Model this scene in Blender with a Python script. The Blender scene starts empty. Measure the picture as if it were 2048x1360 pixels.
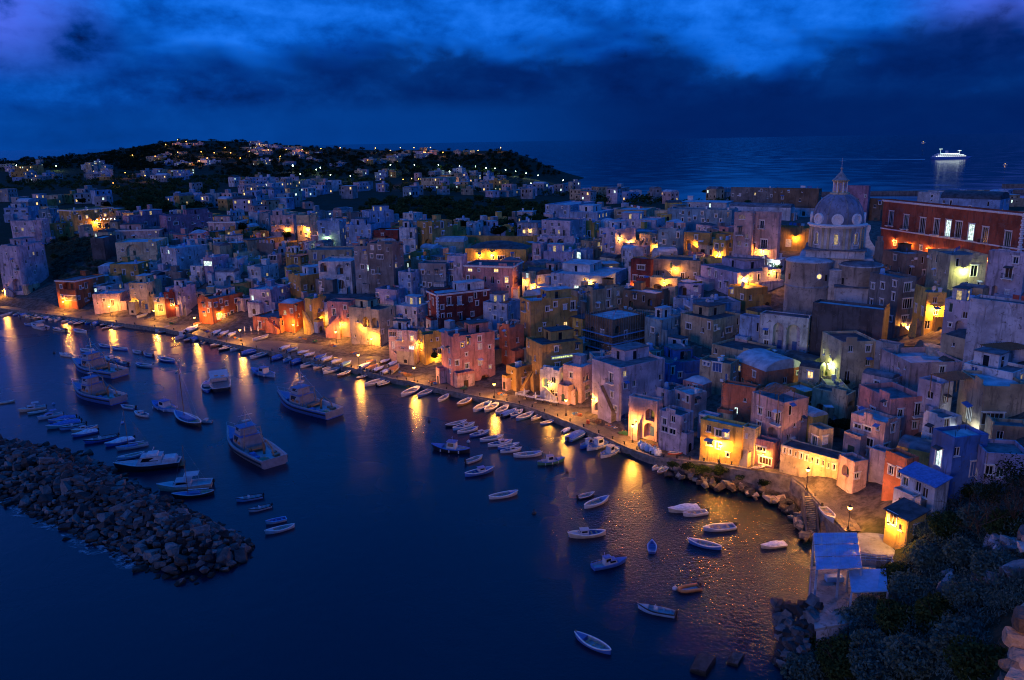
import bpy, math, random
import numpy as np
from mathutils import Vector, Matrix
random.seed(7)
SC = bpy.context.scene
COL = SC.collection
R = math.radians

# ------------------------------------------------------------------ camera
CAM = np.array((0., 0., 66.)); FPX = 1595.; PITCH, ROLL = R(14.0), R(1.0)
_F = np.array((0, math.cos(PITCH), -math.sin(PITCH)))
_R0 = np.array((1., 0, 0)); _U0 = np.array((0, math.sin(PITCH), math.cos(PITCH)))
_R = math.cos(ROLL)*_R0 - math.sin(ROLL)*_U0
_U = math.cos(ROLL)*_U0 + math.sin(ROLL)*_R0
cd = bpy.data.cameras.new('camera'); cam = bpy.data.objects.new('camera', cd); COL.objects.link(cam)
cd.sensor_width = 36.; cd.lens = 36.*FPX/2048.; cd.clip_start = .5; cd.clip_end = 150000.
cam.matrix_world = Matrix(((_R[0], _U[0], -_F[0], CAM[0]), (_R[1], _U[1], -_F[1], CAM[1]), (_R[2], _U[2], -_F[2], CAM[2]), (0, 0, 0, 1)))
SC.camera = cam

# ------------------------------------------------------------------ sky, sun, exposure
SC.view_settings.view_transform = 'Standard'; SC.view_settings.look = 'None'
SC.view_settings.exposure = 0.2; SC.view_settings.gamma = 1.0
SC.cycles.use_denoising = True; SC.cycles.filter_width = 1.1
try: SC.cycles.denoiser = 'OPENIMAGEDENOISE'
except Exception: pass
SC.cycles.max_bounces = 5; SC.cycles.diffuse_bounces = 3; SC.cycles.glossy_bounces = 3; SC.cycles.transparent_max_bounces = 8
SC.cycles.sample_clamp_indirect = 3.0; SC.cycles.caustics_reflective = False; SC.cycles.caustics_refractive = False
SUN_AZ, SUN_EL = R(222), R(7)      # direction the glow comes from: behind the camera, to its left

class NT:
    """small helper to write node trees"""
    def __init__(s, tree): s.t = tree; s.n = tree.nodes; s.l = tree.links; s.n.clear()
    def a(s, typ, inputs=None, **kw):
        n = s.n.new(typ)
        for k, v in kw.items(): setattr(n, k, v)
        for k, v in (inputs or {}).items():
            i = n.inputs[k]
            if isinstance(v, bpy.types.NodeSocket): s.l.new(v, i)
            else: i.default_value = v
        return n
    def m(s, op, x, y=0., z=0., clamp=False):
        n = s.a('ShaderNodeMath', operation=op, use_clamp=clamp)
        for i, v in enumerate((x, y, z)):
            if isinstance(v, bpy.types.NodeSocket): s.l.new(v, n.inputs[i])
            else: n.inputs[i].default_value = v
        return n.outputs[0]
    def mix(s, f, a, b, typ='MIX'):
        n = s.a('ShaderNodeMix', data_type='RGBA', blend_type=typ)
        for i, v in ((0, f), (6, a), (7, b)):
            if isinstance(v, bpy.types.NodeSocket): s.l.new(v, n.inputs[i])
            elif i: n.inputs[i].default_value = (*v[:3], 1)
            else: n.inputs[i].default_value = v
        return n.outputs[2]
    def sm(s, x, a, b, lo=0., hi=1.):
        n = s.a('ShaderNodeMapRange', {0: x, 1: a, 2: b, 3: lo, 4: hi}, interpolation_type='SMOOTHSTEP')
        return n.outputs[0]
    def noise(s, vec, scale, detail=4., rough=.55, dist=0.):
        return s.a('ShaderNodeTexNoise', {'Vector': vec, 'Scale': scale, 'Detail': detail, 'Roughness': rough, 'Distortion': dist})

wd = bpy.data.worlds.new('World'); SC.world = wd; wd.use_nodes = True
n = NT(wd.node_tree)
tc = n.a('ShaderNodeTexCoord'); sep = n.a('ShaderNodeSeparateXYZ', {0: tc.outputs['Generated']})
X, Y, Z = sep.outputs
az = n.m('ARCTAN2', X, Y)                       # 0 ahead, + to the right (radians)
el = n.m('ARCSINE', Z)
ela = n.m('ABSOLUTE', el)
sa = n.m('SINE', az); SKY_OFF = 55.5
def dvec(k_, e_): return n.a('ShaderNodeCombineXYZ', {0: n.m('MULTIPLY_ADD', sa, k_, SKY_OFF), 1: n.m('MULTIPLY', n.m('COSINE', az), k_), 2: n.m('MULTIPLY', el, e_)}).outputs[0]
big = n.noise(dvec(3.1, 8.), 1.9, 3., .5, .4)                     # cloud masses
puff = n.noise(dvec(3.1, 5.), 6.0, 10., .62, .10)                   # their billows
wisp = n.noise(dvec(3.1, 12.), 2.6, 5., .5, .3)
d1 = n.m('ADD', n.m('MULTIPLY', n.m('SUBTRACT', big.outputs[0], .5), .80), n.m('MULTIPLY', n.m('SUBTRACT', puff.outputs[0], .5), .70))
d1 = n.m('ADD', d1, n.m('MULTIPLY', n.m('SUBTRACT', wisp.outputs[0], .5), .25))
d1 = n.m('ADD', d1, n.sm(ela, .05, .17, .52, .64))                 # lighter higher up
# the long rain bank low over the sea: its upper edge sinks towards the left
wob = n.m('MULTIPLY', n.m('SUBTRACT', puff.outputs[0], .5), .13)
edge = n.m('ADD', n.m('ADD', n.m('MULTIPLY', sa, .012), .108), n.m('ADD', wob, n.m('MULTIPLY', n.m('SUBTRACT', big.outputs[0], .5), -.16)))
bank = n.m('MULTIPLY', n.sm(n.m('SUBTRACT', edge, ela), -.016, .040), n.sm(sa, -.62, -.05, .2, 1.))
c = n.a('ShaderNodeValToRGB', {0: d1})
e = c.color_ramp.elements
e[0].position = .30; e[0].color = (.0003, .0085, .070, 1)
e[1].position = .90; e[1].color = (.012, .155, .72, 1)
k = e.new(.44); k.color = (.0006, .034, .23, 1)
k = e.new(.55); k.color = (.0010, .058, .34, 1)
k = e.new(.68); k.color = (.003, .094, .50, 1)
west = n.m('MULTIPLY', n.m('MULTIPLY', n.sm(n.m('ABSOLUTE', sa), .40, .56), n.m('MULTIPLY', n.sm(ela, .06, .13), n.sm(ela, .34, .18))), n.sm(d1, .36, .60))
cc = n.mix(n.m('MULTIPLY', west, .75), c.outputs[0], (.085, .125, .72))
cc = n.mix(n.m('MULTIPLY', bank, .86), cc, (.0003, .0085, .072))
low = n.sm(ela, .056, .030)                         # thicker air near the horizon
lowc = n.mix(n.sm(sa, -.10, .22), (.0006, .034, .20), (.0003, .010, .080))
cc = n.mix(n.m('MULTIPLY', low, .75), cc, lowc)
nish = n.a('ShaderNodeTexSky', sky_type='NISHITA'); nish.sun_disc = False
nish.sun_elevation = R(-4.0); nish.sun_rotation = SUN_AZ; nish.altitude = 60
bg1 = n.a('ShaderNodeBackground', {'Color': cc, 'Strength': 1.25})
bg2 = n.a('ShaderNodeBackground', {'Color': nish.outputs[0], 'Strength': .012})
ad = n.a('ShaderNodeAddShader', {0: bg1.outputs[0], 1: bg2.outputs[0]})
n.a('ShaderNodeOutputWorld', {'Surface': ad.outputs[0]})

sl = bpy.data.lights.new('sun', 'SUN'); sun = bpy.data.objects.new('sun', sl); COL.objects.link(sun)
sl.energy = .31; sl.angle = R(14); sl.color = (1.0, .66, .66)
sd = Vector((math.sin(SUN_AZ)*math.cos(SUN_EL), math.cos(SUN_AZ)*math.cos(SUN_EL), math.sin(SUN_EL)))
sun.rotation_euler = sd.to_track_quat('Z', 'Y').to_euler(); sun.location = sd*300

# ------------------------------------------------------------------ pixels to places
def ray(px, py):
    v = _F + _R*((px-1024.)/FPX) + _U*((680.-py)/FPX); return v
def on_z(px, py, z):
    v = ray(px, py); return CAM + v*((z-CAM[2])/v[2])
def proj(P):
    d = np.asarray(P, float)-CAM; w = d@_F
    return 1024+FPX*(d@_R)/w, 680-FPX*(d@_U)/w
def depth(P): return (np.asarray(P, float)-CAM)@_F
def solve_x(P, D, px):          # t with proj(P+tD).x == px
    k = (px-1024.)/FPX; d = np.asarray(P)-CAM; a = _R-k*_F
    return -(d@a)/(np.asarray(D)@a)
def solve_y(P, D, py):
    k = (680.-py)/FPX; d = np.asarray(P)-CAM; a = _U-k*_F
    return -(d@a)/(np.asarray(D)@a)

# ------------------------------------------------------------------ lie of the land
EDGE = [(-120,606,1.3),(-40,614,1.3),(40,622,1.3),(110,631,1.3),(180,640,1.3),(250,648,1.3),(330,658,1.3),(400,674,1.3),(470,690,1.3),(525,700,1.3),(600,716,1.3),(650,725,1.3),
        (720,741,1.3),(782,758,1.3),(820,764,1.3),(875,778,1.3),(945,792,1.3),(1000,802,1.3),(1050,813,1.3),(1100,831,1.3),(1150,851,1.3),(1210,876,1.3),(1257,898,1.4),
        (1312,917,1.6),(1365,922,2.4),(1422,927,3.2),(1475,936,4.0),(1530,945,4.4),(1582,955,4.6),(1604,970,4.6),(1622,990,4.6),(1650,1020,4.6),(1690,1064,4.6)]
EDGE_W = np.array([on_z(*e) for e in EDGE])
CTRL = [(180,620,1.7),(300,630,1.8),(395,645,1.8),(480,662,1.8),(600,665,1.9),(700,677,2.0),(790,702,1.8),(850,729,1.8),(915,770,1.5),(1000,768,1.8),(1062,787,1.7),(1128,805,1.7),(1190,815,1.7),(1258,867,1.8),
 (1320,882,2.0),(1400,906,3.4),(1480,929,4.2),(1560,932,5.0),(1680,985,5.4),(1740,1000,6.0),(1775,1062,6.5),
 (110,560,9),(150,520,16),(200,520,17),(100,475,22),(190,470,24),(230,500,19),(300,560,10),(300,520,16),(330,480,21),(420,575,11),(430,540,16),(470,500,21),(470,470,24),(540,575,10),(560,530,15),(560,490,20),
 (640,580,12),(650,530,18),(620,485,22),(760,590,13),(760,500,22),(840,600,13),(850,510,23),(870,655,8),(930,600,14),(960,500,24),(1000,650,9),(1030,590,15),(1060,520,22),(1120,700,8),(1150,640,12),(1150,590,17),
 (1150,500,25),(1200,720,7),(1260,600,18),(1260,500,26),(1290,720,10),(1300,560,21),(1350,780,6),(1380,640,16),(1380,590,20),(1400,500,28),(1400,430,29),(1440,780,8),(1470,700,12),(1500,545,25),(1500,840,5.5),
 (1540,760,9),(1560,715,12),(1580,490,29),(1620,640,20),(1640,840,6.5),(1650,782,10),(1740,625,20),(1700,700,16),(1790,672,18),(1890,682,22),(1880,740,18),(1750,900,8),(1800,850,11),(1850,940,10),(1900,850,15),
 (1970,850,17),(1940,640,26),(2040,625,29),(1975,605,27),(2040,700,25),(2040,1000,20),(1900,1000,12),(2030,540,31),(1775,485,32),(1640,425,30),(1850,1060,12),
 (0,440,26),(100,430,26),(300,410,27),(500,420,25),(700,420,24),(900,430,24),(900,385,23),(1200,410,25),(600,370,23),(300,360,28),(100,380,27),(1150,380,18),(1400,405,20),(1700,405,20),(2040,440,26),(2040,400,12)]
def far_pt(px, py, d, lift=0.):  # a place on the skyline at camera depth d
    return CAM + ray(px, py)*d - np.array((0, 0, lift))
pts = [on_z(*c) for c in CTRL] + list(EDGE_W)
for i in range(len(EDGE_W)):     # the bed of the bay in front of the quay, rocks in front of its raised end
    t = EDGE_W[min(i+1, len(EDGE_W)-1)]-EDGE_W[max(i-1, 0)]; t[2] = 0; t /= np.linalg.norm(t); o = np.array((t[1], -t[0], 0))
    if o@np.array((-.6, -.8, 0)) < 0: o = -o
    w = 3. if i < 23 else 1.6
    for q, zz in ((w, -2.5), (w+14, -6)):
        p = EDGE_W[i]+o*q; p[2] = zz; pts.append(p)
for x, y, z in ((-60,140,-8),(-20,100,-8),(-120,220,-8),(-160,120,-8),(-200,250,-8),(-250,330,-4),(-60,60,-8),(0,70,-7),(20,105,-5),(36,100,-2),(30,78,-2),(26,60,0),(18,70,-4),
                (48,120,-3),(45,112,-3),(52,106,2),(47,92,5),(60,92,14),(46,74,12),(62,76,26),(40,56,20),(55,56,33),(34,40,26),(48,40,40),(30,26,38),(40,24,50),(80,70,40),(78,96,26),(70,104,14),(90,110,27),(60,30,50),(100,60,50),(22,34,14),(14,40,2),(0,40,-6)):
    pts.append(np.array((x, y, z), float))
for px, py, d in ((-200,322,1500),(0,322,1500),(120,318,1500),(250,298,1500),(350,279,1500),(480,282,1500),(600,292,1500),(700,298,1450),(830,301,1450),(940,301,1400),(1010,300,1400),(1060,315,1400),(1090,330,1400),(1110,345,1390)):
    pts.append(far_pt(px, py, d))
for px, py, d, z in ((200,340,1150,30),(350,330,1150,38),(500,335,1100,30),(700,340,1100,25),(900,345,1100,22),(1050,350,1150,14),(350,305,1350,58),(600,315,1300,40),(850,322,1250,34),(1000,320,1300,32),
                     (1120,352,1250,0.5),(1170,352,1300,-6),(1170,345,1600,-20),(1230,370,1050,-6),(1400,380,950,-6),(1700,380,900,-6),(2000,380,850,-8),(2300,380,800,-8),(2300,400,600,12),(1250,385,800,4),(1500,390,740,4),(1800,390,700,4),
                     (-250,380,700,26),(-250,480,400,24),(-300,580,330,4),(0,300,1900,25),(400,300,1900,30),(900,300,1750,10),(1100,300,1700,-20),(1300,330,1600,-30),(2000,330,1500,-30),(400,290,2500,-30),(0,290,2500,-30),(1000,290,2400,-40),(-400,330,1500,40)):
    v = ray(px, py); p = CAM+v*d; p[2] = z; pts.append(p)
PTS = np.array(pts)
_xy = PTS[:, :2]
_D = np.linalg.norm(_xy[:, None]-_xy[None], axis=2)
_n = len(PTS); _A = np.zeros((_n+1, _n+1)); _A[:_n, :_n] = _D - np.eye(_n)*.6; _A[_n, :_n] = 1; _A[:_n, _n] = 1
_w = np.linalg.solve(_A, np.append(PTS[:, 2], 0))
def T(xy):
    xy = np.atleast_2d(xy); return np.linalg.norm(xy[:, None, :]-_xy[None], axis=2)@_w[:_n]+_w[_n]
_ts = np.concatenate([np.linspace(60, 420, 240), np.geomspace(423, 2600, 160)])
azs = np.radians(np.linspace(-43, 43, 250)); ds = np.concatenate([np.linspace(28, 430, 190), np.geomspace(434, 2500, 90)])
gx = ds[:, None]*np.sin(azs)[None]; gy = ds[:, None]*np.cos(azs)[None]
gz = np.concatenate([T(np.stack([gx[i], gy[i]], 1)) for i in range(len(ds))]).reshape(gx.shape)
_GZ = gz.copy()
def Tf(xy):                      # the same, read off the grid
    xy = np.atleast_2d(xy); d = np.hypot(xy[:, 0], xy[:, 1]); a = np.arctan2(xy[:, 0], xy[:, 1])
    i = np.clip(np.interp(d, ds, np.arange(len(ds))), 0, len(ds)-1.001); j = np.clip((a-azs[0])/(azs[1]-azs[0]), 0, len(azs)-1.001)
    i0, j0 = i.astype(int), j.astype(int); fi, fj = i-i0, j-j0
    return _GZ[i0, j0]*(1-fi)*(1-fj)+_GZ[i0+1, j0]*fi*(1-fj)+_GZ[i0, j0+1]*(1-fi)*fj+_GZ[i0+1, j0+1]*fi*fj
def ground(px, py):
    v = ray(px, py); P = CAM+_ts[:, None]*v; g = P[:, 2]-Tf(P[:, :2])
    i = np.argmax(g < 0)
    if g[i] >= 0: i = len(_ts)-1
    a, b = (_ts[i-1], _ts[i]) if i else (_ts[0], _ts[0])
    for _ in range(12):
        m = (a+b)/2; p = CAM+m*v
        if p[2]-Tf(p[:2])[0] < 0: b = m
        else: a = m
    return CAM+b*v

# ------------------------------------------------------------------ materials
MATS = {}
def lin(h):
    h = h.lstrip('#'); v = [int(h[i:i+2], 16)/255 for i in (0, 2, 4)]
    return tuple(x/12.92 if x <= .04045 else ((x+.055)/1.055)**2.4 for x in v)
def newmat(name):
    m = bpy.data.materials.new(name); m.use_nodes = True; MATS[name] = m; return m, NT(m.node_tree)
def simple(name, col, rough=.6, metal=0., var=.25, scale=2., bump=0., spec=.3):
    m, n = newmat(name)
    g = n.a('ShaderNodeNewGeometry'); no = n.noise(g.outputs['Position'], scale, 5., .6)
    f = n.sm(no.outputs[0], .3, .7)
    cc = n.mix(f, [x*(1-var) for x in col], [min(1, x*(1+var)) for x in col])
    b = n.a('ShaderNodeBsdfPrincipled', {'Base Color': cc, 'Roughness': rough, 'Metallic': metal, 'Specular IOR Level': spec})
    if bump:
        bm = n.a('ShaderNodeBump', {'Height': no.outputs[0], 'Strength': bump, 'Distance': .1}); n.l.new(bm.outputs[0], b.inputs['Normal'])
    n.a('ShaderNodeOutputMaterial', {'Surface': b.outputs[0]}); return m
def plaster(name, col, wear=.35):
    col = tuple(x*.82 for x in col)
    m, n = newmat(name)
    g = n.a('ShaderNodeNewGeometry'); P = g.outputs['Position']
    st = n.a('ShaderNodeVectorMath', {0: P, 1: (1.3, 1.3, .16)}, operation='MULTIPLY')
    n1 = n.noise(P, .22, 6., .62); n2 = n.noise(st.outputs[0], 1., 5., .6); n3 = n.noise(P, 1.1, 8., .7, .6); n4 = n.noise(P, 9., 4., .6)
    c1 = n.mix(n.sm(n1.outputs[0], .34, .66), [x*.62 for x in col], [min(1, x*1.2) for x in col])
    n5 = n.noise(P, .38, 7., .68, .8)
    c1 = n.mix(n.m('MULTIPLY', n.sm(n5.outputs[0], .55, .62), min(1., wear*.8)), c1, [x*.5+.07 for x in col])   # old coats of paint showing
    c2 = n.mix(n.m('MULTIPLY', n.sm(n2.outputs[0], .50, .70), min(1., wear*1.5)), c1, [x*.36+.012 for x in col])          # rain streaks
    c3 = n.mix(n.m('MULTIPLY', n.sm(n3.outputs[0], .57, .64), wear), c2, (.15, .13, .11))                       # plaster gone
    c4 = n.mix(n.m('MULTIPLY', n.sm(n4.outputs[0], .3, .75), .16), c3, [x*.6 for x in col])
    h = n.m('ADD', n.m('MULTIPLY', n4.outputs[0], .4), n.m('MULTIPLY', n3.outputs[0], .9))
    bm = n.a('ShaderNodeBump', {'Height': h, 'Strength': .45, 'Distance': .12})
    b = n.a('ShaderNodeBsdfPrincipled', {'Base Color': c4, 'Roughness': .9, 'Specular IOR Level': .15, 'Normal': bm.outputs[0]})
    n.a('ShaderNodeOutputMaterial', {'Surface': b.outputs[0]}); return m
def emit(name, col, s, through=False, pattern=False, back=(.1, .1, .1)):
    m, n = newmat(name); st = s
    if pattern:
        g = n.a('ShaderNodeNewGeometry'); no = n.noise(g.outputs['Position'], 1.6, 2.)
        st = n.m('MULTIPLY', n.sm(no.outputs[0], .3, .7, .35, 1.3), s)
    em = n.a('ShaderNodeEmission', {'Color': (*col, 1), 'Strength': st})
    if through:
        tr = n.a('ShaderNodeBsdfTransparent'); o = n.a('ShaderNodeAddShader', {0: em.outputs[0], 1: tr.outputs[0]})
    else:
        di = n.a('ShaderNodeBsdfDiffuse', {'Color': (*back, 1)}); o = n.a('ShaderNodeAddShader', {0: em.outputs[0], 1: di.outputs[0]})
    n.a('ShaderNodeOutputMaterial', {'Surface': o.outputs[0]}); m.cycles.emission_sampling = 'NONE'; return m
PAL = dict(brick=(.42,.11,.06), church=(.68,.64,.60), slate=(.27,.30,.38), white=(.74,.72,.70), cream=(.74,.58,.34), yellow=(.76,.50,.13), ochre=(.60,.36,.11), sand=(.56,.43,.26), pink=(.74,.33,.29), rose=(.76,.50,.44), salmon=(.70,.23,.12), terra=(.62,.18,.07), red=(.30,.06,.045),
           lav=(.64,.54,.60), lilac=(.50,.44,.58), blue=(.10,.22,.52), sky=(.38,.50,.66), teal=(.26,.40,.44), grey=(.42,.40,.38), stone=(.26,.23,.20), brown=(.24,.16,.10), darkstone=(.13,.12,.115), mauve=(.46,.26,.34))
for k_, v_ in PAL.items(): plaster(k_, v_, .85 if k_ in ('grey', 'stone', 'brown', 'darkstone') else .72)
plaster('peeling', (.62, .60, .62), .95)
simple('roof_lime', (.40, .42, .44), .85, var=.32, scale=.5, bump=.3)
simple('roof_dark', (.14, .14, .15), .8, var=.45, scale=.6, bump=.3)
simple('roof_tar', (.055, .06, .065), .7, var=.5, scale=.7, bump=.2)
simple('trim', (.74, .71, .66), .8, var=.15)
simple('trim_dark', (.30, .22, .16), .8)
simple('glass_dark', (.012, .014, .018), .12, var=.3, spec=.6)
simple('shutter_green', (.035, .07, .05), .6); simple('shutter_brown', (.06, .032, .018), .6); simple('shutter_blue', (.04, .10, .26), .6); simple('shutter_white', (.6, .6, .58), .6)
simple('void', (.03, .026, .022), .95)
simple('iron', (.03, .03, .032), .5, metal=.6)
simple('wood', (.20, .11, .05), .65); simple('wood_pale', (.42, .30, .18), .7)
simple('canvas_blue', (.07, .17, .42), .85, bump=.4); simple('canvas_white', (.62, .64, .66), .85, bump=.4); simple('canvas_orange', (.5, .2, .07), .8, bump=.4)
simple('quay_stone', (.17, .145, .12), .75, var=.4, scale=.9, bump=.5)
simple('rubber_black', (.015, .015, .016), .6); simple('chrome', (.5, .5, .5), .3, metal=.9)
for k_, v_ in dict(hull_white=(.50,.51,.52), hull_worn=(.24,.255,.28), hull_cream=(.48,.41,.30), hull_blue=(.05,.15,.45), hull_sky=(.20,.38,.60), hull_teal=(.10,.34,.36), hull_red=(.40,.07,.04), hull_black=(.018,.018,.022), hull_green=(.05,.18,.10), hull_orange=(.60,.20,.05), hull_wood=(.22,.12,.06), deck_blue=(.05,.13,.34), deck_grey=(.32,.32,.34), deck_white=(.36,.37,.39)).items():
    simple(k_, v_, .38, var=.16, scale=1.2, spec=.45)
emit('lit_warm', (1., .62, .22), 1.7, pattern=True); emit('lit_cool', (.75, 1., .92), 1.25, pattern=True); emit('lit_green', (.85, 1., .35), 1.0, pattern=True); emit('lit_dim', (1., .72, .30), .45, pattern=True)
emit('lamp_glass', (1., .46, .07), 7., True); emit('lamp_cool', (.8, 1., .6), 12., True); emit('far_warm', (1., .42, .07), 9.); emit('far_cool', (.75, 1., .72), 26.); emit('ship_light', (.85, 1., .95), 2.2); emit('bulb_white', (1., .95, .8), 16., True)

def rocky(name, col, s=1.):
    m, n = newmat(name); g = n.a('ShaderNodeNewGeometry'); P = g.outputs['Position']; oi = n.a('ShaderNodeObjectInfo')
    n1 = n.noise(P, .9*s, 7., .65, .3); n2 = n.noise(P, 6*s, 5., .65)
    isl = g.outputs['Random Per Island']
    c1 = n.mix(n.sm(n1.outputs[0], .3, .7), [x*.55 for x in col], [min(1, x*1.25) for x in col])
    k = n.m('ADD', .35, n.m('MULTIPLY', n.m('POWER', n.m('FRACT', n.m('ADD', isl, oi.outputs['Random'])), 2.), 1.5))
    c2 = n.a('ShaderNodeVectorMath', {0: c1}, operation='SCALE'); n.l.new(k, c2.inputs['Scale'])
    pz = n.a('ShaderNodeSeparateXYZ', {0: P}).outputs[2]; weed = n.sm(n.m('ADD', pz, n.m('MULTIPLY', n1.outputs[0], .8)), .55, 1.15)
    c2x = n.mix(weed, (.012, .014, .010), c2.outputs[0])                          # weed and wet stone at the waterline
    bm = n.a('ShaderNodeBump', {'Height': n.m('ADD', n1.outputs[0], n.m('MULTIPLY', n2.outputs[0], .35)), 'Strength': .8, 'Distance': .3})
    b = n.a('ShaderNodeBsdfPrincipled', {'Base Color': c2x, 'Roughness': .82, 'Specular IOR Level': .25, 'Normal': bm.outputs[0]})
    n.a('ShaderNodeOutputMaterial', {'Surface': b.outputs[0]}); return m
rocky('rock', (.105, .10, .097)); rocky('rock_pale', (.30, .30, .30)); rocky('rock_warm', (.30, .23, .16)); rocky('cliff', (.24, .22, .21), .35)

def leafy(name, a, b_):
    m, n = newmat(name); g = n.a('ShaderNodeNewGeometry'); oi = n.a('ShaderNodeObjectInfo')
    r = n.m('FRACT', n.m('ADD', g.outputs['Random Per Island'], oi.outputs['Random']))
    cc = n.mix(r, a, b_)
    d = n.a('ShaderNodeBsdfDiffuse', {'Color': cc}); t = n.a('ShaderNodeBsdfTranslucent', {'Color': cc})
    o = n.a('ShaderNodeMixShader', {0: .25, 1: d.outputs[0], 2: t.outputs[0]})
    n.a('ShaderNodeOutputMaterial', {'Surface': o.outputs[0]}); return m
leafy('leaf', (.018, .040, .014), (.060, .095, .032)); leafy('leaf_dark', (.010, .020, .010), (.026, .044, .018)); leafy('leaf_sage', (.04, .075, .05), (.10, .15, .09)); leafy('leaf_scrub', (.035, .085, .07), (.12, .19, .15))
simple('bark', (.07, .05, .035), .9, var=.4, scale=3, bump=.6)

m, n = newmat('land')
g = n.a('ShaderNodeNewGeometry'); P = g.outputs['Position']
n1 = n.noise(P, .05, 6., .6); n2 = n.noise(P, .6, 6., .65)
c1 = n.mix(n.sm(n1.outputs[0], .4, .6), (.022, .034, .015), (.05, .05, .03)); c2 = n.mix(n.sm(n2.outputs[0], .35, .7), (.02, .028, .014), c1)
sx_ = n.a('ShaderNodeSeparateXYZ', {0: P}); dd_ = n.a('ShaderNodeVectorMath', {0: P}, operation='LENGTH').outputs['Value']
town = n.m('MULTIPLY', n.sm(dd_, 440, 400), n.m('MULTIPLY', n.sm(sx_.outputs[1], 112, 122), n.sm(sx_.outputs[2], .3, 1.2)))     # lanes and yards of the village
c2 = n.mix(town, c2, n.mix(n.sm(n2.outputs[0], .35, .65), (.06, .05, .042), (.16, .13, .105)))
bm = n.a('ShaderNodeBump', {'Height': n2.outputs[0], 'Strength': .8, 'Distance': .5})
b = n.a('ShaderNodeBsdfPrincipled', {'Base Color': c2, 'Roughness': .95, 'Specular IOR Level': .1, 'Normal': bm.outputs[0]})
n.a('ShaderNodeOutputMaterial', {'Surface': b.outputs[0]})

m, n = newmat('paving')
g = n.a('ShaderNodeNewGeometry'); P = g.outputs['Position']
v1 = n.a('ShaderNodeTexVoronoi', {'Vector': P, 'Scale': 1.1}, feature='DISTANCE_TO_EDGE'); n2 = n.noise(P, .4, 6., .65); n3 = n.noise(P, 5., 5., .6)
c1 = n.mix(n.sm(n2.outputs[0], .33, .68), (.075, .06, .048), (.19, .155, .12)); c1 = n.mix(n.m('MULTIPLY', n.sm(v1.outputs[0], .07, .0), .6), c1, (.06, .05, .04))
bm = n.a('ShaderNodeBump', {'Height': n.m('ADD', n.sm(v1.outputs[0], 0, .12), n.m('MULTIPLY', n3.outputs[0], .6)), 'Strength': .5, 'Distance': .08})
b = n.a('ShaderNodeBsdfPrincipled', {'Base Color': c1, 'Roughness': n.sm(n2.outputs[0], .3, .7, .45, .85), 'Specular IOR Level': .35, 'Normal': bm.outputs[0]})
n.a('ShaderNodeOutputMaterial', {'Surface': b.outputs[0]})

m, n = newmat('sea_water')
g = n.a('ShaderNodeNewGeometry'); P = g.outputs['Position']
dist = n.a('ShaderNodeVectorMath', {0: P}, operation='LENGTH').outputs['Value']
w1 = n.noise(P, 1.7, 5., .65, .4); w2 = n.noise(P, .30, 3., .5, .2); w3 = n.noise(P, .018, 4., .55)
# ruffled water in the sheltered corner below the quay, calm elsewhere
cor = n.a('ShaderNodeVectorMath', {0: P, 1: (38, 118, 0)}, operation='DISTANCE').outputs['Value']
ruf = n.sm(cor, 46, 12)
h = n.m('ADD', n.m('MULTIPLY', w1.outputs[0], n.m('ADD', .05, n.m('MULTIPLY', ruf, .24))), n.m('MULTIPLY', w2.outputs[0], .10))
fade = n.sm(dist, 900, 200, .12, 1.)
bm = n.a('ShaderNodeBump', {'Height': h, 'Strength': fade, 'Distance': .55})
ro = n.m('ADD', n.sm(w3.outputs[0], .35, .68, .24, .31), n.m('MULTIPLY', n.sm(dist, 300, 1500), -.12))
gl_ = n.a('ShaderNodeBsdfGlossy', {'Color': (1, 1, 1, 1), 'Roughness': ro, 'Normal': bm.outputs[0]}, distribution='BECKMANN')
df_ = n.a('ShaderNodeBsdfDiffuse', {'Color': (.0006, .010, .026, 1), 'Normal': bm.outputs[0]}); fr_ = n.a('ShaderNodeFresnel', {'IOR': 1.34, 'Normal': bm.outputs[0]})
mx = n.a('ShaderNodeMixShader', {0: n.m('MULTIPLY', fr_.outputs[0], n.sm(dist, 350, 1500, 1., .85)), 1: df_.outputs[0], 2: gl_.outputs[0]}); n.a('ShaderNodeOutputMaterial', {'Surface': mx.outputs[0]})
m, n = newmat('foam'); g = n.a('ShaderNodeNewGeometry'); no = n.noise(g.outputs['Position'], .9, 6., .65, .6)
d = n.a('ShaderNodeBsdfDiffuse', {'Color': (.42, .46, .5, 1)}); t_ = n.a('ShaderNodeBsdfTransparent'); mx = n.a('ShaderNodeMixShader', {0: n.sm(no.outputs[0], .45, .72, 0., .75), 1: t_.outputs[0], 2: d.outputs[0]}); n.a('ShaderNodeOutputMaterial', {'Surface': mx.outputs[0]})
simple('wake_foam', (.5, .55, .6), .8, var=.3)

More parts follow.
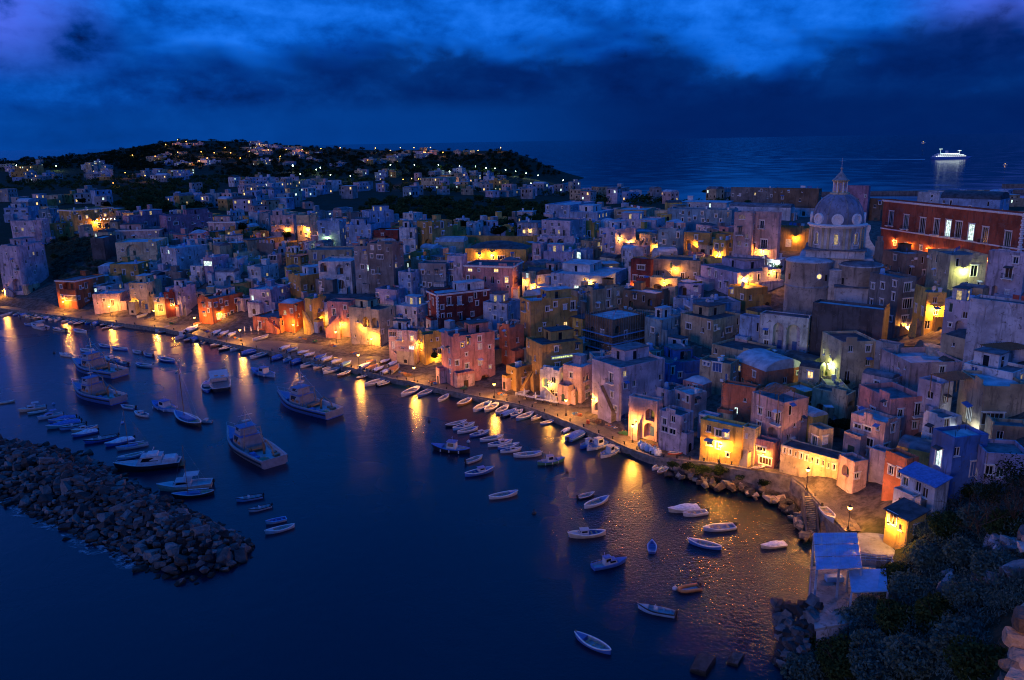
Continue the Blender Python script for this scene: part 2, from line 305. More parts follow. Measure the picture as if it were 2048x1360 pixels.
# ------------------------------------------------------------------ mesh helpers
class MB:
    def __init__(s): s.v = []; s.f = []; s.m = []
    def face(s, vs, m=0):
        b = len(s.v); s.v += [tuple(map(float, p)) for p in vs]; s.f.append(tuple(range(b, b+len(vs)))); s.m.append(m)
    def box(s, x0, x1, y0, y1, z0, z1, m=0, top=None):
        b = len(s.v); t = top if top else (0, 0)
        s.v += [(x0,y0,z0),(x1,y0,z0),(x1,y1,z0),(x0,y1,z0),(x0+t[0],y0+t[1],z1),(x1-t[0],y0+t[1],z1),(x1-t[0],y1-t[1],z1),(x0+t[0],y1-t[1],z1)]
        for f in ((0,3,2,1),(4,5,6,7),(0,1,5,4),(1,2,6,5),(2,3,7,6),(3,0,4,7)): s.f.append(tuple(b+i for i in f)); s.m.append(m)
    def bar(s, p, q, r, m=0, k=5, r2=None):
        p = Vector(p); q = Vector(q); d = q-p
        if d.length < 1e-6: return
        d.normalize(); a = d.orthogonal().normalized(); c = d.cross(a); b = len(s.v); r2 = r if r2 is None else r2
        for i in range(k):
            t = 2*math.pi*i/k; s.v.append(tuple(p+(a*math.cos(t)+c*math.sin(t))*r))
        for i in range(k):
            t = 2*math.pi*i/k; s.v.append(tuple(q+(a*math.cos(t)+c*math.sin(t))*r2))
        for i in range(k): j = (i+1) % k; s.f.append((b+i, b+j, b+k+j, b+k+i)); s.m.append(m)
        s.f.append(tuple(b+k-1-i for i in range(k))); s.m.append(m); s.f.append(tuple(b+k+i for i in range(k))); s.m.append(m)
    def lathe(s, prof, k=16, c=(0, 0, 0), m=0, sx=1., sy=1., a0=0.):
        b = len(s.v)
        for r, z in prof:
            for i in range(k): t = a0+2*math.pi*i/k; s.v.append((c[0]+r*sx*math.cos(t), c[1]+r*sy*math.sin(t), c[2]+z))
        for j in range(len(prof)-1):
            for i in range(k): q = (i+1) % k; s.f.append((b+j*k+i, b+j*k+q, b+(j+1)*k+q, b+(j+1)*k+i)); s.m.append(m)
    def grid(s, rows, m=0, close=False):
        b = len(s.v); w = len(rows[0])
        for r in rows: s.v += [tuple(map(float, p)) for p in r]
        for j in range(len(rows)-1):
            for i in range(w if close else w-1):
                q = (i+1) % w; s.f.append((b+j*w+i, b+j*w+q, b+(j+1)*w+q, b+(j+1)*w+i)); s.m.append(m)
    def prism(s, poly, h0, h1, axis='y', m=0):   # polygon in two axes, extruded along the third
        def pt(a, b_, h): return {'y': (a, h, b_), 'x': (h, a, b_), 'z': (a, b_, h)}[axis]
        s.face([pt(*p, h0) for p in poly], m); s.face([pt(*p, h1) for p in reversed(poly)], m)
        for i in range(len(poly)):
            p, q = poly[i], poly[(i+1) % len(poly)]
            s.face([pt(*p, h0), pt(*p, h1), pt(*q, h1), pt(*q, h0)], m)
    def mesh(s, name, mats, smooth=False):
        me = bpy.data.meshes.new(name); me.from_pydata(s.v, [], s.f)
        for x in mats: me.materials.append(MATS[x] if isinstance(x, str) else x)
        if len(mats) > 1: me.polygons.foreach_set('material_index', s.m)
        if smooth: me.polygons.foreach_set('use_smooth', [True]*len(s.f))
        me.update(); return me
def put(name, me, parent=None, loc=(0, 0, 0), rz=0., sc=None):
    o = bpy.data.objects.new(name, me); COL.objects.link(o); o.location = loc; o.rotation_euler = (0, 0, rz)
    if parent: o.parent = parent
    if sc is not None: o.scale = sc if hasattr(sc, '__len__') else (sc, sc, sc)
    return o
LABELS = {}
def tag(o, label, cat, group=None):
    lab = label
    if lab in LABELS and group is None: print('DUPLICATE LABEL', lab)
    LABELS[lab] = LABELS.get(lab, 0)+1
    o['label'] = lab; o['category'] = cat
    if group: o['group'] = group
    return o
def light(name, parent, loc, power, col, rad=.18):
    l = bpy.data.lights.new(name, 'POINT'); l.energy = power; l.color = col; l.shadow_soft_size = rad
    o = bpy.data.objects.new(name, l); COL.objects.link(o); o.location = loc; o.parent = parent; return o
def copy_tree(o, parent=None):
    c = o.copy(); COL.objects.link(c); c.parent = parent
    for ch in list(o.children): copy_tree(ch, c)
    return c
WARM = (1., .39, .045); COOL = (.80, 1., .36); PALE = (.8, .95, 1.)

# ------------------------------------------------------------------ sea, land, quay
mb = MB(); mb.face([(-90000,-6000,0),(90000,-6000,0),(90000,120000,0),(-90000,120000,0)])
sea = put('sea', mb.mesh('sea', ['sea_water'])); sea['kind'] = 'structure'
rng = np.random.default_rng(3); gz = gz-.35+rng.normal(0, .12, gz.shape)*(gz > 2)
gz = np.maximum(gz, -9)
rows = np.stack([gx, gy, gz], 2); mb = MB(); mb.grid(rows.tolist())
land = put('terrain', mb.mesh('terrain', ['land'], True)); land['kind'] = 'structure'

def offs(i, w):
    t = EDGE_W[min(i+1, len(EDGE_W)-1)]-EDGE_W[max(i-1, 0)]; t[2] = 0; t = t/np.linalg.norm(t); o = np.array((-t[1], t[0], 0))
    if o@np.array((.6, .8, 0)) < 0: o = -o
    return o*w
mb = MB(); inner = []
for i, p in enumerate(EDGE_W):
    wd_ = 15. if i < 8 else (20. if i < 14 else (13. if i < 24 else 12.))
    inner.append(p+offs(i, wd_))
mb.grid([[p+np.array((0, 0, .10)) for p in EDGE_W], [(p+q)/2+np.array((0, 0, .14)) for p, q in zip(EDGE_W, inner)], [q+np.array((0, 0, .16)) for q in inner]])
quay = put('quay', mb.mesh('quay', ['paving'])); quay['kind'] = 'structure'
mb = MB()
mb.grid([[p+np.array((0, 0, .22))+offs(i, .55) for i, p in enumerate(EDGE_W)], [p+np.array((0, 0, .22)) for p in EDGE_W], [p-offs(i, .0)+np.array((0, 0, -.15)) for i, p in enumerate(EDGE_W)],
         [p-offs(i, .12)+np.array((0, 0, -.3)) for i, p in enumerate(EDGE_W)], [np.array((p[0], p[1], -3.))-offs(i, .35) for i, p in enumerate(EDGE_W)]])
mb.grid([[p+np.array((0, 0, .0))+offs(i, .55) for i, p in enumerate(EDGE_W)], [p+np.array((0, 0, .22))+offs(i, .55) for i, p in enumerate(EDGE_W)]])
qw = put('quay_wall', mb.mesh('quay_wall', ['quay_stone'])); qw['kind'] = 'structure'

# ------------------------------------------------------------------ houses
WK = {  # kind: width, height, depth of reveal, arched, what fills it
 'w': (1.0,1.45,.2,0,'dark'), 'W': (1.1,1.5,.2,0,'dark'), 's': (.65,.75,.2,0,'dark'), 'd': (1.15,2.3,.22,0,'dark'), 'b': (1.2,2.4,.22,0,'dark'), 'g': (2.4,1.4,.2,0,'dark'),
 'l': (1.1,1.5,.2,0,'lit_warm'), 'm': (1.1,1.5,.2,0,'lit_dim'), 'c': (1.1,1.6,.2,0,'lit_cool'), 'B': (1.2,2.4,.22,0,'lit_cool'), 'G': (2.4,1.4,.2,0,'lit_cool'), 'Y': (2.4,1.4,.2,0,'lit_warm'), 'y': (2.4,1.0,.2,0,'lit_green'),
 'a': (2.2,2.8,1.6,1,'void'), 'r': (1.1,1.6,.25,1,'dark'), 'R': (1.2,1.9,.25,1,'lit_warm'), 'e': (1.6,2.6,.9,1,'void')}
_WC = {}
def win_mesh(w, h, arch, style, fill, far):
    key = (round(w*5)/5, round(h*5)/5, arch, style, fill, far)
    if key in _WC: return _WC[key]
    w, h = key[0], key[1]
    seg = [(-w/2, 0), (w/2, 0)]
    if arch:
        rise = min(w/2, h*.45); n_ = 8
        seg += [(w/2*math.cos(math.pi*i/n_), h-rise+rise*math.sin(math.pi*i/n_)) for i in range(n_+1)]
    else: seg += [(w/2, h), (-w/2, h)]
    pm = MB(); pm.face([(x, .17, z) for x, z in seg])
    fm = MB(); t = .07
    if not far:
        fm.box(-w/2, -w/2+t, .08, .17, 0, h if not arch else h-min(w/2, h*.45)); fm.box(w/2-t, w/2, .08, .17, 0, h if not arch else h-min(w/2, h*.45)); fm.box(-w/2+t, w/2-t, .08, .17, 0, t)
        if not arch: fm.box(-w/2+t, w/2-t, .08, .17, h-t, h)
        n_ = max(1, round(w/.65))
        for i in range(1, n_): x = -w/2+w*i/n_; fm.box(x-t/2, x+t/2, .10, .165, t, h-t)
        if style == 'trim':
            fm.box(-w/2-.18, -w/2-.005, -.06, -.004, -.05, h+.2); fm.box(w/2+.005, w/2+.18, -.06, -.004, -.05, h+.2)
            fm.box(-w/2-.005, w/2+.005, -.06, -.004, h+.01, h+.2); fm.box(-w/2-.32, w/2+.32, -.16, -.004, h+.2, h+.32)
        if h < 1.9: fm.box(-w/2-.12, w/2+.12, -.14, .07, -.12, -.01)
    fr = fm.mesh('window', ['trim'] ) if not far else None
    r = (fr, pm.mesh('pane', [fill])); _WC[key] = r; return r
_BC = {}
def balcony_mesh(w):
    w = round(w*4)/4
    if w not in _BC:
        s = MB(); s.box(-w/2, w/2, -.95, -.004, -.16, 0); s.box(-w/2+.15, -w/2+.3, -.6, -.004, -.42, -.16); s.box(w/2-.3, w/2-.15, -.6, -.004, -.42, -.16)
        r = MB()
        n_ = int(w/.22)
        for i in range(n_+1): x = -w/2+.04+(w-.08)*i/n_; r.bar((x, -.9, 0), (x, -.9, .95), .018, k=4)
        for x in (-w/2+.04, w/2-.04):
            for y in (-.65, -.4, -.15): r.bar((x, y, 0), (x, y, .95), .018, k=4)
            r.bar((x, -.9, .95), (x, 0, .95), .03, k=4)
        r.bar((-w/2, -.9, .95), (w/2, -.9, .95), .03, k=4); r.bar((-w/2, -.9, .1), (w/2, -.9, .1), .02, k=4)
        _BC[w] = (s.mesh('balcony', ['trim']), r.mesh('railing', ['iron']))
    return _BC[w]
def face_holes(mb, mp, w, z0, z1, ops, flip):
    us = sorted({0., w, *[o[0] for o in ops], *[o[1] for o in ops]}); zs = sorted({z0, z1, *[o[2] for o in ops], *[o[3] for o in ops]})
    def q(pts, m=0): mb.face([mp(*p) for p in (reversed(pts) if flip else pts)], m)
    for i in range(len(us)-1):
        for j in range(len(zs)-1):
            cu, cz = (us[i]+us[i+1])/2, (zs[j]+zs[j+1])/2
            if any(o[0] < cu < o[1] and o[2] < cz < o[3] for o in ops): continue
            q([(us[i], zs[j], 0), (us[i+1], zs[j], 0), (us[i+1], zs[j+1], 0), (us[i], zs[j+1], 0)])
    for u0, u1, a, b_, dp, arch, back in ops:
        if arch:
            c = (u0+u1)/2; rx = (u1-u0)/2; ri = min(rx, (b_-a)*.45); zc = b_-ri; n_ = 8
            arc = [(c+rx*math.cos(math.pi*i/n_), zc+ri*math.sin(math.pi*i/n_)) for i in range(n_+1)]
            q([(u1, b_, 0)]+[(x, z, 0) for x, z in arc[:n_//2+1]][::1]+[(c, b_, 0)] if False else [(c, b_, 0)]+[(x, z, 0) for x, z in reversed(arc[:n_//2+1])]+[(u1, b_, 0)])
            q([(u0, b_, 0)]+[(x, z, 0) for x, z in reversed(arc[n_//2:])]+[(c, b_, 0)])
            for i in range(n_): q([(*arc[i], 0), (*arc[i+1], 0), (*arc[i+1], dp), (*arc[i], dp)])
            zt = zc
            if back: q([(u0, a, dp), (u1, a, dp)]+[(x, z, dp) for x, z in arc], 0)
        else:
            zt = b_; q([(u1, b_, 0), (u0, b_, 0), (u0, b_, dp), (u1, b_, dp)])
            if back: q([(u0, a, dp), (u1, a, dp), (u1, b_, dp), (u0, b_, dp)])
        q([(u0, a, 0), (u1, a, 0), (u1, a, dp), (u0, a, dp)]); q([(u0, zt, 0), (u0, a, 0), (u0, a, dp), (u0, zt, dp)]); q([(u1, a, 0), (u1, zt, 0), (u1, zt, dp), (u1, a, dp)])
HOUSES = []
def house(label, col, px, pyt, pyb, xl, xr, wins=None, roof='f', rm=None, a=None, yl=None, z=None, cat='house', group=None, name='house', stairs=(), clutter=None, depth_m=None, cornice=False, base=6., shut=None, quoin=False, sun=None, par=None, belt=None):
    rnd = random.Random(hash((px*13+pyt*7+xl)) & 0xffff)
    P = on_z(px, pyb, z) if z is not None else ground(px, pyb)
    h = solve_y(P, (0, 0, 1), pyt)
    top = P+np.array((0, 0, h)); dd = depth(P); far = dd > 480
    lw, rw = px-xl, xr-px
    view = np.array((P[0], P[1], 0.)); view /= np.linalg.norm(view)
    if yl is not None:
        Q = on_z(xl, yl, top[2]); dL = Q-top; dL[2] = 0; wl = np.linalg.norm(dL); dL /= wl
    else:
        al = math.atan2(max(rw, 1), max(lw, 1)) if a is None else R(a)
        al = min(max(al, R(14)), R(76))
        left = np.array((-view[1], view[0], 0.)); dL = left*math.cos(al)+view*math.sin(al)
        wl = solve_x(top, dL, xl)
    dR = np.array((dL[1], -dL[0], 0.)); wr = solve_x(top, dR, xr)
    cap = 14 if dd < 480 else 26
    if not (.5 < wl < 60): wl = 6.
    if not (.5 < wr < 60): wr = min(max(6., wl*.7), cap)
    wl = max(wl, 2.5); wr = max(wr, 2.5)
    if depth_m: wr = depth_m
    wl, wr, h = float(wl), float(wr), float(h)
    root = put(name, None, loc=P, rz=math.atan2(dR[1], dR[0])); root.empty_display_size = .5
    # windows
    spec = []
    if wins is None:
        wins = []
        for fc, w in (('L', wl), ('R', wr)):
            ns = max(1, int((h-.3)/3.1)); nc = int((w-.6)/2.9) if w > 2.4 else 0
            for s_ in range(min(ns, 4)):
                for c_ in range(min(nc, 7)):
                    if rnd.random() < .30: continue
                    kd = rnd.choice('wwwwds') if s_ == 0 else rnd.choice('wwwbdws')
                    if rnd.random() < (.10 if not far else .16): kd = rnd.choice('llmc')
                    spec.append((fc, (c_+.5)/nc*w+rnd.uniform(-.3, .3), h-(s_+.55)*3.1, kd, None, None))
    elif not far:      # blank sides of a house get a few openings too
        for fc, w in (('L', wl), ('R', wr)):
            if any((wv[0] < px) == (fc == 'L') for wv in wins) or w < 3.6 or not wins: continue
            for s_ in range(min(3, max(1, int((h-.3)/3.1)))):
                for c_ in range(int((w-.6)/3.2)):
                    if rnd.random() < .5: spec.append((fc, (c_+.5)/int((w-.6)/3.2)*w+rnd.uniform(-.3, .3), h-(s_+.55)*3.1, rnd.choice('wwsdm'), None, None))
    M = np.array((dR, dL, (0, 0, 1.)))
    for wv in wins:
        x, y, kd = wv[:3]; fc = 'L' if x < px else 'R'
        nrm = -dR if fc == 'L' else -dL; v = ray(x, y); t = ((P-CAM)@nrm)/(v@nrm); q = M@(CAM+v*t-P)
        u = q[1] if fc == 'L' else q[0]
        ww = hh = None
        if len(wv) > 3:
            s_ = depth(CAM+v*t)/FPX; fo = abs((v/np.linalg.norm(v))@nrm); ww = wv[3]*s_/max(fo, .3); hh = wv[4]*s_*1.03
        spec.append((fc, u, q[2], kd, ww, hh))
    ops = {'L': [], 'R': []}; todo = []
    for fc, u, zc, kd, ww, hh in spec:
        w0, h0, dp, ar, fill = WK[kd]; w_ = ww or w0; h_ = hh or h0; W_ = wl if fc == 'L' else wr
        w_ = min(w_, W_-.5)
        if w_ < .4: continue
        u = min(max(u, w_/2+.22), W_-w_/2-.22); z0_ = zc-h_/2; z1_ = zc+h_/2
        if z1_ > h-.15: z0_ -= z1_-h+.15; z1_ = h-.15
        if z0_ < .02: z0_ = .02
        if z1_-z0_ < .4: continue
        o = (u-w_/2, u+w_/2, z0_, z1_, dp, ar, kd in 'ae')
        if any(o[0] < p[1]+.12 and p[0] < o[1]+.12 and o[2] < p[3]+.12 and p[2] < o[3]+.12 for p in ops[fc]): continue
        if far: pass
        else: ops[fc].append(o)
        todo.append((fc, u, z0_, w_, z1_-z0_, kd, ar, fill))
    if not far and spec and clutter != 0 or cat == 'house' and not far and len(spec) > 3:     # walls nobody listed every window of
        for fc, W_ in (('L', wl), ('R', wr)):
            ns, nc = min(4, int((h-.4)/2.9)), int((W_-.4)/2.6)
            for s_ in range(ns):
                for c_ in range(nc):
                    if rnd.random() > .42: continue
                    w_, h_ = rnd.choice([(1., 1.4), (1., 1.4), (.65, .75), (.9, 2.1)]); u = (c_+.5)*W_/nc+rnd.uniform(-.35, .35); z0_ = h-2.3-s_*2.9-(h_-1.4)*.8
                    o = (u-w_/2, u+w_/2, z0_, z0_+h_, .2, 0, False)
                    if z0_ < .05 or o[0] < .3 or o[1] > W_-.3 or z0_+h_ > h-.3 or any(o[0] < p[1]+.7 and p[0] < o[1]+.7 and o[2] < p[3]+.7 and p[2] < o[3]+.7 for p in ops[fc]): continue
                    ops[fc].append(o); todo.append((fc, u, z0_, w_, h_, 'w' if h_ < 2 else 'd', 0, 'dark' if rnd.random() > .04 else 'lit_dim'))
    mb = MB()
    if far: ops = {'L': [], 'R': []}
    face_holes(mb, lambda u, zz, d: (d, u, zz), wl, -base, h, ops['L'], True)
    face_holes(mb, lambda u, zz, d: (u, d, zz), wr, -base, h, ops['R'], False)
    mb.face([(wr, 0, -base), (wr, wl, -base), (wr, wl, h), (wr, 0, h)]); mb.face([(wr, wl, -base), (0, wl, -base), (0, wl, h), (wr, wl, h)])
    # parapet ring closes the wall head
    ph = par if par is not None else (.55 if roof in 'ft' else .12); t = .25
    rmat = rm or rnd.choice(['roof_lime', 'roof_lime', 'roof_dark', 'roof_dark', 'roof_tar'])
    if roof in 'ft' and min(wl, wr) > 1:
        zr = h-ph
        for A, B in (((0, 0), (wr, 0)), ((wr, 0), (wr, wl)), ((wr, wl), (0, wl)), ((0, wl), (0, 0))):
            ins = lambda p: (min(max(p[0], t), wr-t), min(max(p[1], t), wl-t))
            a_, b_ = ins(A), ins(B)
            mb.face([(*A, h), (*B, h), (*b_, h), (*a_, h)]); mb.face([(*a_, h), (*b_, h), (*b_, zr), (*a_, zr)])
        rb = MB(); rb.face([(t, t, zr), (wr-t, t, zr), (wr-t, wl-t, zr), (t, wl-t, zr)])
        put('roof', rb.mesh('roof', [rmat]), root)
    elif roof == 'v' or roof == 'V':
        zr = h; mb.face([(0, 0, h), (wr, 0, h), (wr, wl, h), (0, wl, h)])
        rb = MB(); n_ = 10; rise = min(wl, wr)*(.22 if roof == 'v' else .38)
        if wl >= wr: rb.grid([[(wr/2-(wr/2-.1)*math.cos(math.pi*i/n_), y, h+.01+rise*math.sin(math.pi*i/n_)) for i in range(n_+1)] for y in np.linspace(.1, wl-.1, 6)]); ends = [[(wr/2-(wr/2-.1)*math.cos(math.pi*i/n_), y, h+.01+rise*math.sin(math.pi*i/n_)) for i in range(n_+1)] for y in (.1, wl-.1)]
        else: rb.grid([[(x, wl/2-(wl/2-.1)*math.cos(math.pi*i/n_), h+.01+rise*math.sin(math.pi*i/n_)) for i in range(n_+1)] for x in np.linspace(.1, wr-.1, 6)]); ends = [[(x, wl/2-(wl/2-.1)*math.cos(math.pi*i/n_), h+.01+rise*math.sin(math.pi*i/n_)) for i in range(n_+1)] for x in (.1, wr-.1)]
        for e_ in ends: rb.face(e_)
        put('roof', rb.mesh('roof', [rmat], True), root)
    elif roof == 'D':
        zr = h; mb.face([(0, 0, h), (wr, 0, h), (wr, wl, h), (0, wl, h)])
        rb = MB(); rise = min(wl, wr)*.2; n_ = 8
        rb.grid([[(.1+(wr-.2)*i/n_, .1+(wl-.2)*j/n_, h+.01+rise*math.sin(math.pi*i/n_)**.7*math.sin(math.pi*j/n_)**.7) for i in range(n_+1)] for j in range(n_+1)])
        put('roof', rb.mesh('roof', [rmat], True), root)
    elif roof == 's':
        zr = h; mb.face([(0, 0, h), (wr, 0, h), (wr, wl, h), (0, wl, h)]); rb = MB(); e_ = .35; r_ = .9+.05*wr
        rb.v = [(-e_, -e_, h+.02), (wr+e_, -e_, h+r_), (wr+e_, wl+e_, h+r_), (-e_, wl+e_, h+.02), (-e_, -e_, h+.17), (wr+e_, -e_, h+r_+.15), (wr+e_, wl+e_, h+r_+.15), (-e_, wl+e_, h+.17)]
        rb.f = [(0, 3, 2, 1), (4, 5, 6, 7), (0, 1, 5, 4), (1, 2, 6, 5), (2, 3, 7, 6), (3, 0, 4, 7)]; rb.m = [0]*6
        mb.face([(wr, 0, h), (wr, wl, h), (wr, wl, h+r_), (wr, 0, h+r_)]); mb.face([(0, 0, h), (wr, 0, h), (wr, 0, h+r_)]); mb.face([(0, wl, h), (wr, wl, h+r_), (wr, wl, h)])
        put('roof', rb.mesh('roof', [rmat]), root)
    elif roof == 'o':   # overhanging slab
        zr = h+.18; rb = MB(); rb.box(-.35, wr+.35, -.35, wl+.35, h+.002, h+.18); put('roof', rb.mesh('roof', [rmat]), root)
    put('wall', mb.mesh('wall', [col]), root)
    if cornice:
        cb = MB(); e_ = .3
        for q_, (z0_, z1_) in enumerate(((h-.75, h-.5), (h-.5, h-.22))):
            e2 = e_*(q_+1)*.6
            cb.box(-e2, wr+e2, -e2, -.003, z0_, z1_); cb.box(-e2, -.003, .0, wl+e2, z0_, z1_)
        put('cornice', cb.mesh('cornice', ['trim']), root)
    if belt:
        cb = MB(); z0_ = h*belt; cb.box(-.22, wr+.22, -.22, -.003, z0_, z0_+.35); cb.box(-.22, -.003, .0, wl+.22, z0_, z0_+.35); put('belt_course', cb.mesh('belt_course', ['trim']), root)
    if quoin:
        for i in range(int(h/.55)):
            qb = MB(); l_ = .7 if i % 2 else .45
            qb.box(-.05, l_, -.05, -.003, .55*i+.03, .55*i+.5); qb.box(-.05, -.003, -.003, l_, .55*i+.03, .55*i+.5)
            put('quoin', qb.mesh('quoin', ['trim']), root)
    for fc, u, z0_, w_, h_, kd, ar, fill in todo:
        loc = (0, u, z0_) if fc == 'L' else (u, 0, z0_); rz = -math.pi/2 if fc == 'L' else 0.
        if far:
            fl = 'glass_dark' if fill in ('dark', 'void') else fill
            _, pm = win_mesh(w_, h_, 0, '', fl, True); o = put('window', pm, root, loc, rz); off = -.2; o.location = (off, u, z0_) if fc == 'L' else (u, off, z0_); continue
        if kd in 'ae':
            if kd == 'e' or rnd.random() < .7:
                db = MB(); db.box(-.55, .55, 0, .05, .02, min(2.2, h_-.5)); dp = WK[kd][2]-.06
                put('door', db.mesh('door', [rnd.choice(['shutter_brown', 'shutter_green', 'shutter_blue'])]), root, (dp, u, z0_) if fc == 'L' else (u, dp, z0_), rz)
            continue
        st = 'trim' if (sun == 'trim' or (sun is None and rnd.random() < .45)) else ''
        fl = fill
        if fill == 'dark': fl = shut or rnd.choice(['glass_dark', 'glass_dark', 'glass_dark', 'shutter_brown', 'shutter_green', 'shutter_white' if rnd.random() < .3 else 'glass_dark'])
        fr, pm = win_mesh(w_, h_, ar, st, fl, False)
        o = put('door' if kd in 'dbB' and z0_ < 1.2 else 'window', fr, root, loc, rz); put('pane' if 'shutter' not in fl else 'shutter', pm, o)
        if kd in 'bB':
            sb, rl = balcony_mesh(w_+1.); o = put('balcony', sb, root, loc, rz); put('railing', rl, o)
    for sv in stairs:      # outside staircases: bottom pixel, top pixel on a face
        (x0, y0), (x1, y1) = sv[0], sv[1]; fc = 'L' if (x0+x1)/2 < px else 'R'; nrm = -dR if fc == 'L' else -dL; pp = []
        for x, y in ((x0, y0), (x1, y1)):
            v = ray(x, y); t_ = ((P-CAM)@nrm)/(v@nrm); q = M@(CAM+v*t_-P); pp.append((q[1] if fc == 'L' else q[0], q[2]))
        (u0, a0), (u1, a1) = pp; wd2 = 1.35; n_ = max(4, int(abs(a1-a0)/.19)); sb = MB()
        mpf = (lambda u, d, zz: (d, u, zz)) if fc == 'L' else (lambda u, d, zz: (u, d, zz))
        for i in range(n_):
            ua, ub = u0+(u1-u0)*i/n_, u0+(u1-u0)*(i+1)/n_; zz = a0+(a1-a0)*(i+1)/n_
            x0_, y0_, _ = mpf(min(ua, ub), -wd2, 0); x1_, y1_, _ = mpf(max(ua, ub), -.004, 0)
            sb.box(x0_, x1_, y0_, y1_, min(a0, -1.), zz)
        so = put('staircase', sb.mesh('staircase', ['quay_stone' if len(sv) < 3 else sv[2]]), root)
        pb = MB(); o0, o1 = -wd2-.22, -wd2-.003
        pl = [(u0, min(a0, -1.)), (u1, min(a0, -1.)), (u1, a1+.95), (u0, a0+.75)]
        if u1 < u0: pl = pl[::-1]
        pb.prism(pl, o0, o1, 'y' if fc == 'R' else 'x'); put('parapet', pb.mesh('parapet', [col]), so)
    if not far:        # small fittings that make a wall a lived-in one
        for fc, W_ in (('L', wl), ('R', wr)):
            if W_ < 3 or cat != 'house': continue
            rz = -math.pi/2 if fc == 'L' else 0.
            at_ = lambda u, zz: (0, u, zz) if fc == 'L' else (u, 0, zz)
            if rnd.random() < .55: pb = MB(); pb.bar((0, -.08, -.5), (0, -.08, h-.1), .05, k=5); put('drainpipe', pb.mesh('drainpipe', ['trim_dark']), root, at_(rnd.choice([.18, W_-.18]), 0), rz)
            for f2, u, z0_, w_, h_, kd, ar, fill in todo:
                if f2 != fc or kd not in 'wWdgblc': continue
                q_ = rnd.random()
                if q_ < .14: ab = MB(); ab.v = [(-w_/2-.2, -.01, h_+.42), (w_/2+.2, -.01, h_+.42), (w_/2+.2, -.85, h_+.12), (-w_/2-.2, -.85, h_+.12), (-w_/2-.2, -.85, h_-.02), (w_/2+.2, -.85, h_-.02)]; ab.f = [(0, 3, 2, 1), (3, 4, 5, 2)]; ab.m = [0, 0]; put('awning', ab.mesh('awning', [rnd.choice(['canvas_white', 'canvas_blue', 'roof_tar'])]), root, at_(u, z0_), rz)
                elif q_ < .22 and W_-u > w_/2+1.1: ab = MB(); ab.box(-.4, .4, -.36, -.02, 0, .58); ab.box(-.25, .25, -.38, -.36, .08, .5); put('air_conditioner', ab.mesh('air_conditioner', ['trim']), root, at_(u+w_/2+.6, z0_+.1), rz)
        if clutter != 0 and roof == 'f' and wl > 5.5 and wr > 5.5 and rnd.random() < .5:   # a room set back on the roof
            a_, b_ = wr*rnd.uniform(.4, .6), wl*rnd.uniform(.4, .6); x0_, y0_ = wr-a_-.3, wl-b_-.3; rb = MB(); rb.box(x0_, x0_+a_, y0_, y0_+b_, zr-.01, zr+2.5); rr_ = put('roof_room', rb.mesh('roof_room', [col if rnd.random() < .6 else 'white']), root)
            rb = MB(); rb.box(x0_-.15, x0_+a_+.15, y0_-.15, y0_+b_+.15, zr+2.5, zr+2.66); put('roof_slab', rb.mesh('roof_slab', [rmat]), rr_)
            fr, pm = win_mesh(1.0, 2.0, 0, '', 'glass_dark' if rnd.random() < .9 else 'lit_dim', False)
            for lc, rz in (((x0_-.19, y0_+b_*.5, zr+.05), -math.pi/2), ((x0_+a_*.4, y0_-.19, zr+.05), 0.)): put('door', pm, rr_, lc, rz)
        # lower rooms, arches and stairs grown onto the sides
        for fc, W_ in (('L', wl), ('R', wr)):
            if cat != 'house' or clutter == 0 or W_ < 4.2 or h < 4.6 or rnd.random() > .55: continue
            mp = (lambda u, d, zz: (-d, u, zz)) if fc == 'L' else (lambda u, d, zz: (u, -d, zz)); rz = -math.pi/2 if fc == 'L' else 0.
            aw = W_*rnd.uniform(.35, .6); ah = min(h*rnd.uniform(.35, .6), 3.6); ad = rnd.uniform(1.2, 2.4); u0 = rnd.choice([.15, W_-aw-.15]); q = [mp(u0, 0.003, 0)[:2], mp(u0+aw, .003, 0)[:2], mp(u0+aw, ad, 0)[:2], mp(u0, ad, 0)[:2]]
            cw_ = P+dR*sum(v[0] for v in q)/4+dL*sum(v[1] for v in q)/4
            if np.linalg.norm(QLW[:, :2]-cw_[:2], axis=1).min() < 6.5: continue
            if fc == 'L': q = q[::-1]
            q = q[::-1]
            ab = MB(); ab.prism(q, -base, ah, 'z'); an = put('annex', ab.mesh('annex', [rnd.choice([col, col, col, 'white', 'cream', 'rose'])]), root)
            pb = MB(); e2 = .18
            for (ua, da), (ub, db) in (((u0, ad-e2), (u0+aw, ad)), ((u0, .05), (u0+e2, ad-e2)), ((u0+aw-e2, .05), (u0+aw, ad-e2))):
                x0_, y0_, _ = mp(ua, da, 0); x1_, y1_, _ = mp(ub, db, 0); pb.box(min(x0_, x1_), max(x0_, x1_), min(y0_, y1_), max(y0_, y1_), ah, ah+.75)
            put('parapet', pb.mesh('parapet', [col]), an)
            fr, pm = win_mesh(rnd.choice([1., 1.4]), min(2., ah-.5) if rnd.random() < .6 else 1.0, rnd.random() < .5, '', rnd.choice(['glass_dark', 'shutter_brown', 'shutter_green', 'void']), False)
            lc = mp(u0+aw*.5, ad+.19, .05); put('door', pm, an, lc, rz)
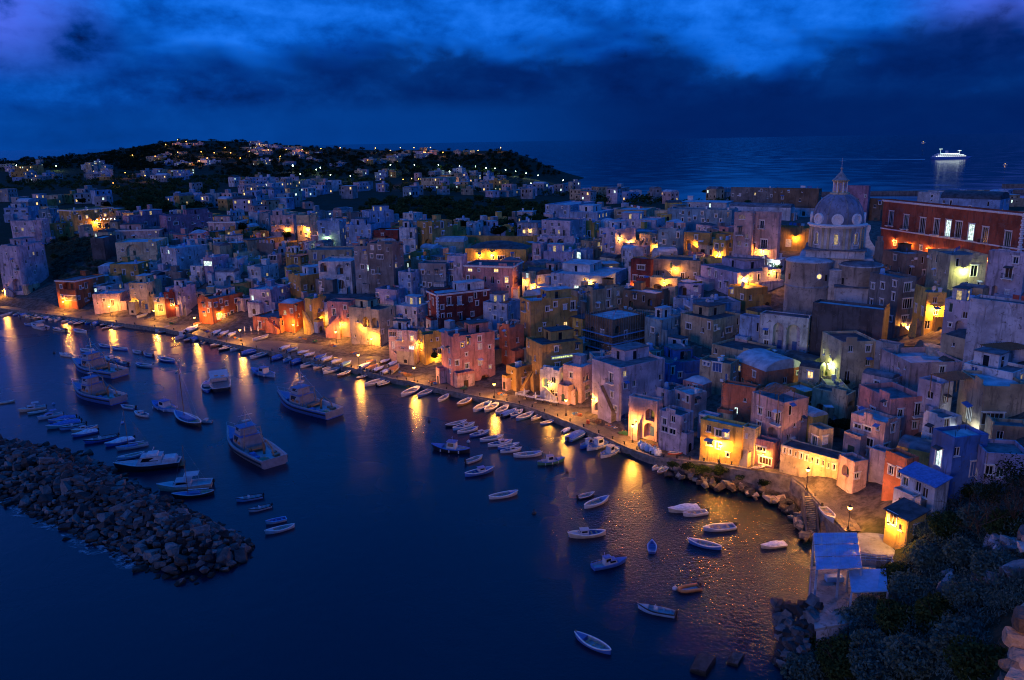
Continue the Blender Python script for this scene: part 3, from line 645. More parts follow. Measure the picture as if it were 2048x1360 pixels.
        for fc, W_ in (('L', wl), ('R', wr)):
            if cat != 'house' or clutter == 0 or stairs or W_ < 5. or h < 5. or rnd.random() > .30 or np.linalg.norm(QLW[:, :2]-P[:2], axis=1).min() < 9: continue
            mp = (lambda u, d, zz: (-d, u, zz)) if fc == 'L' else (lambda u, d, zz: (u, -d, zz)); n_ = 13; rs = min(2.8, h-1.8); u0 = rnd.uniform(.2, max(.25, W_-4.2)); sg = rnd.choice([0, 1]); sb = MB()
            for i in range(n_):
                k_ = i if sg else n_-1-i; ua = u0+3.6*k_/n_; x0_, y0_, _ = mp(ua, 1.1, 0); x1_, y1_, _ = mp(ua+3.6/n_, .004, 0); sb.box(min(x0_, x1_), max(x0_, x1_), min(y0_, y1_), max(y0_, y1_), -1.5, rs*(i+1)/n_)
            so = put('staircase', sb.mesh('staircase', ['quay_stone']), root); pl = [(u0, -1.5), (u0+3.6, -1.5), (u0+3.6, (rs if sg else 0)+.85), (u0, (0 if sg else rs)+.85)]
            pb = MB(); pb.prism(pl, -1.32, -1.103, 'y' if fc == 'R' else 'x'); put('parapet', pb.mesh('parapet', [col]), so)
        if roof == 'f' and min(wl, wr) > 3.5 and rnd.random() < .5:      # raised bits of parapet
            rb = MB(); 
            for _ in range(rnd.choice([1, 2])):
                if rnd.random() < .5: y_ = rnd.uniform(0, wl*.6); rb.box(.004, .246, y_, min(wl, y_+rnd.uniform(1.2, 3)), h-.02, h+rnd.uniform(.35, 1.))
                else: x_ = rnd.uniform(.3, wr*.6); rb.box(x_, min(wr, x_+rnd.uniform(1.2, 3)), .004, .246, h-.02, h+rnd.uniform(.35, 1.))
            put('parapet', rb.mesh('parapet', [col]), root)
        if roof in 'fo' and min(wl, wr) > 4 and rnd.random() < .35:       # washing line
            lb = MB(); zz = zr; lb.bar((.8, .8, zz), (.8, .8, zz+1.9), .035, k=4); lb.bar((wr-.8, wl-.8, zz), (wr-.8, wl-.8, zz+1.9), .035, k=4); lb.bar((.8, .8, zz+1.8), (wr-.8, wl-.8, zz+1.8), .012, k=3)
            lo_ = put('washing_line', lb.mesh('washing_line', ['iron']), root)
            for k_ in range(rnd.choice([0, 2, 4])):
                t_ = .2+.16*k_; cx_, cy_ = .8+(wr-1.6)*t_, .8+(wl-1.6)*t_; dx_, dy_ = (wr-1.6)*.06, (wl-1.6)*.06; sb = MB(); sb.face([(cx_-dx_, cy_-dy_, zz+1.78), (cx_+dx_, cy_+dy_, zz+1.78), (cx_+dx_, cy_+dy_, zz+.9), (cx_-dx_, cy_-dy_, zz+.95)]); put('sheet', sb.mesh('sheet', [rnd.choice(['canvas_white', 'canvas_blue', 'hull_red'])]), lo_)
    # things built on the roof
    ncl = clutter if clutter is not None else (0 if far or roof not in 'fto' else rnd.choice([0, 1, 1, 2, 3]))
    if roof in 'fto' and wl > 3.2 and wr > 3.2:
        for i in range(ncl):
            kd = rnd.choice(['hut', 'chimney', 'dish', 'antenna', 'tank', 'dish', 'chimney']); x, y = rnd.uniform(.9, wr-.9), rnd.uniform(.9, wl-.9); cb = MB()
            if kd == 'hut' and wl > 5 and wr > 5:
                x, y = wr-1.6, wl-1.7; cb.box(x-1.2, x+1.2, y-1.3, y+1.3, zr-.01, zr+2.1); cb.box(x-1.35, x+1.35, y-1.45, y+1.45, zr+2.1, zr+2.25); put('roof_hut', cb.mesh('roof_hut', [col]), root)
            elif kd in ('chimney', 'hut'):
                cb.box(x-.3, x+.3, y-.3, y+.3, zr-.01, zr+1.2); cb.box(x-.4, x+.4, y-.4, y+.4, zr+1.2, zr+1.32); put('chimney', cb.mesh('chimney', ['trim']), root)
            elif kd == 'tank':
                cb.lathe([(.0, .5), (.5, .5), (.55, .6), (.55, 1.4), (.4, 1.6), (0, 1.65)], 10, (x, y, zr)); cb.box(x-.5, x+.5, y-.5, y+.5, zr-.01, zr+.48); put('water_tank', cb.mesh('water_tank', ['hull_sky']), root)
            elif kd == 'dish':
                cb.bar((x, y, zr-.01), (x, y, zr+1.1), .035); nn = 10; r_ = .5; rows_ = []
                for rr, dpt in ((0.02, .12), (.25, .08), (.5, 0)): rows_.append([(x+rr*math.cos(2*math.pi*i/nn), y-.25+dpt-.3*rr*math.sin(2*math.pi*i/nn), zr+1.2+rr*math.sin(2*math.pi*i/nn)) for i in range(nn)])
                cb.grid(rows_, close=True); put('satellite_dish', cb.mesh('satellite_dish', ['trim']), root, rz=0)
            else:
                hh = rnd.uniform(2, 3.2); cb.bar((x, y, zr-.01), (x, y, zr+hh), .03, k=4)
                for q_ in range(4): cb.bar((x-.5+.07*q_, y, zr+hh-.15*q_), (x+.5-.07*q_, y, zr+hh-.15*q_), .018, k=4)
                put('antenna', cb.mesh('antenna', ['iron']), root)
    tag(root, label, cat, group)
    HOUSES.append((root, px, pyt, pyb, xl, xr, P, wl, wr, h)); return root, P, dL, dR, wl, wr, h
QL = [(129,622,'beside the terracotta loggia house'),(221,632,'before the low white quay house'),(310,641,'before the cream garage house'),(391,656,'before the big terracotta quay house'),(482,682,'beside the white folded parasols'),
      (588,671,'before the tall yellow stair house'),(673,686,'before the pink recessed house'),(744,701,'lighting the twin-arched yellow house'),(718,735,'at the water between two rows of covered boats'),
      (829,762,'at the quay corner left of the pink arcade house'),(989,797,'right of the pink arcade house'),(1132,831,'near the folded parasols and lit doorway'),(1265,885,'before the gabled boat store'),
      (1439,928,'before the flooded yellow quay house'),(1613,980,'before the slotted roadside wall'),(1696,1060,'at the road end by the blue pavilion')]
QLW = np.array([on_z(x, y, 1.45 if x < 1300 else (3.6 if x < 1500 else 4.75)) for x, y, _ in QL])

# ------------------------------------------------------------------ the houses of the village, seen from left to right, quay first
Hs = house
# -- far left
Hs('tall lavender tower house at the left edge with arched passage at its foot', 'lav', 47,492,588,-8,88, [(13,508,'s'),(10,530,'w'),(38,503,'s'),(13,571,'w'),(34,570,'a',15,24),(30,545,'s'),(60,510,'w'),(75,508,'d'),(25,522,'w'),(38,535,'b'),(8,550,'w'),(25,555,'s'),(62,530,'w'),(70,545,'w')], a=42)
Hs('lavender upper storey with long balcony crowning the left tower house', 'lav', 75,441,496,20,97, [(45,459,'m'),(68,458,'b'),(33,459,'b'),(50,477,'g'),(91,482,'d')], a=35)
Hs('small ochre house between lavender tower and lamp-lit mansion', 'ochre', 113,448,476,97,142, [(122,464,'w'),(131,465,'w')])
Hs('ochre two-storey mansion with arched windows lit by a wall lamp, parked car before it', 'ochre', 150,420,470,117,225, [(125,436,'r'),(140,434,'r'),(160,436,'d'),(174,434,'l'),(210,430,'l'),(163,451,'m'),(176,453,'w'),(200,451,'r',9,11),(215,452,'r',9,11)], a=60, cornice=True, sun='trim')
Hs('pale blue block with ribbon windows at far left above the lavender tower', 'sky', 60,415,442,7,78, [(16,422,'g'),(32,422,'g'),(47,423,'g'),(15,431,'g'),(32,432,'g'),(55,430,'d')], a=25)
Hs('teal house joined to the left of the lamp-lit mansion', 'teal', 104,419,448,76,118, [(100,430,'w'),(88,430,'d')], a=25)
Hs('bare stone cellar block with pale flat roof beside the hanging garden', 'darkstone', 212,476,520,180,231, [], a=25, clutter=0, rm='roof_lime')
Hs('long mauve villa with tall windows above the hanging garden', 'mauve', 262,433,474,244,332, [(252,450,'w'),(292,447,'w'),(310,448,'d'),(280,449,'w')], a=70)
Hs('long mauve wing with paired windows behind the merlon wall', 'mauve', 338,432,482,318,425, [(330,447,'d'),(352,447,'g'),(366,447,'w'),(385,446,'w'),(405,447,'w')], a=72, clutter=2)
Hs('pink villa upper floor with balcony doors over two shallow arches', 'rose', 322,458,486,229,336, [(236,474,'d'),(250,476,'d'),(268,476,'d'),(300,473,'w'),(315,474,'w')], a=18, cornice=True)
Hs('cream villa basement with two shallow arches under the pink floor', 'cream', 318,483,528,230,336, [(267,500,'e',26,22),(295,500,'w'),(305,497,'e',16,14),(245,500,'w'),(325,508,'w')], a=18)
Hs('ochre house with dark awnings below the pink villa', 'ochre', 280,528,566,219,303, [(230,540,'w'),(248,545,'d'),(265,548,'w'),(290,545,'w')], a=28)
Hs('grey-white weathered house with one cool lit window beside the pink villa', 'peeling', 357,497,552,320,415, [(337,504,'c'),(345,520,'w'),(365,520,'w'),(380,515,'w'),(350,540,'d'),(395,510,'s')], a=60)
Hs('small white annex with barred window under the weathered house', 'white', 405,532,568,380,430, [(388,537,'w'),(397,550,'d'),(418,545,'w')], a=40)
Hs('terracotta quay house with arched loggia beside the first street lamp', 'terra', 157,561,617,110,207, [(143,572,'a',20,15),(122,573,'w'),(145,597,'g',20,10),(124,593,'w'),(161,575,'w'),(172,572,'d'),(172,600,'w'),(190,570,'w')], a=44, cornice=True, sun='trim', rm='roof_dark')
Hs('low white quay house with blind door next to the terracotta loggia house', 'rose', 243,587,620,184,260, [(208,600,'w'),(195,607,'s'),(225,606,'d'),(250,600,'w')], a=25)
Hs('white roof terrace room behind the low white quay house', 'white', 215,572,600,186,245, [(191,580,'c'),(200,582,'w')], a=40)
Hs('cream arcaded quay house with outside stair between second and third lamps', 'cream', 300,566,624,257,322, [(265,573,'w'),(270,603,'e',12,16),(283,592,'e',13,15),(290,610,'e',10,18),(283,575,'s'),(310,582,'d')], a=34, stairs=[((318,612),(300,588),'cream')])
Hs('cream garage house with two dark doors by the third street lamp', 'cream', 338,594,625,306,345, [(316,600,'w'),(333,606,'w'),(321,616,'d',9,14),(333,618,'d',9,14)], a=20)
Hs('lavender house with dark red base left of the big terracotta house', 'lilac', 367,576,630,330,391, [(361,588,'r'),(347,590,'w'),(338,600,'d'),(352,617,'d'),(378,595,'w')], a=40)
Hs('dark red lean-to room wedged beside the lavender quay house', 'red', 352,584,632,327,366, [(334,592,'w'),(345,605,'d')], a=30)
Hs('big terracotta quay house with five white windows beside the fourth lamp', 'terra', 427,598,647,394,486, [(408,610,'W'),(420,610,'W'),(431,610,'W'),(453,607,'W'),(472,602,'W'),(410,628,'w'),(437,634,'l',6,11),(447,635,'m',6,11),(465,628,'d')], a=52, sun='trim')
Hs('tall white house with lit letter-like window row on the mid slope', 'lilac', 430,515,566,405,458, [(415,527,'G',15,10),(420,548,'w'),(440,530,'w')], a=45)
Hs('grey peeling house with single door behind the white arch house', 'peeling', 478,520,552,456,496, [(480,535,'d'),(467,530,'w')], a=20)
Hs('white house with one tall dark arch on the mid slope', 'white', 472,545,582,430,480, [(460,562,'a',15,22),(440,560,'w'),(445,570,'w')], a=25, roof='v')
Hs('white terraced house with small warm window above the lavender houses', 'white', 525,534,578,494,556, [(513,548,'w'),(505,545,'d'),(535,549,'m',4,6),(545,552,'w')], a=40)
Hs('small pink-framed pavilion on the roofs of the mid slope', 'rose', 556,510,538,534,562, [(546,516,'g',14,9)], a=20)
# -- centre left
Hs('ochre block with single window above the orange round house', 'ochre', 605,552,606,576,662, [(596,577,'w'),(590,560,'s'),(625,575,'d'),(640,565,'w')], a=62)
Hs('long ochre top storey with four blue doors over white arcade', 'sand', 706,499,532,616,718, [(630,513,'d'),(647,515,'d'),(666,516,'d'),(684,517,'d')], a=15, shut='shutter_blue')
Hs('white three-arch loggia below the blue-door storey', 'white', 706,523,590,636,722, [(647,535,'a',14,18),(661,536,'a',13,20),(680,539,'a',14,20),(683,569,'r',12,18),(655,565,'w'),(695,557,'w')], a=18)
Hs('brown retaining house under the white loggia with weeds on it', 'stone', 668,560,606,630,708, [(645,585,'d'),(688,585,'w')], a=35)
Hs('narrow grey tenement with white and lit windows left of the round tower', 'grey', 745,492,590,707,756, [(712,507,'s'),(730,505,'w'),(725,534,'W'),(738,536,'c',6,12),(720,553,'w'),(732,570,'w')], a=25)
Hs('massive grey rounded tower house with flat top in mid slope', 'stone', 790,488,596,734,806, [(759,495,'w'),(775,498,'w'),(760,514,'g'),(757,540,'b'),(757,562,'w'),(780,530,'s')], a=30)
Hs('blue-washed slope house right of the grey tower', 'sky', 826,545,604,796,846, [(829,558,'w'),(818,585,'w'),(805,560,'s'),(838,570,'w')], a=40)
Hs('grey-beige house with three dark shuttered windows under green roof', 'grey', 893,527,586,836,902, [(846,544,'w'),(857,544,'w'),(873,544,'w'),(860,570,'w'),(873,572,'w')], a=16, rm='roof_tar', shut='shutter_brown')
Hs('lavender narrow house with two stacked doors left of the long pink house', 'lav', 926,512,580,894,934, [(903,531,'b'),(903,558,'d'),(917,530,'w')], a=20)
Hs('long pink house with lit windows glowing orange at its corner', 'pink', 1026,532,600,929,1046, [(940,540,'Y',9,6),(958,541,'s'),(992,541,'Y',9,7),(948,558,'d'),(985,560,'d'),(1013,560,'R'),(997,564,'s'),(987,582,'w'),(1032,560,'a',8,14),(1034,584,'r')], a=17, cornice=True)
Hs('dark red palazzo with white corners and balconies at village centre', 'red', 876,588,662,854,978, [(866,604,'d'),(898,602,'b'),(919,601,'b'),(941,599,'w'),(899,635,'d'),(920,633,'d'),(945,628,'w')], a=68, cornice=True, quoin=True, sun='trim')
Hs('white house with stacked terraces left of the dark red palazzo', 'white', 835,614,662,790,866, [(803,636,'d'),(820,641,'w'),(847,640,'w'),(830,625,'w')], a=36)
Hs('cream quay house with cool lit arched doorway and awning', 'rose', 836,662,724,776,850, [(784,668,'g'),(800,672,'b'),(824,677,'l'),(832,681,'w'),(823,699,'G',10,16),(786,690,'d'),(805,700,'w'),(797,705,'d')], a=28)
Hs('yellow lamp-lit quay house right of the cool lit doorway', 'yellow', 850,670,728,836,883, [(863,680,'s'),(875,679,'s'),(868,704,'w'),(880,702,'r')], a=65)
Hs('yellow quay house with twin arched loggias flooded by lamp light', 'cream', 762,620,692,697,790, [(732,644,'a',13,21),(750,646,'a',14,21),(715,640,'w'),(777,646,'w'),(710,672,'s'),(735,680,'s')], a=40)
Hs('round-cornered terracotta house above the orange stair house', 'terra', 590,608,664,556,607, [(570,625,'m'),(585,622,'w'),(598,630,'w')], a=36, roof='D')
Hs('low orange quay house with diagonal stair by parasols', 'salmon', 562,637,664,505,606, [(520,650,'d'),(535,648,'w'),(548,645,'w'),(575,648,'d')], a=40, stairs=[((560,660),(535,640),'salmon')])
Hs('tall yellow stair house behind the sixth street lamp', 'yellow', 628,598,664,609,652, [(621,616,'d'),(617,645,'e'),(638,620,'w')], a=50, stairs=[((627,652),(612,624),'cream')])
Hs('pink recessed house with ramp stair beside the seventh lamp', 'pink', 702,604,672,654,713, [(690,615,'w'),(697,631,'w'),(668,625,'d'),(675,655,'d')], a=25, stairs=[((655,660),(682,634),'cream')])
Hs('low white vaulted house with bright blue roof above yellow stair house', 'white', 748,604,626,614,760, [(640,612,'w'),(700,612,'w'),(720,614,'d')], a=14, roof='v', depth_m=9)
Hs('lavender twin house with cool lit window above the parasol square', 'lilac', 545,580,628,498,580, [(505,596,'c',4,9),(527,590,'r'),(515,606,'w'),(535,607,'w'),(560,595,'w')], a=38)
Hs('plain lavender block above the twin-arched lamp-lit house', 'lilac', 796,580,622,750,818, [(755,590,'w'),(775,595,'w'),(757,605,'d')], a=34)
# -- upper row on the left
Hs('white narrow house starting the upper row behind dark trees', 'white', 518,427,462,497,523, [(503,444,'d'),(513,443,'w')], a=20)
Hs('grey narrow house with one tall door in the upper row', 'grey', 540,426,466,518,546, [(527,445,'d'),(535,440,'s')], a=20)
Hs('rose house with three tall doors and dark archway in the upper row', 'rose', 590,430,480,540,594, [(547,446,'b'),(562,444,'b'),(575,443,'b'),(560,466,'a',22,16)], a=16)
Hs('yellow house lit by the street lamp in the upper row', 'cream', 622,430,486,592,636, [(599,445,'b'),(610,445,'b'),(602,466,'d'),(613,470,'w'),(628,445,'w')], a=25)
Hs('blue house with green-lit ground floor arches in the upper row', 'sky', 682,441,500,634,692, [(647,461,'d'),(660,465,'d'),(677,465,'w'),(650,484,'e',9,14),(665,487,'e',11,16)], a=20)
Hs('dark blue house with many shutters right of the green-lit house', 'sky', 744,450,496,690,762, [(695,470,'d'),(712,461,'w'),(724,463,'w'),(742,463,'w'),(730,479,'d'),(750,465,'w')], a=22)
Hs('big pale blue cube house with corner windows above the upper row', 'sky', 740,423,462,724,787, [(731,433,'w'),(748,432,'w'),(775,430,'W')], a=70, clutter=1)
Hs('low dark red house in the upper row beside the ochre tower house', 'red', 797,460,490,747,806, [(791,483,'w'),(765,470,'w')], a=15)
Hs('white two-door house against the ochre tower house', 'white', 832,455,512,798,840, [(808,470,'b'),(822,470,'b'),(810,495,'w'),(825,493,'w')], a=15)
Hs('tall ochre tower house with arch and brown side wall by the dark grove', 'ochre', 866,444,510,833,904, [(838,465,'s'),(846,465,'s'),(862,461,'d'),(858,487,'e',14,18),(862,500,'w')], a=50, clutter=2)
Hs('pale pink garden villa with four doors behind the merlon wall', 'rose', 473,443,472,415,494, [(423,457,'d'),(434,458,'d'),(446,457,'s'),(460,458,'d')], a=28, cornice=True)
Hs('long low vaulted house with arches and a cool lit door below the ochre tower', 'cream', 928,484,510,866,940, [(893,503,'e',12,10),(877,504,'c',6,9),(907,503,'e',12,10)], a=14, roof='v', depth_m=8)
Hs('yellow-lit house with dome roofs above the long pink house', 'yellow', 1052,499,536,930,1066, [(1002,516,'g'),(985,515,'w'),(1036,520,'r'),(960,512,'w'),(1025,510,'w')], a=14, roof='D', depth_m=12)
Hs('long ochre garden wall below the dark grove', 'ochre', 1068,474,500,904,1074, [], a=14, depth_m=2.6, clutter=0, cat='wall', name='garden_wall')
# -- centre
Hs('lavender terrace house with two tall doors above three arches', 'lav', 1140,442,500,1083,1172, [(1107,463,'b'),(1128,466,'b'),(1146,463,'w'),(1160,460,'w')], a=30)
Hs('lavender loggia with three round arches under the terrace house', 'lav', 1150,476,508,1074,1156, [(1083,486,'a',13,15),(1101,485,'a',14,17),(1121,486,'a',14,16),(1138,490,'w')], a=15)
Hs('narrow yellow house right of the lavender terrace house', 'yellow', 1188,445,484,1170,1197, [(1178,468,'b')], a=22)
Hs('slim lavender tower with one tall window right of the dome-roofed house', 'lav', 1082,487,540,1064,1094, [(1075,503,'b'),(1073,523,'w')], a=25)
Hs('plain lavender wall house below the three-arch loggia', 'lilac', 1142,504,540,1087,1154, [(1105,520,'w'),(1130,520,'s')], a=16)
Hs('small house with tall cool lit opening beside plain lavender wall', 'sky', 1172,500,526,1150,1187, [(1157,511,'c',8,14),(1178,512,'w')], a=40)
Hs('lavender house whose yellow side is flooded by a street lamp', 'lav', 1230,459,512,1198,1272, [(1213,493,'w'),(1210,472,'w'),(1248,495,'d'),(1240,470,'w')], a=46)
Hs('beige house with shuttered windows on the ridge behind the flooded house', 'sand', 1292,420,452,1228,1312, [(1240,426,'g'),(1258,433,'W'),(1287,433,'W')], a=15)
Hs('tall brown-ochre cube house with blue flat roof in the village centre', 'ochre', 1063,603,705,1040,1155, [(1050,614,'b'),(1050,650,'w'),(1095,618,'w'),(1130,614,'w'),(1146,611,'b'),(1131,649,'l'),(1115,653,'w'),(1080,660,'s')], a=66, clutter=1)
Hs('big pink quay house with arcade and roof recess beside the lamp', 'pink', 907,674,774,882,989, [(887,749,'e',7,14),(898,755,'e',8,15),(920,753,'e',9,17),(938,752,'e',9,17),(970,757,'e',15,16),(960,693,'w'),(933,709,'s'),(960,725,'w'),(934,732,'w'),(898,700,'w'),(900,725,'w'),(925,690,'w')], a=66, sun='trim')
Hs('rust red narrow house behind the pink arcade house', 'salmon', 1020,656,730,998,1048, [(1011,667,'w'),(1012,687,'w'),(1012,706,'w'),(1035,680,'w')], a=50)
Hs('blue house with terrace behind the rust red narrow house', 'sky', 1015,608,660,966,1042, [(990,635,'w'),(1003,640,'w'),(1025,635,'d'),(980,620,'s')], a=30)
Hs('pale roof hut house between dark red palazzo and blue house', 'white', 968,650,690,940,985, [(950,664,'w'),(975,665,'w')], a=35)
Hs('small ochre quay house at the foot of a stair right of the pink arcade', 'ochre', 1034,736,781,1012,1064, [(1022,758,'s'),(1048,765,'d')], a=50, stairs=[((1040,778),(1058,745),'ochre')])
Hs('wide ochre terrace house with glowing strip window and planted parapet', 'ochre', 1084,690,783,1052,1166, [(1070,716,'w'),(1130,713,'y',50,5),(1072,745,'w'),(1100,740,'e',12,20),(1140,740,'w'),(1115,735,'d')], a=64, stairs=[((1062,778),(1078,748),'ochre')])
Hs('white quay house with arched window behind the folded parasols', 'white', 1119,742,800,1080,1130, [(1107,760,'r'),(1104,786,'W',8,14),(1090,765,'e'),(1112,790,'s')], a=22)
Hs('lavender quay house with lit doorway by the lamp near the parasols', 'rose', 1163,735,804,1126,1192, [(1142,750,'w'),(1144,774,'e',11,14),(1143,796,'B',9,12),(1175,775,'g'),(1176,790,'g'),(1172,757,'g')], a=34)
Hs('unplastered dark brick house wrapped in scaffolding', 'brown', 1225,640,722,1170,1292, [(1185,662,'e'),(1205,665,'w'),(1235,660,'e',10,16),(1275,665,'e',9,16),(1260,690,'w'),(1190,690,'w')], a=45, clutter=0)
Hs('tan cube house with pink left face behind the scaffolded ruin', 'sand', 1185,580,652,1157,1248, [(1170,593,'b'),(1168,632,'w'),(1178,635,'w')], a=58)
Hs('blue flat-roofed house with cool lit window above tan cube house', 'sky', 1212,553,596,1102,1254, [(1153,575,'G',9,7),(1120,572,'w'),(1190,570,'w'),(1235,572,'w')], a=22)
Hs('narrow cream alley house lit warm right of the long pink house', 'cream', 1060,546,600,1044,1072, [(1054,537,'c',5,9),(1054,557,'r'),(1052,580,'d'),(1066,570,'w')], a=35)
Hs('ruined brown house with roofless top beside red house in the lamp light', 'brown', 1310,588,640,1247,1340, [(1262,610,'e'),(1300,605,'e',9,14),(1325,603,'w')], a=34)
Hs('blue-shadowed rough wall house under the ruined brown house', 'teal', 1322,640,690,1290,1362, [(1305,660,'w'),(1340,668,'w')], a=40)
# -- right of centre, upper
Hs('tall pinkish white palazzo wing with fan window by the church', 'rose', 1500,425,545,1469,1504, [(1484,434,'r',13,9),(1480,462,'b'),(1478,487,'W')], a=15, clutter=0)
Hs('tall pinkish white palazzo with two balconies beside the church', 'rose', 1551,425,545,1502,1564, [(1524,449,'b'),(1528,488,'b',12,18),(1558,460,'w')], a=18, rm='roof_dark')
Hs('ochre rain-streaked house between white palazzo and church dome', 'ochre', 1616,456,500,1553,1628, [(1577,486,'W',11,15)], a=15, clutter=0)
Hs('lavender garden house with wide window below the white palazzo', 'lav', 1521,512,552,1467,1532, [(1483,533,'g',17,12),(1508,538,'W',7,12),(1525,530,'w')], a=15)
Hs('bright white-lit kiosk bar on the terrace below the white palazzo', 'white', 1560,520,546,1534,1570, [(1543,530,'g'),(1556,532,'B',9,14)], a=15, roof='o')
Hs('narrow yellow house drenched in lamp light left of white palazzo', 'yellow', 1450,481,540,1426,1467, [(1433,493,'W'),(1445,491,'s'),(1461,512,'b'),(1461,527,'d')], a=40)
Hs('ochre rear house behind the drenched yellow house', 'ochre', 1448,468,505,1418,1470, [(1425,480,'w')], a=30)
Hs('ochre house with tall arched door under three low domes', 'ochre', 1418,466,510,1368,1424, [(1377,490,'e',9,20),(1402,490,'d')], a=15, roof='D')
Hs('dark blue-shadowed house left of the arched ochre house', 'teal', 1365,460,506,1316,1372, [(1328,484,'W'),(1348,486,'W')], a=15)
Hs('small house with yellow lit end wall near the flooded house', 'sand', 1300,469,502,1279,1316, [(1287,480,'w'),(1294,480,'w'),(1308,480,'W')], a=46)
Hs('dark red house with white window frames left of the long cream house', 'red', 1300,520,582,1262,1306, [(1270,556,'W'),(1283,558,'W'),(1294,559,'W'),(1282,535,'g')], a=20, sun='trim')
Hs('long cream house with awnings right of the dark red house', 'sand', 1398,522,562,1300,1404, [(1315,548,'d'),(1326,545,'s'),(1365,553,'d'),(1377,555,'s')], a=15, depth_m=10)
Hs('cream arcade with two wide arches beneath the long cream house', 'cream', 1354,557,600,1300,1362, [(1315,578,'a',20,20),(1339,578,'a',19,20),(1348,590,'s')], a=16)
Hs('white vaulted porch with round arch next to the cream arcade', 'lilac', 1402,570,600,1356,1406, [(1365,582,'a',17,20),(1392,578,'w')], a=16)
Hs('long lavender house turning orange beneath the terrace lamp', 'lilac', 1473,546,596,1401,1562, [(1413,569,'W'),(1455,569,'W'),(1490,595,'w')], a=52, clutter=1)
Hs('tan cube annex in front of the orange-lit long house', 'ochre', 1491,578,620,1457,1536, [(1484,594,'w'),(1501,595,'w')], a=50)
Hs('yellow-lit plain wall block left of the lavender garden house', 'yellow', 1445,518,548,1399,1450, [(1420,530,'s')], a=15)
Hs('white-blue house with corner window above the scaffolded quarter', 'sky', 1387,608,656,1366,1482, [(1374,620,'w',11,14),(1410,625,'d'),(1440,625,'w'),(1465,630,'w')], a=68)
Hs('ochre-grey house with tin porch in the blue-shadowed middle', 'sand', 1424,640,698,1362,1484, [(1377,652,'w',10,12),(1405,660,'w'),(1431,656,'w'),(1458,660,'g'),(1474,662,'w')], a=40, rm='roof_tar')
Hs('white peeling retaining house with two giant blind arches under the church', 'peeling', 1612,637,716,1520,1628, [(1556,673,'a',20,54),(1586,676,'a',25,54),(1532,665,'w'),(1532,690,'d')], a=15, clutter=0, par=.2)
Hs('blue-shadowed house with small door left of the giant arches', 'sky', 1545,640,712,1480,1560, [(1517,655,'d'),(1500,680,'w'),(1520,690,'w')], a=25)
# -- church side and right
Hs('white plain chapel block with three small windows below the dome', 'lav', 1736,570,628,1626,1744, [(1664,585,'w',7,14),(1711,591,'w',8,14),(1654,612,'s'),(1690,600,'s')], a=14, clutter=0)
Hs('dark stone retaining wall below the white chapel block', 'darkstone', 1760,620,706,1626,1790, [], a=14, clutter=0, depth_m=5, cat='wall', name='retaining_wall')
Hs('brown narrow house with white windows and lamp-lit foot', 'stone', 1787,556,674,1740,1834, [(1765,572,'W'),(1746,572,'w'),(1763,604,'w'),(1815,575,'W',12,18),(1815,607,'W',16,20),(1809,638,'w',10,13),(1770,640,'w')], a=46, sun='trim')
Hs('tall brown house with white patched corner beside the church', 'stone', 1807,508,575,1767,1858, [(1798,540,'W'),(1780,535,'w'),(1848,545,'w')], a=50)
Hs('olive house washed by a greenish lamp below the red palace', 'cream', 1890,510,612,1857,1976, [(1948,542,'d',11,22),(1870,545,'w'),(1870,590,'e',10,20)], a=62, rm='roof_dark')
Hs('yellow doorway house flooded by a bare lamp with air units', 'yellow', 1845,585,668,1830,1894, [(1852,650,'d',10,16),(1870,600,'w')], a=66)
Hs('white house with balcony door at the right edge', 'lav', 2036,507,632,1978,2058, [(2017,546,'b',12,20),(2014,585,'s'),(1988,588,'a',10,34),(2044,600,'a',12,30)], a=20, sun='trim')
Hs('small vaulted cream house right of the olive house', 'sand', 1957,578,650,1917,1979, [(1940,600,'w'),(1935,615,'s')], a=30, roof='v')
Hs('lavender portico house with arched door behind thin railings', 'lav', 1940,604,684,1891,1948, [(1918,660,'e',15,38),(1900,650,'s'),(1930,630,'w')], a=18)
Hs('white flaking retaining wall at the right edge under the balcony house', 'peeling', 2062,612,716,1941,2080, [], a=14, clutter=0, depth_m=5, cat='wall', name='retaining_wall')
Hs('long red palace with nine tall white windows on the skyline', 'brick', 2032,426,552,1768,2062, [(1782,437,'b',8,27),(1812,444,'b',8,27),(1845,451,'b',9,29),(1873,454,'b',9,29),(1896,457,'B',9,31),(1917,459,'b',10,31),(1942,465,'B',10,31),(1970,470,'b',10,31),(2015,481,'b',11,34),(1790,486,'w'),(1812,491,'w'),(1842,496,'w'),(1880,504,'w')], yl=398, belt=.42, cornice=True, quoin=True, sun='trim', clutter=0, cat='palace', name='palace', rm='roof_dark')
# -- right, middle slope
Hs('yellowish courtyard house glowing green under a wall lamp', 'cream', 1676,684,786,1645,1756, [(1640,765,'w'),(1653,768,'d')], a=64, clutter=0)
Hs('pale gabled wall house right of the green-lit courtyard', 'grey', 1790,690,760,1752,1806, [(1764,716,'s'),(1775,730,'w')], a=25, clutter=0)
Hs('dusty pink house with roof terrace and lit corner window', 'pink', 1772,798,900,1719,1852, [(1729,826,'l',9,14),(1714,820,'w'),(1745,828,'d'),(1801,826,'w'),(1836,819,'b'),(1830,850,'w')], a=52, par=1., clutter=0, sun='trim')
Hs('pale pink front house with broad window band by the road', 'rose', 1763,846,925,1703,1802, [(1715,853,'g',12,8),(1735,858,'g',12,8),(1726,881,'g',34,17),(1786,856,'r'),(1770,898,'d',8,20),(1730,905,'s')], a=32, sun='trim')
Hs('lavender pink terrace house with stepped curving parapet', 'rose', 1812,726,806,1762,1926, [(1800,760,'w'),(1860,790,'W'),(1885,785,'w')], a=60, par=1.1, clutter=1)
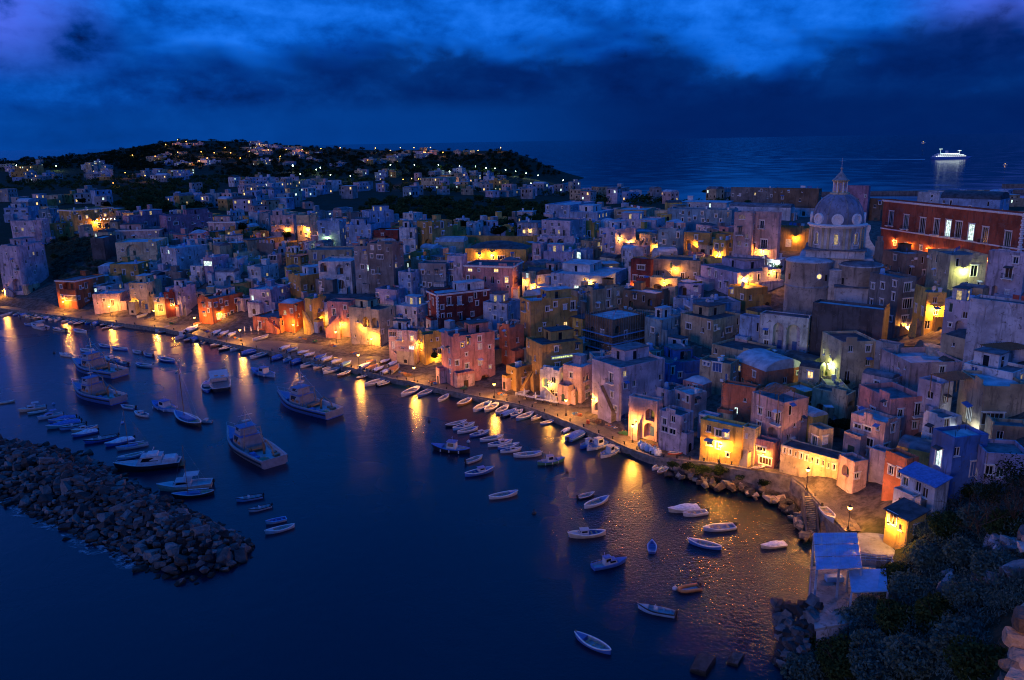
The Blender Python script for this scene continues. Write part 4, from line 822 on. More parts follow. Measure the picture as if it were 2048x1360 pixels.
Hs('plain lavender house with shuttered window under the dark pergola', 'lav', 1872,768,858,1838,1908, [(1860,790,'w',10,15),(1855,826,'w'),(1890,800,'w')], a=35)
Hs('white terrace house with blue door at the right edge', 'white', 2019,746,800,1928,2062, [(1948,742,'d',12,16),(1985,770,'w')], a=22, shut='shutter_blue')
Hs('large plain yellowish house with wide dark porch at the right edge', 'sand', 1957,772,862,1922,2064, [(1938,826,'d',11,30),(1985,838,'g',34,26)], a=66, clutter=0, rm='roof_lime')
Hs('pale house with glass balcony above the bright terrace lamp', 'white', 1880,838,905,1848,1925, [(1886,850,'d'),(1900,855,'d'),(1862,860,'w')], a=40, clutter=0)
Hs('bright blue house with tall lit window near the right edge', 'blue', 1893,876,1010,1866,1914, [(1877,915,'c',10,36),(1899,905,'w'),(1880,965,'w')], a=46, clutter=0)
Hs('blue terrace block right of the bright blue house', 'blue', 1932,905,990,1908,1950, [(1938,940,'d'),(1920,930,'w')], a=45, clutter=0)
Hs('low grey-yellow roof room above the lavender roof at right edge', 'sand', 1980,850,900,1972,2064, [(2000,870,'w')], a=72, clutter=0)
Hs('lavender flat-roofed house at the right edge above bushes', 'lilac', 1960,905,1000,1945,2064, [(1972,940,'w'),(2000,945,'w'),(1953,945,'w')], a=70, clutter=0)
Hs('cream cottage with rounded bay beside the stair to the road', 'rose', 1704,924,985,1678,1737, [(1691,941,'e',12,22),(1714,952,'W',7,11)], a=46)
Hs('lavender white cottage behind the road stair', 'lav', 1765,905,965,1740,1776, [(1766,935,'w'),(1768,955,'d')], a=30)
Hs('orange brown house with one dark window above the road', 'salmon', 1806,918,1000,1772,1836, [(1800,947,'w',9,18),(1782,940,'w')], a=40)
Hs('white house with blue lean roof and three windows above the road', 'white', 1863,975,1040,1803,1898, [(1811,963,'w'),(1836,974,'W',9,20),(1850,985,'W',9,22),(1825,985,'w')], a=38, roof='s', rm='canvas_blue')
Hs('small yellow house with dark tiled lean roof at the road end', 'yellow', 1813,1043,1086,1773,1852, [(1785,1036,'g',13,20),(1801,1055,'w',6,13)], a=40, roof='s', rm='roof_tar')
# -- quay right
Hs('tall lavender stair house with balcony and arched boat store', 'lav', 1240,736,842,1184,1330, [(1222,756,'b'),(1201,784,'e',10,14),(1199,820,'a',19,31),(1224,789,'w'),(1260,803,'w'),(1250,838,'e',18,22),(1290,790,'w')], a=48, stairs=[((1232,828),(1206,770),'quay_stone')])
Hs('white quay house with gabled arch over a boat store', 'rose', 1313,803,880,1258,1324, [(1300,830,'a',17,24),(1298,861,'a',19,31),(1272,845,'s')], a=28, stairs=[((1268,872),(1282,845),'cream')])
Hs('lavender quay house with two white double windows above net bags', 'lav', 1359,832,904,1318,1388, [(1329,843,'w'),(1346,838,'w'),(1329,858,'g',11,12),(1345,863,'g',11,12),(1371,840,'s'),(1367,871,'d')], a=36)
Hs('lilac and pink upper house behind the net-bag house', 'rose', 1381,790,838,1350,1414, [(1357,793,'w',5,13),(1375,798,'w',5,14),(1393,802,'w',6,12)], a=44)
Hs('pink roof house under bright blue vault behind the lilac house', 'pink', 1405,770,800,1366,1434, [(1378,778,'d'),(1390,776,'w')], a=36, roof='D')
Hs('small white vaulted house with arched glazing by the yellow lamp house', 'lav', 1428,834,876,1396,1442, [(1408,840,'r',14,12)], a=28)
Hs('yellow quay house flooded by the lamp with peeling front', 'yellow', 1481,856,930,1402,1498, [(1437,866,'g',12,14),(1453,869,'l',9,14),(1419,886,'g',12,10),(1436,891,'w'),(1410,885,'s'),(1455,910,'s')], a=22)
Hs('slim yellow pink house with slanting stair parapet', 'cream', 1506,858,930,1484,1514, [(1492,871,'w',6,10)], a=25, stairs=[((1486,926),(1503,903),'cream')])
Hs('small pink kiosk house with round window by the road', 'pink', 1546,886,936,1508,1558, [(1522,898,'g',16,8),(1534,902,'r'),(1530,922,'g')], a=24, rm='roof_dark')
Hs('salmon block with one lit window above the yellow lamp house', 'salmon', 1506,776,862,1444,1518, [(1472,821,'c',6,13),(1490,800,'s')], a=18)
Hs('salmon house with two curved blue roofs behind the salmon block', 'salmon', 1528,744,800,1470,1606, [(1500,770,'w'),(1485,765,'d'),(1570,760,'w')], a=50, roof='v')
Hs('white restaurant house with furnished roof terrace and arched balcony', 'rose', 1560,806,915,1504,1618, [(1520,822,'w'),(1538,828,'w'),(1555,836,'b'),(1545,866,'a',19,24),(1518,850,'w'),(1590,850,'s')], a=42, par=.9, clutter=0, rm='roof_dark')
Hs('bright blue low house with dish and vault behind the stair house', 'blue', 1286,758,800,1240,1332, [(1270,768,'d'),(1255,770,'w'),(1300,775,'w')], a=44, roof='D')
Hs('deep blue long wall house right of the scaffolding', 'blue', 1334,728,775,1296,1406, [(1310,745,'w'),(1360,750,'w'),(1385,752,'w')], a=60)
Hs('grey stone house with lit glazed veranda behind the blue houses', 'stone', 1372,704,742,1318,1404, [(1340,716,'G',14,9),(1362,718,'w'),(1390,718,'w')], a=34, rm='roof_tar')
Hs('brown house with wide glass doors and tar roof', 'sand', 1458,728,792,1400,1478, [(1409,727,'s'),(1417,729,'s'),(1434,735,'g',17,18),(1452,756,'d',5,18)], a=22, rm='roof_tar', shut='shutter_blue')
Hs('tan house with long tar roof behind the wide glass doors', 'sand', 1504,706,760,1424,1553, [(1446,714,'s'),(1475,720,'w'),(1530,718,'w')], a=34, rm='roof_tar')
Hs('pale roadside wall house with ten narrow slots above the lamp', 'cream', 1680,921,958,1562,1690, [(1569+11*i, 900+3.8*i, 's', 4, 11) for i in range(10)], yl=889, depth_m=4, clutter=0, par=.15)
Hs('walled garden house with green court behind the slotted wall', 'sand', 1640,860,925,1618,1668, [(1629,885,'d'),(1650,880,'w')], a=45)
Hs('lit terrace wall house above the walled garden', 'cream', 1690,790,850,1625,1712, [(1660,820,'e',16,16),(1690,815,'e',14,14),(1640,815,'e',14,16)], a=22, clutter=0)
# -- ridge behind
Hs('big dark brown block on the skyline left of the dome', 'brown', 1634,378,432,1546,1644, [(1565,395,'w'),(1600,400,'w')], a=15, rm='roof_tar')
Hs('dark stepped block on the skyline above the white palazzo', 'stone', 1546,376,415,1462,1552, [(1480,390,'w'),(1510,388,'m'),(1535,395,'w')], a=16)
Hs('mauve tall block on the skyline right behind the dome', 'mauve', 1732,372,440,1682,1742, [(1715,400,'w')], a=16)
Hs('small dark turret house with pyramid roof right of the dome', 'brown', 1764,398,440,1735,1772, [(1750,412,'w')], a=20)
Hs('long dark teal warehouse wall behind the domed ochre houses', 'teal', 1462,420,460,1335,1474, [(1432,432,'w'),(1390,436,'w')], a=14, depth_m=10)
Hs('white blue row house with lit slit window behind the warehouse', 'white', 1452,406,432,1362,1466, [(1420,412,'c',3,14),(1395,414,'w')], a=14, roof='o')
Hs('row of shell-like white vaults beside the white palazzo', 'white', 1580,416,440,1458,1600, [], a=14, roof='v', depth_m=7)
Hs('white roof house with curved gable far right behind the red palace', 'white', 1876,385,425,1836,1900, [(1864,392,'w')], a=20)
Hs('long pale blue roofed house behind the red palace', 'sky', 1996,400,440,1880,2020, [(1940,415,'w')], a=14, roof='v')
Hs('pale house at right edge beyond the red palace', 'sand', 2060,425,520,2034,2080, [(2046,452,'s')], a=30)
Hs('lavender house with blue roof terrace left of the dark warehouse', 'lav', 1312,440,470,1232,1330, [(1250,455,'w'),(1280,455,'w')], a=15)
Hs('blue white hut with dark window in the dark grove', 'white', 1065,424,446,1034,1072, [(1045,434,'w'),(1058,434,'w')], a=18, roof='o')
Hs('long low blue house with lit garden front in the grove', 'sky', 1075,446,470,1034,1086, [(1048,463,'l'),(1060,462,'l')], a=15, roof='o')
Hs('blue stepped house on the ridge right of the grove', 'sky', 1140,410,445,1090,1190, [(1110,425,'w'),(1130,425,'w')], a=30)
Hs('dark blue ridge house with roof hut above the lavender loggia', 'sky', 1195,425,460,1140,1230, [(1160,440,'w'),(1180,440,'w')], a=25)

# ------------------------------------------------------------------ church with the dome
C0 = CAM+ray(1671, 493)*215.; cz = C0[2]
ch = put('domed_church', None, loc=(C0[0], C0[1], 20.)); Z0 = cz-20.
vx = Vector((C0[0], C0[1], 0)).normalized(); ang = math.atan2(vx.y, vx.x)+math.pi     # bearing from dome to camera
def cpart(name, mb, mats, sm=False, par=None): return put(name, mb.mesh(name, mats, sm), par or ch)
zt = Z0+6.0
mb = MB(); NS = 48; r = 6.75
ops_a = [ang+i*math.pi/4 for i in range(8)]
# drum with eight window openings, built as a ring of narrow wall strips
for i in range(NS):
    a0, a1 = ang-math.pi/NS+2*math.pi*i/NS, ang-math.pi/NS+2*math.pi*(i+1)/NS
    p, q = (r*math.cos(a0), r*math.sin(a0)), (r*math.cos(a1), r*math.sin(a1)); isw = i % 6 == 0
    for z0, z1 in (((-1.5+Z0, Z0+1.3), (Z0+3.9, zt)) if isw else ((-1.5+Z0, zt),)): mb.face([(*p, z0), (*q, z0), (*q, z1), (*p, z1)])
    if isw:
        k = .9; p2, q2 = (p[0]*k, p[1]*k), (q[0]*k, q[1]*k)
        mb.face([(*p, Z0+1.3), (*p, Z0+3.9), (*p2, Z0+3.9), (*p2, Z0+1.3)]); mb.face([(*q, Z0+3.9), (*q, Z0+1.3), (*q2, Z0+1.3), (*q2, Z0+3.9)]); mb.face([(*p, Z0+1.3), (*p2, Z0+1.3), (*q2, Z0+1.3), (*q, Z0+1.3)]); mb.face([(*p, Z0+3.9), (*q, Z0+3.9), (*q2, Z0+3.9), (*p2, Z0+3.9)])
cpart('drum', mb, ['church'])
for i, a in enumerate(ops_a):
    w = MB(); c, s = math.cos(a), math.sin(a)
    def wp(u, d, z): return ((r*.92-d)*c-u*s, (r*.92-d)*s+u*c, z)
    w.face([wp(-.45, 0, Z0+1.3), wp(.45, 0, Z0+1.3), wp(.45, 0, Z0+3.9), wp(-.45, 0, Z0+3.9)]); wo = cpart('window', w, ['lit_dim' if i in (0, 1, 7) else 'glass_dark'])
    f = MB()
    for u in (-.16, .16): f.bar(wp(u, -.03, Z0+1.3), wp(u, -.03, Z0+3.9), .035, k=4)
    for z in (2., 2.7, 3.3): f.bar(wp(-.45, -.03, Z0+z), wp(.45, -.03, Z0+z), .035, k=4)
    n_ = 9   # moulded surround
    ou = [(-.85, 1.0), (-.95, 1.6), (-.6, 2.1), (-.62, 3.6)]+[(-.62*math.cos(math.pi*j/n_), 3.8+.55*math.sin(math.pi*j/n_)) for j in range(n_+1)]+[(.62, 3.6), (.6, 2.1), (.95, 1.6), (.85, 1.0), (-.85, 1.0)]
    for (u0, z0), (u1, z1) in zip(ou[:-1], ou[1:]): f.bar(wp(u0, -.62, Z0+z0), wp(u1, -.62, Z0+z1), .11, k=5)
    cpart('frame', f, ['trim'], par=wo)
    a2 = a+math.pi/8; c, s = math.cos(a2), math.sin(a2); pl = MB()
    for u in (-.75, .75):
        b0 = [((r+d)*c-(u+e)*s, (r+d)*s+(u+e)*c) for d, e in ((-.1, -.28), (.22, -.28), (.22, .28), (-.1, .28))]
        pl.prism(b0, Z0-1.4, zt, 'z')
    cpart('pilaster', pl, ['cream'])
mb = MB(); mb.lathe([(r-.2, zt-.5), (r+.35, zt-.4), (r+.35, zt-.15), (r+.8, zt), (r+.8, zt+.25), (r-.3, zt+.5)], 48); cpart('cornice', mb, ['trim'])
mb = MB(); prof = [(6.5, zt+.3), (6.55, zt+1.2)]+[(6.5*math.cos(t)**.92, zt+1.2+7.2*math.sin(t)) for t in np.linspace(.05, 1.28, 16)]; mb.lathe(prof, 48); dome = cpart('dome', mb, ['slate'], True)
for i in range(8):
    a2 = ang+math.pi/8+i*math.pi/4; rb = MB(); pr = [((q_[0]+.03)*math.cos(a2), (q_[0]+.03)*math.sin(a2), q_[1]) for q_ in prof]
    for p, q in zip(pr[:-1], pr[1:]): rb.bar(p, q, .13, k=5)
    cpart('rib', rb, ['grey'], par=dome)
    a = ang+i*math.pi/4; c, s = math.cos(a), math.sin(a); oc = MB(); n_ = 20
    def op(u, z, d): return ((6.5+d)*c-u*s, (6.5+d)*s+u*c, zt+1.75+z)
    rin, rout = [(.95*math.cos(2*math.pi*j/n_), .95*math.sin(2*math.pi*j/n_)) for j in range(n_)], [(1.5*math.cos(2*math.pi*j/n_), 1.5*math.sin(2*math.pi*j/n_)) for j in range(n_)]
    oc.grid([[op(u, z, -1.0) for u, z in rout], [op(u, z, .35) for u, z in rout], [op(u, z, .42) for u, z in rin], [op(u, z, .12) for u, z in rin]], close=True); oc.face([op(u, z, .12) for u, z in rin])
    cpart('medallion', oc, ['trim'], par=dome)
zl = zt+8.1
mb = MB(); mb.lathe([(2.5, zl-.3), (2.5, zl+.2), (2.2, zl+.3), (1.75, zl+.35), (1.75, zl+3.1), (2.15, zl+3.2), (2.25, zl+3.5), (1.9, zl+3.6)], 24); lan = cpart('lantern', mb, ['cream'])
for i in range(8):
    a = ang+i*math.pi/4; w = MB(); c, s = math.cos(a), math.sin(a); q = [(1.76*c-u*s, 1.76*s+u*c) for u in (-.3, .3)]; q = [(x*1.03, y*1.03) for x, y in q]
    w.face([(*q[0], zl+.7), (*q[1], zl+.7), (*q[1], zl+2.8), (*q[0], zl+2.8)]); cpart('window', w, ['lilac'], par=lan)
    a = a+math.pi/8; pl = MB(); c, s = math.cos(a), math.sin(a); pl.prism([((1.75+d)*c-e*s, (1.75+d)*s+e*c) for d, e in ((-.1, -.16), (.16, -.16), (.16, .16), (-.1, .16))], zl+.35, zl+3.15, 'z'); cpart('pilaster', pl, ['trim'], par=lan)
mb = MB(); mb.lathe([(2.1, zl+3.6), (1.5, zl+4.1), (.95, zl+4.9), (.4, zl+5.5), (.18, zl+5.9), (.16, zl+6.2), (.34, zl+6.4), (.36, zl+6.6), (.15, zl+6.85), (.05, zl+6.95)], 16); cpart('lantern_roof', mb, ['grey'], True)
mb = MB(); mb.bar((0, 0, zl+6.9), (0, 0, zl+9.2), .09); c, s = -math.sin(ang), math.cos(ang); mb.bar((-.75*c, -.75*s, zl+8.4), (.75*c, .75*s, zl+8.4), .09); cpart('cross', mb, ['chrome'])
# nave, apses
tov = lambda f_, l_: (f_*math.cos(ang)-l_*math.sin(ang), f_*math.sin(ang)+l_*math.cos(ang))   # f towards camera, l to the camera's right
# with ang pointing at the camera, +l is towards the viewer's right-hand... checked below by sign
SG = 1 if np.dot(np.array((-math.sin(ang), math.cos(ang), 0)), _R) > 0 else -1
def fl(f_, l_): return tov(f_, l_*SG)
def slab(name, f0, f1, l0, l1, z0, z1, mats):
    b_ = MB(); b_.prism([fl(f0, l0), fl(f1, l0), fl(f1, l1), fl(f0, l1)], z0, z1, 'z'); return cpart(name, b_, mats)
slab('wall', -9, 6.0, -9, 9.5, -10, Z0-2.6, ['church']); slab('roof', -8.7, 5.7, -8.7, 9.2, Z0-2.6, Z0-2.2, ['roof_lime'])
slab('wall', -7.2, 7.2, -7.2, 7.2, Z0-2.2, Z0-.3, ['church']); slab('nave_roof', -7.6, 7.6, -7.6, 7.6, Z0-.3, Z0+.05, ['roof_dark'])
def apse(cf, cl, rr, z1, mat, roofm, dome_h):
    c = fl(cf, cl); b_ = MB(); b_.lathe([(rr, -14), (rr, z1), (rr+.25, z1+.02), (rr+.25, z1+.35), (rr-.2, z1+.36)], 32, (c[0], c[1], 0)); o = cpart('apse', b_, [mat], True)
    for zb in (z1-6.5,): sb = MB(); sb.lathe([(rr, zb), (rr+.14, zb+.05), (rr+.14, zb+.3), (rr, zb+.4)], 32, (c[0], c[1], 0)); cpart('belt_course', sb, ['grey'], par=o)
    for k, a in enumerate((ang-.9, ang+.9)):
        wb = MB(); c_, s_ = math.cos(a), math.sin(a); wb.prism([(c[0]+(rr+d)*c_-e_*s_, c[1]+(rr+d)*s_+e_*c_) for d, e_ in ((-.1, -.35), (.05, -.35), (.05, .35), (-.1, .35))], z1-4.6, z1-3., 'z'); cpart('niche', wb, ['glass_dark'], par=o)
    b2 = MB(); b2.lathe([((rr-.2)*math.cos(t), z1+.36+dome_h*math.sin(t)) for t in np.linspace(0, 1.56, 7)], 32, (c[0], c[1], 0)); cpart('apse_roof', b2, [roofm], True, o); return c
slab('chapel', 6.2, 12.5, .6, 9.6, -12, Z0-9.0, ['church']); slab('chapel_roof', 6.3, 12.7, .4, 9.8, Z0-9.0, Z0-8.7, ['roof_dark']); slab('chapel', 5.5, 9.0, -3.5, 4.0, -12, Z0-5.2, ['church']); slab('chapel_roof', 5.4, 9.2, -3.7, 4.2, Z0-5.2, Z0-4.9, ['roof_lime'])
c1 = apse(6.5, -6.2, 5.8, Z0-3.2, 'church', 'roof_lime', .8)
c2 = apse(6.5, 6.5, 5.2, Z0-3.9, 'church', 'roof_dark', .9)
b_ = MB(); q = fl(11.9, -3.2); d_ = (Vector((*q, 0))-Vector((*c1, 0))).normalized(); b_.lathe([(0, 0), (.75, 0)], 16)
for i, v in enumerate(b_.v):
    pass
ow = MB(); side = Vector((-d_.y, d_.x, 0)); pc = Vector((*c1, Z0-6.5))+d_*5.86
ow.face([pc+side*.62*math.cos(2*math.pi*j/16)+Vector((0, 0, .62*math.sin(2*math.pi*j/16))) for j in range(16)]); wo = cpart('round_window', ow, ['lit_warm'])
f = MB(); pr = [pc+d_*.03+side*.72*math.cos(2*math.pi*j/16)+Vector((0, 0, .72*math.sin(2*math.pi*j/16))) for j in range(17)]
for p, q in zip(pr[:-1], pr[1:]): f.bar(p, q, .12, k=5)
cpart('frame', f, ['trim'], par=wo)
# bell gable and volute right of the drum
b_ = MB(); c = fl(3.0, 10.5); b_.prism([fl(2.4, 9.6), fl(3.6, 9.6), fl(3.6, 11.6), fl(2.4, 11.6)], 8, Z0+2.2, 'z'); b_.prism([fl(2.6, 9.9), fl(3.4, 9.9), fl(3.4, 11.3), fl(2.6, 11.3)], Z0+2.2, Z0+3.4, 'z'); cpart('bell_gable', b_, ['stone'])
b_ = MB(); vol = [(6.6, -2), (6.6, 5.5), (7.4, 6.2), (8.2, 5.9), (8.3, 5.0), (7.9, 3.8), (8.4, 2.0), (9.6, .3), (11.2, -.6), (11.2, -2)]
for d0 in (-.45,):
    for side_ in (0,):
        pl = [(fl(d0, l_), Z0+z_) for l_, z_ in vol]; ql = [(fl(d0+.9, l_), Z0+z_) for l_, z_ in vol]
        b_.face([(*p[0], p[1]) for p in pl]); b_.face([(*p[0], p[1]) for p in reversed(ql)])
        for i in range(len(pl)): j = (i+1) % len(pl); b_.face([(*pl[i][0], pl[i][1]), (*pl[j][0], pl[j][1]), (*ql[j][0], ql[j][1]), (*ql[i][0], ql[i][1])])
cpart('volute', b_, ['trim'])
tag(ch, 'church with great ribbed dome, lantern and cross above the village', 'church')

# ------------------------------------------------------------------ street lamps on the quay
def lamp_meshes():
    b_ = MB(); b_.lathe([(.30, 0), (.30, .12), (.2, .2), (.16, .55), (.09, .65), (.07, .7), (.06, 1.2), (.05, 3.35), (.09, 3.4), (.09, 3.5), (.04, 3.55)], 8)
    for s in (-1, 1): b_.bar((0, 0, 3.3), (.22*s, 0, 3.5), .02, k=4)
    g_ = MB(); g_.lathe([(.0, 3.56), (.2, 3.58), (.36, 3.85), (.37, 4.0), (.28, 4.08)], 10)
    c_ = MB(); c_.lathe([(.38, 4.06), (.32, 4.14), (.12, 4.28), (.05, 4.36), (.04, 4.5), (0, 4.55)], 8)
    return b_.mesh('post', ['iron']), g_.mesh('lantern', ['lamp_glass'], True), c_.mesh('lantern_cap', ['iron'])
LPM = lamp_meshes()
NEARLAMP = []
for i, (x, y, w) in enumerate(QL):
    zz = 1.45 if x < 1300 else (3.6 if x < 1500 else 4.75)
    P = on_z(x, y, zz); o = put('street_lamp', None, loc=P); put('post', LPM[0], o); l_ = put('lantern', LPM[1], o); put('lantern_cap', LPM[2], o)
    light('lamp_light', o, (0, 0, 3.85), 3900, WARM, .2); NEARLAMP.append(P)
    tag(o, 'orange lit iron street lamp '+w, 'street lamp', 'street lamps along the quay')
# wall lamps: pixel, where it stands on, power, colour
def bracket():
    b_ = MB(); b_.bar((0, 0, 0), (0, 0, .5), .03); b_.bar((0, 0, .45), (0, -.75, .6), .025); b_.lathe([(.0, .75), (.25, .6), (.28, .5)], 8, (0, -.75, 0)); b_.box(-.1, .1, -.02, .1, -.05, .55)
    g_ = MB(); g_.lathe([(0, .28), (.14, .32), (.18, .42), (.16, .52)], 8, (0, -.75, 0)); return b_.mesh('bracket', ['iron']), g_
BK, g_ = bracket(); GW = g_.mesh('lantern', ['lamp_glass'], True); GC = g_.mesh('lantern', ['lamp_cool'], True); GB = g_.mesh('lantern', ['bulb_white'], True)
def facehit(x, y, which=None):
    best = None
    for (root, px, pyt, pyb, xl, xr, P, wl, wr, h) in HOUSES:
        if which and which not in root['label']: continue
        dR = np.array((math.cos(root.rotation_euler.z), math.sin(root.rotation_euler.z), 0)); dL = np.array((-dR[1], dR[0], 0)); v = ray(x, y)
        for nrm, ax, w in ((-dR, dL, wl), (-dL, dR, wr)):
            dn = v@nrm
            if dn >= -1e-6: continue
            t = ((P-CAM)@nrm)/dn; Q = CAM+v*t; u = (Q-P)@ax; zz = Q[2]-P[2]
            if -.01 <= u <= w and -4 < zz < h and (best is None or t < best[0]): best = (t, Q, nrm)
    return best
WL = [(190,446,1500,WARM,'on the ochre mansion with the parked car'),(617,460,2000,WARM,'on the yellow house of the upper row'),(1258,488,1400,WARM,'on the lavender house flooded yellow'),(1272,575,1100,WARM,'above the ruined brown house'),
      (1489,561,1500,WARM,'on the long lavender and orange house'),(1868,622,1900,WARM,'over the yellow doorway house'),(1664,731,420,COOL,'in the green-lit courtyard'),(1926,544,420,COOL,'on the olive house below the red palace'),
      (1918,866,420,PALE,'over the bright terrace near the right edge'),(655,478,260,COOL,'on the blue house with green-lit arches'),(1553,527,200,PALE,'at the white-lit kiosk bar'),(97,500,160,COOL,'by the hanging garden at far left'),
      (1000,590,900,WARM,'low on the long pink house'),(1437,512,1100,WARM,'on the narrow yellow house left of the white palazzo'),(1545,545,520,WARM,'on the terrace below the white palazzo'),(8,583,1300,WARM,'at the foot of the lavender tower house'),
      (1790,484,260,WARM,'under the left end of the red palace'),(1822,492,260,WARM,'under the third window of the red palace'),(1858,499,260,WARM,'under the fourth window of the red palace'),(1898,507,260,WARM,'under the lit windows of the red palace'),(1935,514,260,WARM,'under the seventh window of the red palace'),(1980,524,260,WARM,'under the right windows of the red palace'),(1065,575,900,WARM,'in the alley beside the long pink house'),(1525,505,900,WARM,'between the balconies of the white palazzo'),(1310,495,700,WARM,'on the small house with the lit end wall'),(985,510,900,WARM,'on the dome-roofed yellow house'),(1552,795,120,PALE,'on the furnished roof terrace'),(1060,462,60,WARM,'in front of the low house in the grove')]
WL += [(1180,566,520,WARM,'on the blue flat-roofed house in mid village'),(1330,566,520,WARM,'under the arches of the cream arcade'),(1352,540,520,WARM,'on the long cream house with awnings'),(960,512,520,WARM,'beside the dome-roofed yellow house windows'),(842,690,520,WARM,'between the cream and yellow quay houses'),(872,716,520,WARM,'low on the yellow lamp-lit quay house'),(640,640,520,WARM,'on the stair of the tall yellow house'),(688,650,520,WARM,'in the pink recessed house'),(540,646,520,WARM,'over the low orange quay house'),(345,612,520,WARM,'between the garage doors and the dark red lean-to'),(440,628,520,WARM,'by the lit doors of the big terracotta house'),(275,606,520,WARM,'under the cream arcaded house'),(1592,478,520,WARM,'on the ochre rain-streaked house'),(1480,520,520,WARM,'above the lavender garden house window'),(1808,655,900,WARM,'at the lamp-lit foot of the brown narrow house'),(1100,770,520,WARM,'in the alley of the wide ochre terrace house'),(1190,800,520,WARM,'by the dark shed right of the lit doorway'),(1425,890,520,WARM,'on the left of the flooded yellow house'),(1530,910,520,WARM,'on the pink kiosk house'),(1785,1050,900,WARM,'on the small yellow house at the road end'),(1725,905,520,WARM,'on the pale pink front house'),(725,655,520,WARM,'between the twin loggia arches'),(575,460,520,WARM,'over the dark archway of the upper row'),(1240,478,520,WARM,'beside the flooded lavender house'),(1050,565,520,WARM,'over the alley by the cream alley house'),(1395,490,520,WARM,'by the tall arched door under the domes')]
for x, y, pw, colr, w in WL:
    hit = facehit(x, y, 'long red palace' if 'red palace' in w and 'olive' not in w else None)
    if hit is None: continue
    t, Q, nrm = hit; rz = math.atan2(-nrm[0], nrm[1])+math.pi
    rz = math.atan2(nrm[1], nrm[0])+math.pi/2
    o = put('wall_lamp', None, loc=Q+nrm*.1, rz=rz); put('bracket', BK, o); put('lantern', GW if colr is WARM else GC, o)
    light('lamp_light', o, (0, -.8, .3), pw*2.3, colr, .15)
    tag(o, ('amber' if colr is WARM else 'pale greenish' if colr is COOL else 'cool white')+' wall lamp '+w, 'wall lamp')

# ------------------------------------------------------------------ houses filling the slope between the ones above
short = {}
for r_ in HOUSES:
    lb = r_[0]['label']
    for cut in (' with ', ' between ', ' beside ', ' behind ', ' below ', ' above ', ' under ', ' by ', ' at ', ' on ', ' in ', ' right of', ' left of', ' next ', ' joined', ' wedged', ' crowning', ' over ', ' whose', ' flooded', ' lit by', ' against', ' near', ' glowing', ' washed', ' turning', ' starting', ' drenched', ' wrapped', ' from ', ' before ', ' beneath '):
        i = lb.find(cut)
        if i > 10: lb = lb[:i]
    short[r_[0].name] = lb
scount = {}
for v in short.values(): scount[v] = scount.get(v, 0)+1
def foot(r_):
    root, P, wl, wr = r_[0], r_[6], r_[7], r_[8]; a = root.rotation_euler.z; c = np.array((math.cos(a), math.sin(a))); s = np.array((-c[1], c[0]))
    return P[:2]+c*wr/2+s*wl/2, max(wl, wr)*.5+min(wl, wr)*.12
HAND = [(r_, *foot(r_), depth(r_[6])) for r_ in HOUSES]
ZONE = [(20,440),(240,440),(420,440),(640,440),(900,455),(1100,455),(1240,430),(1460,440),(1460,520),(1540,560),(1560,650),(1640,720),(1740,740),(1900,700),(2040,720),(2040,880),(1900,940),(1800,960),(1740,900),(1700,880),(1600,900),(1480,880),(1380,860),(1250,800),(1130,770),(1040,740),(930,730),(880,690),(760,650),(560,640),(430,610),(330,610),(200,590),(210,560),(240,500),(100,450)]
def inside(x, y, poly):
    c = False; j = len(poly)-1
    for i in range(len(poly)):
        (a, b_), (d, e_) = poly[i], poly[j]
        if (b_ > y) != (e_ > y) and x < (d-a)*(y-b_)/(e_-b_)+a: c = not c
        j = i
    return c
cname = dict(white='white', cream='cream', sand='beige', rose='pale pink', lav='lavender', lilac='lilac', sky='pale blue', grey='grey', ochre='ochre', peeling='flaking white', yellow='yellow', stone='brown stone', pink='pink', teal='teal')
rf = random.Random(21); placed = [(c, rr) for _, c, rr, _ in HAND]; C0xy = C0[:2]; SPECS = []; SEENL = set()
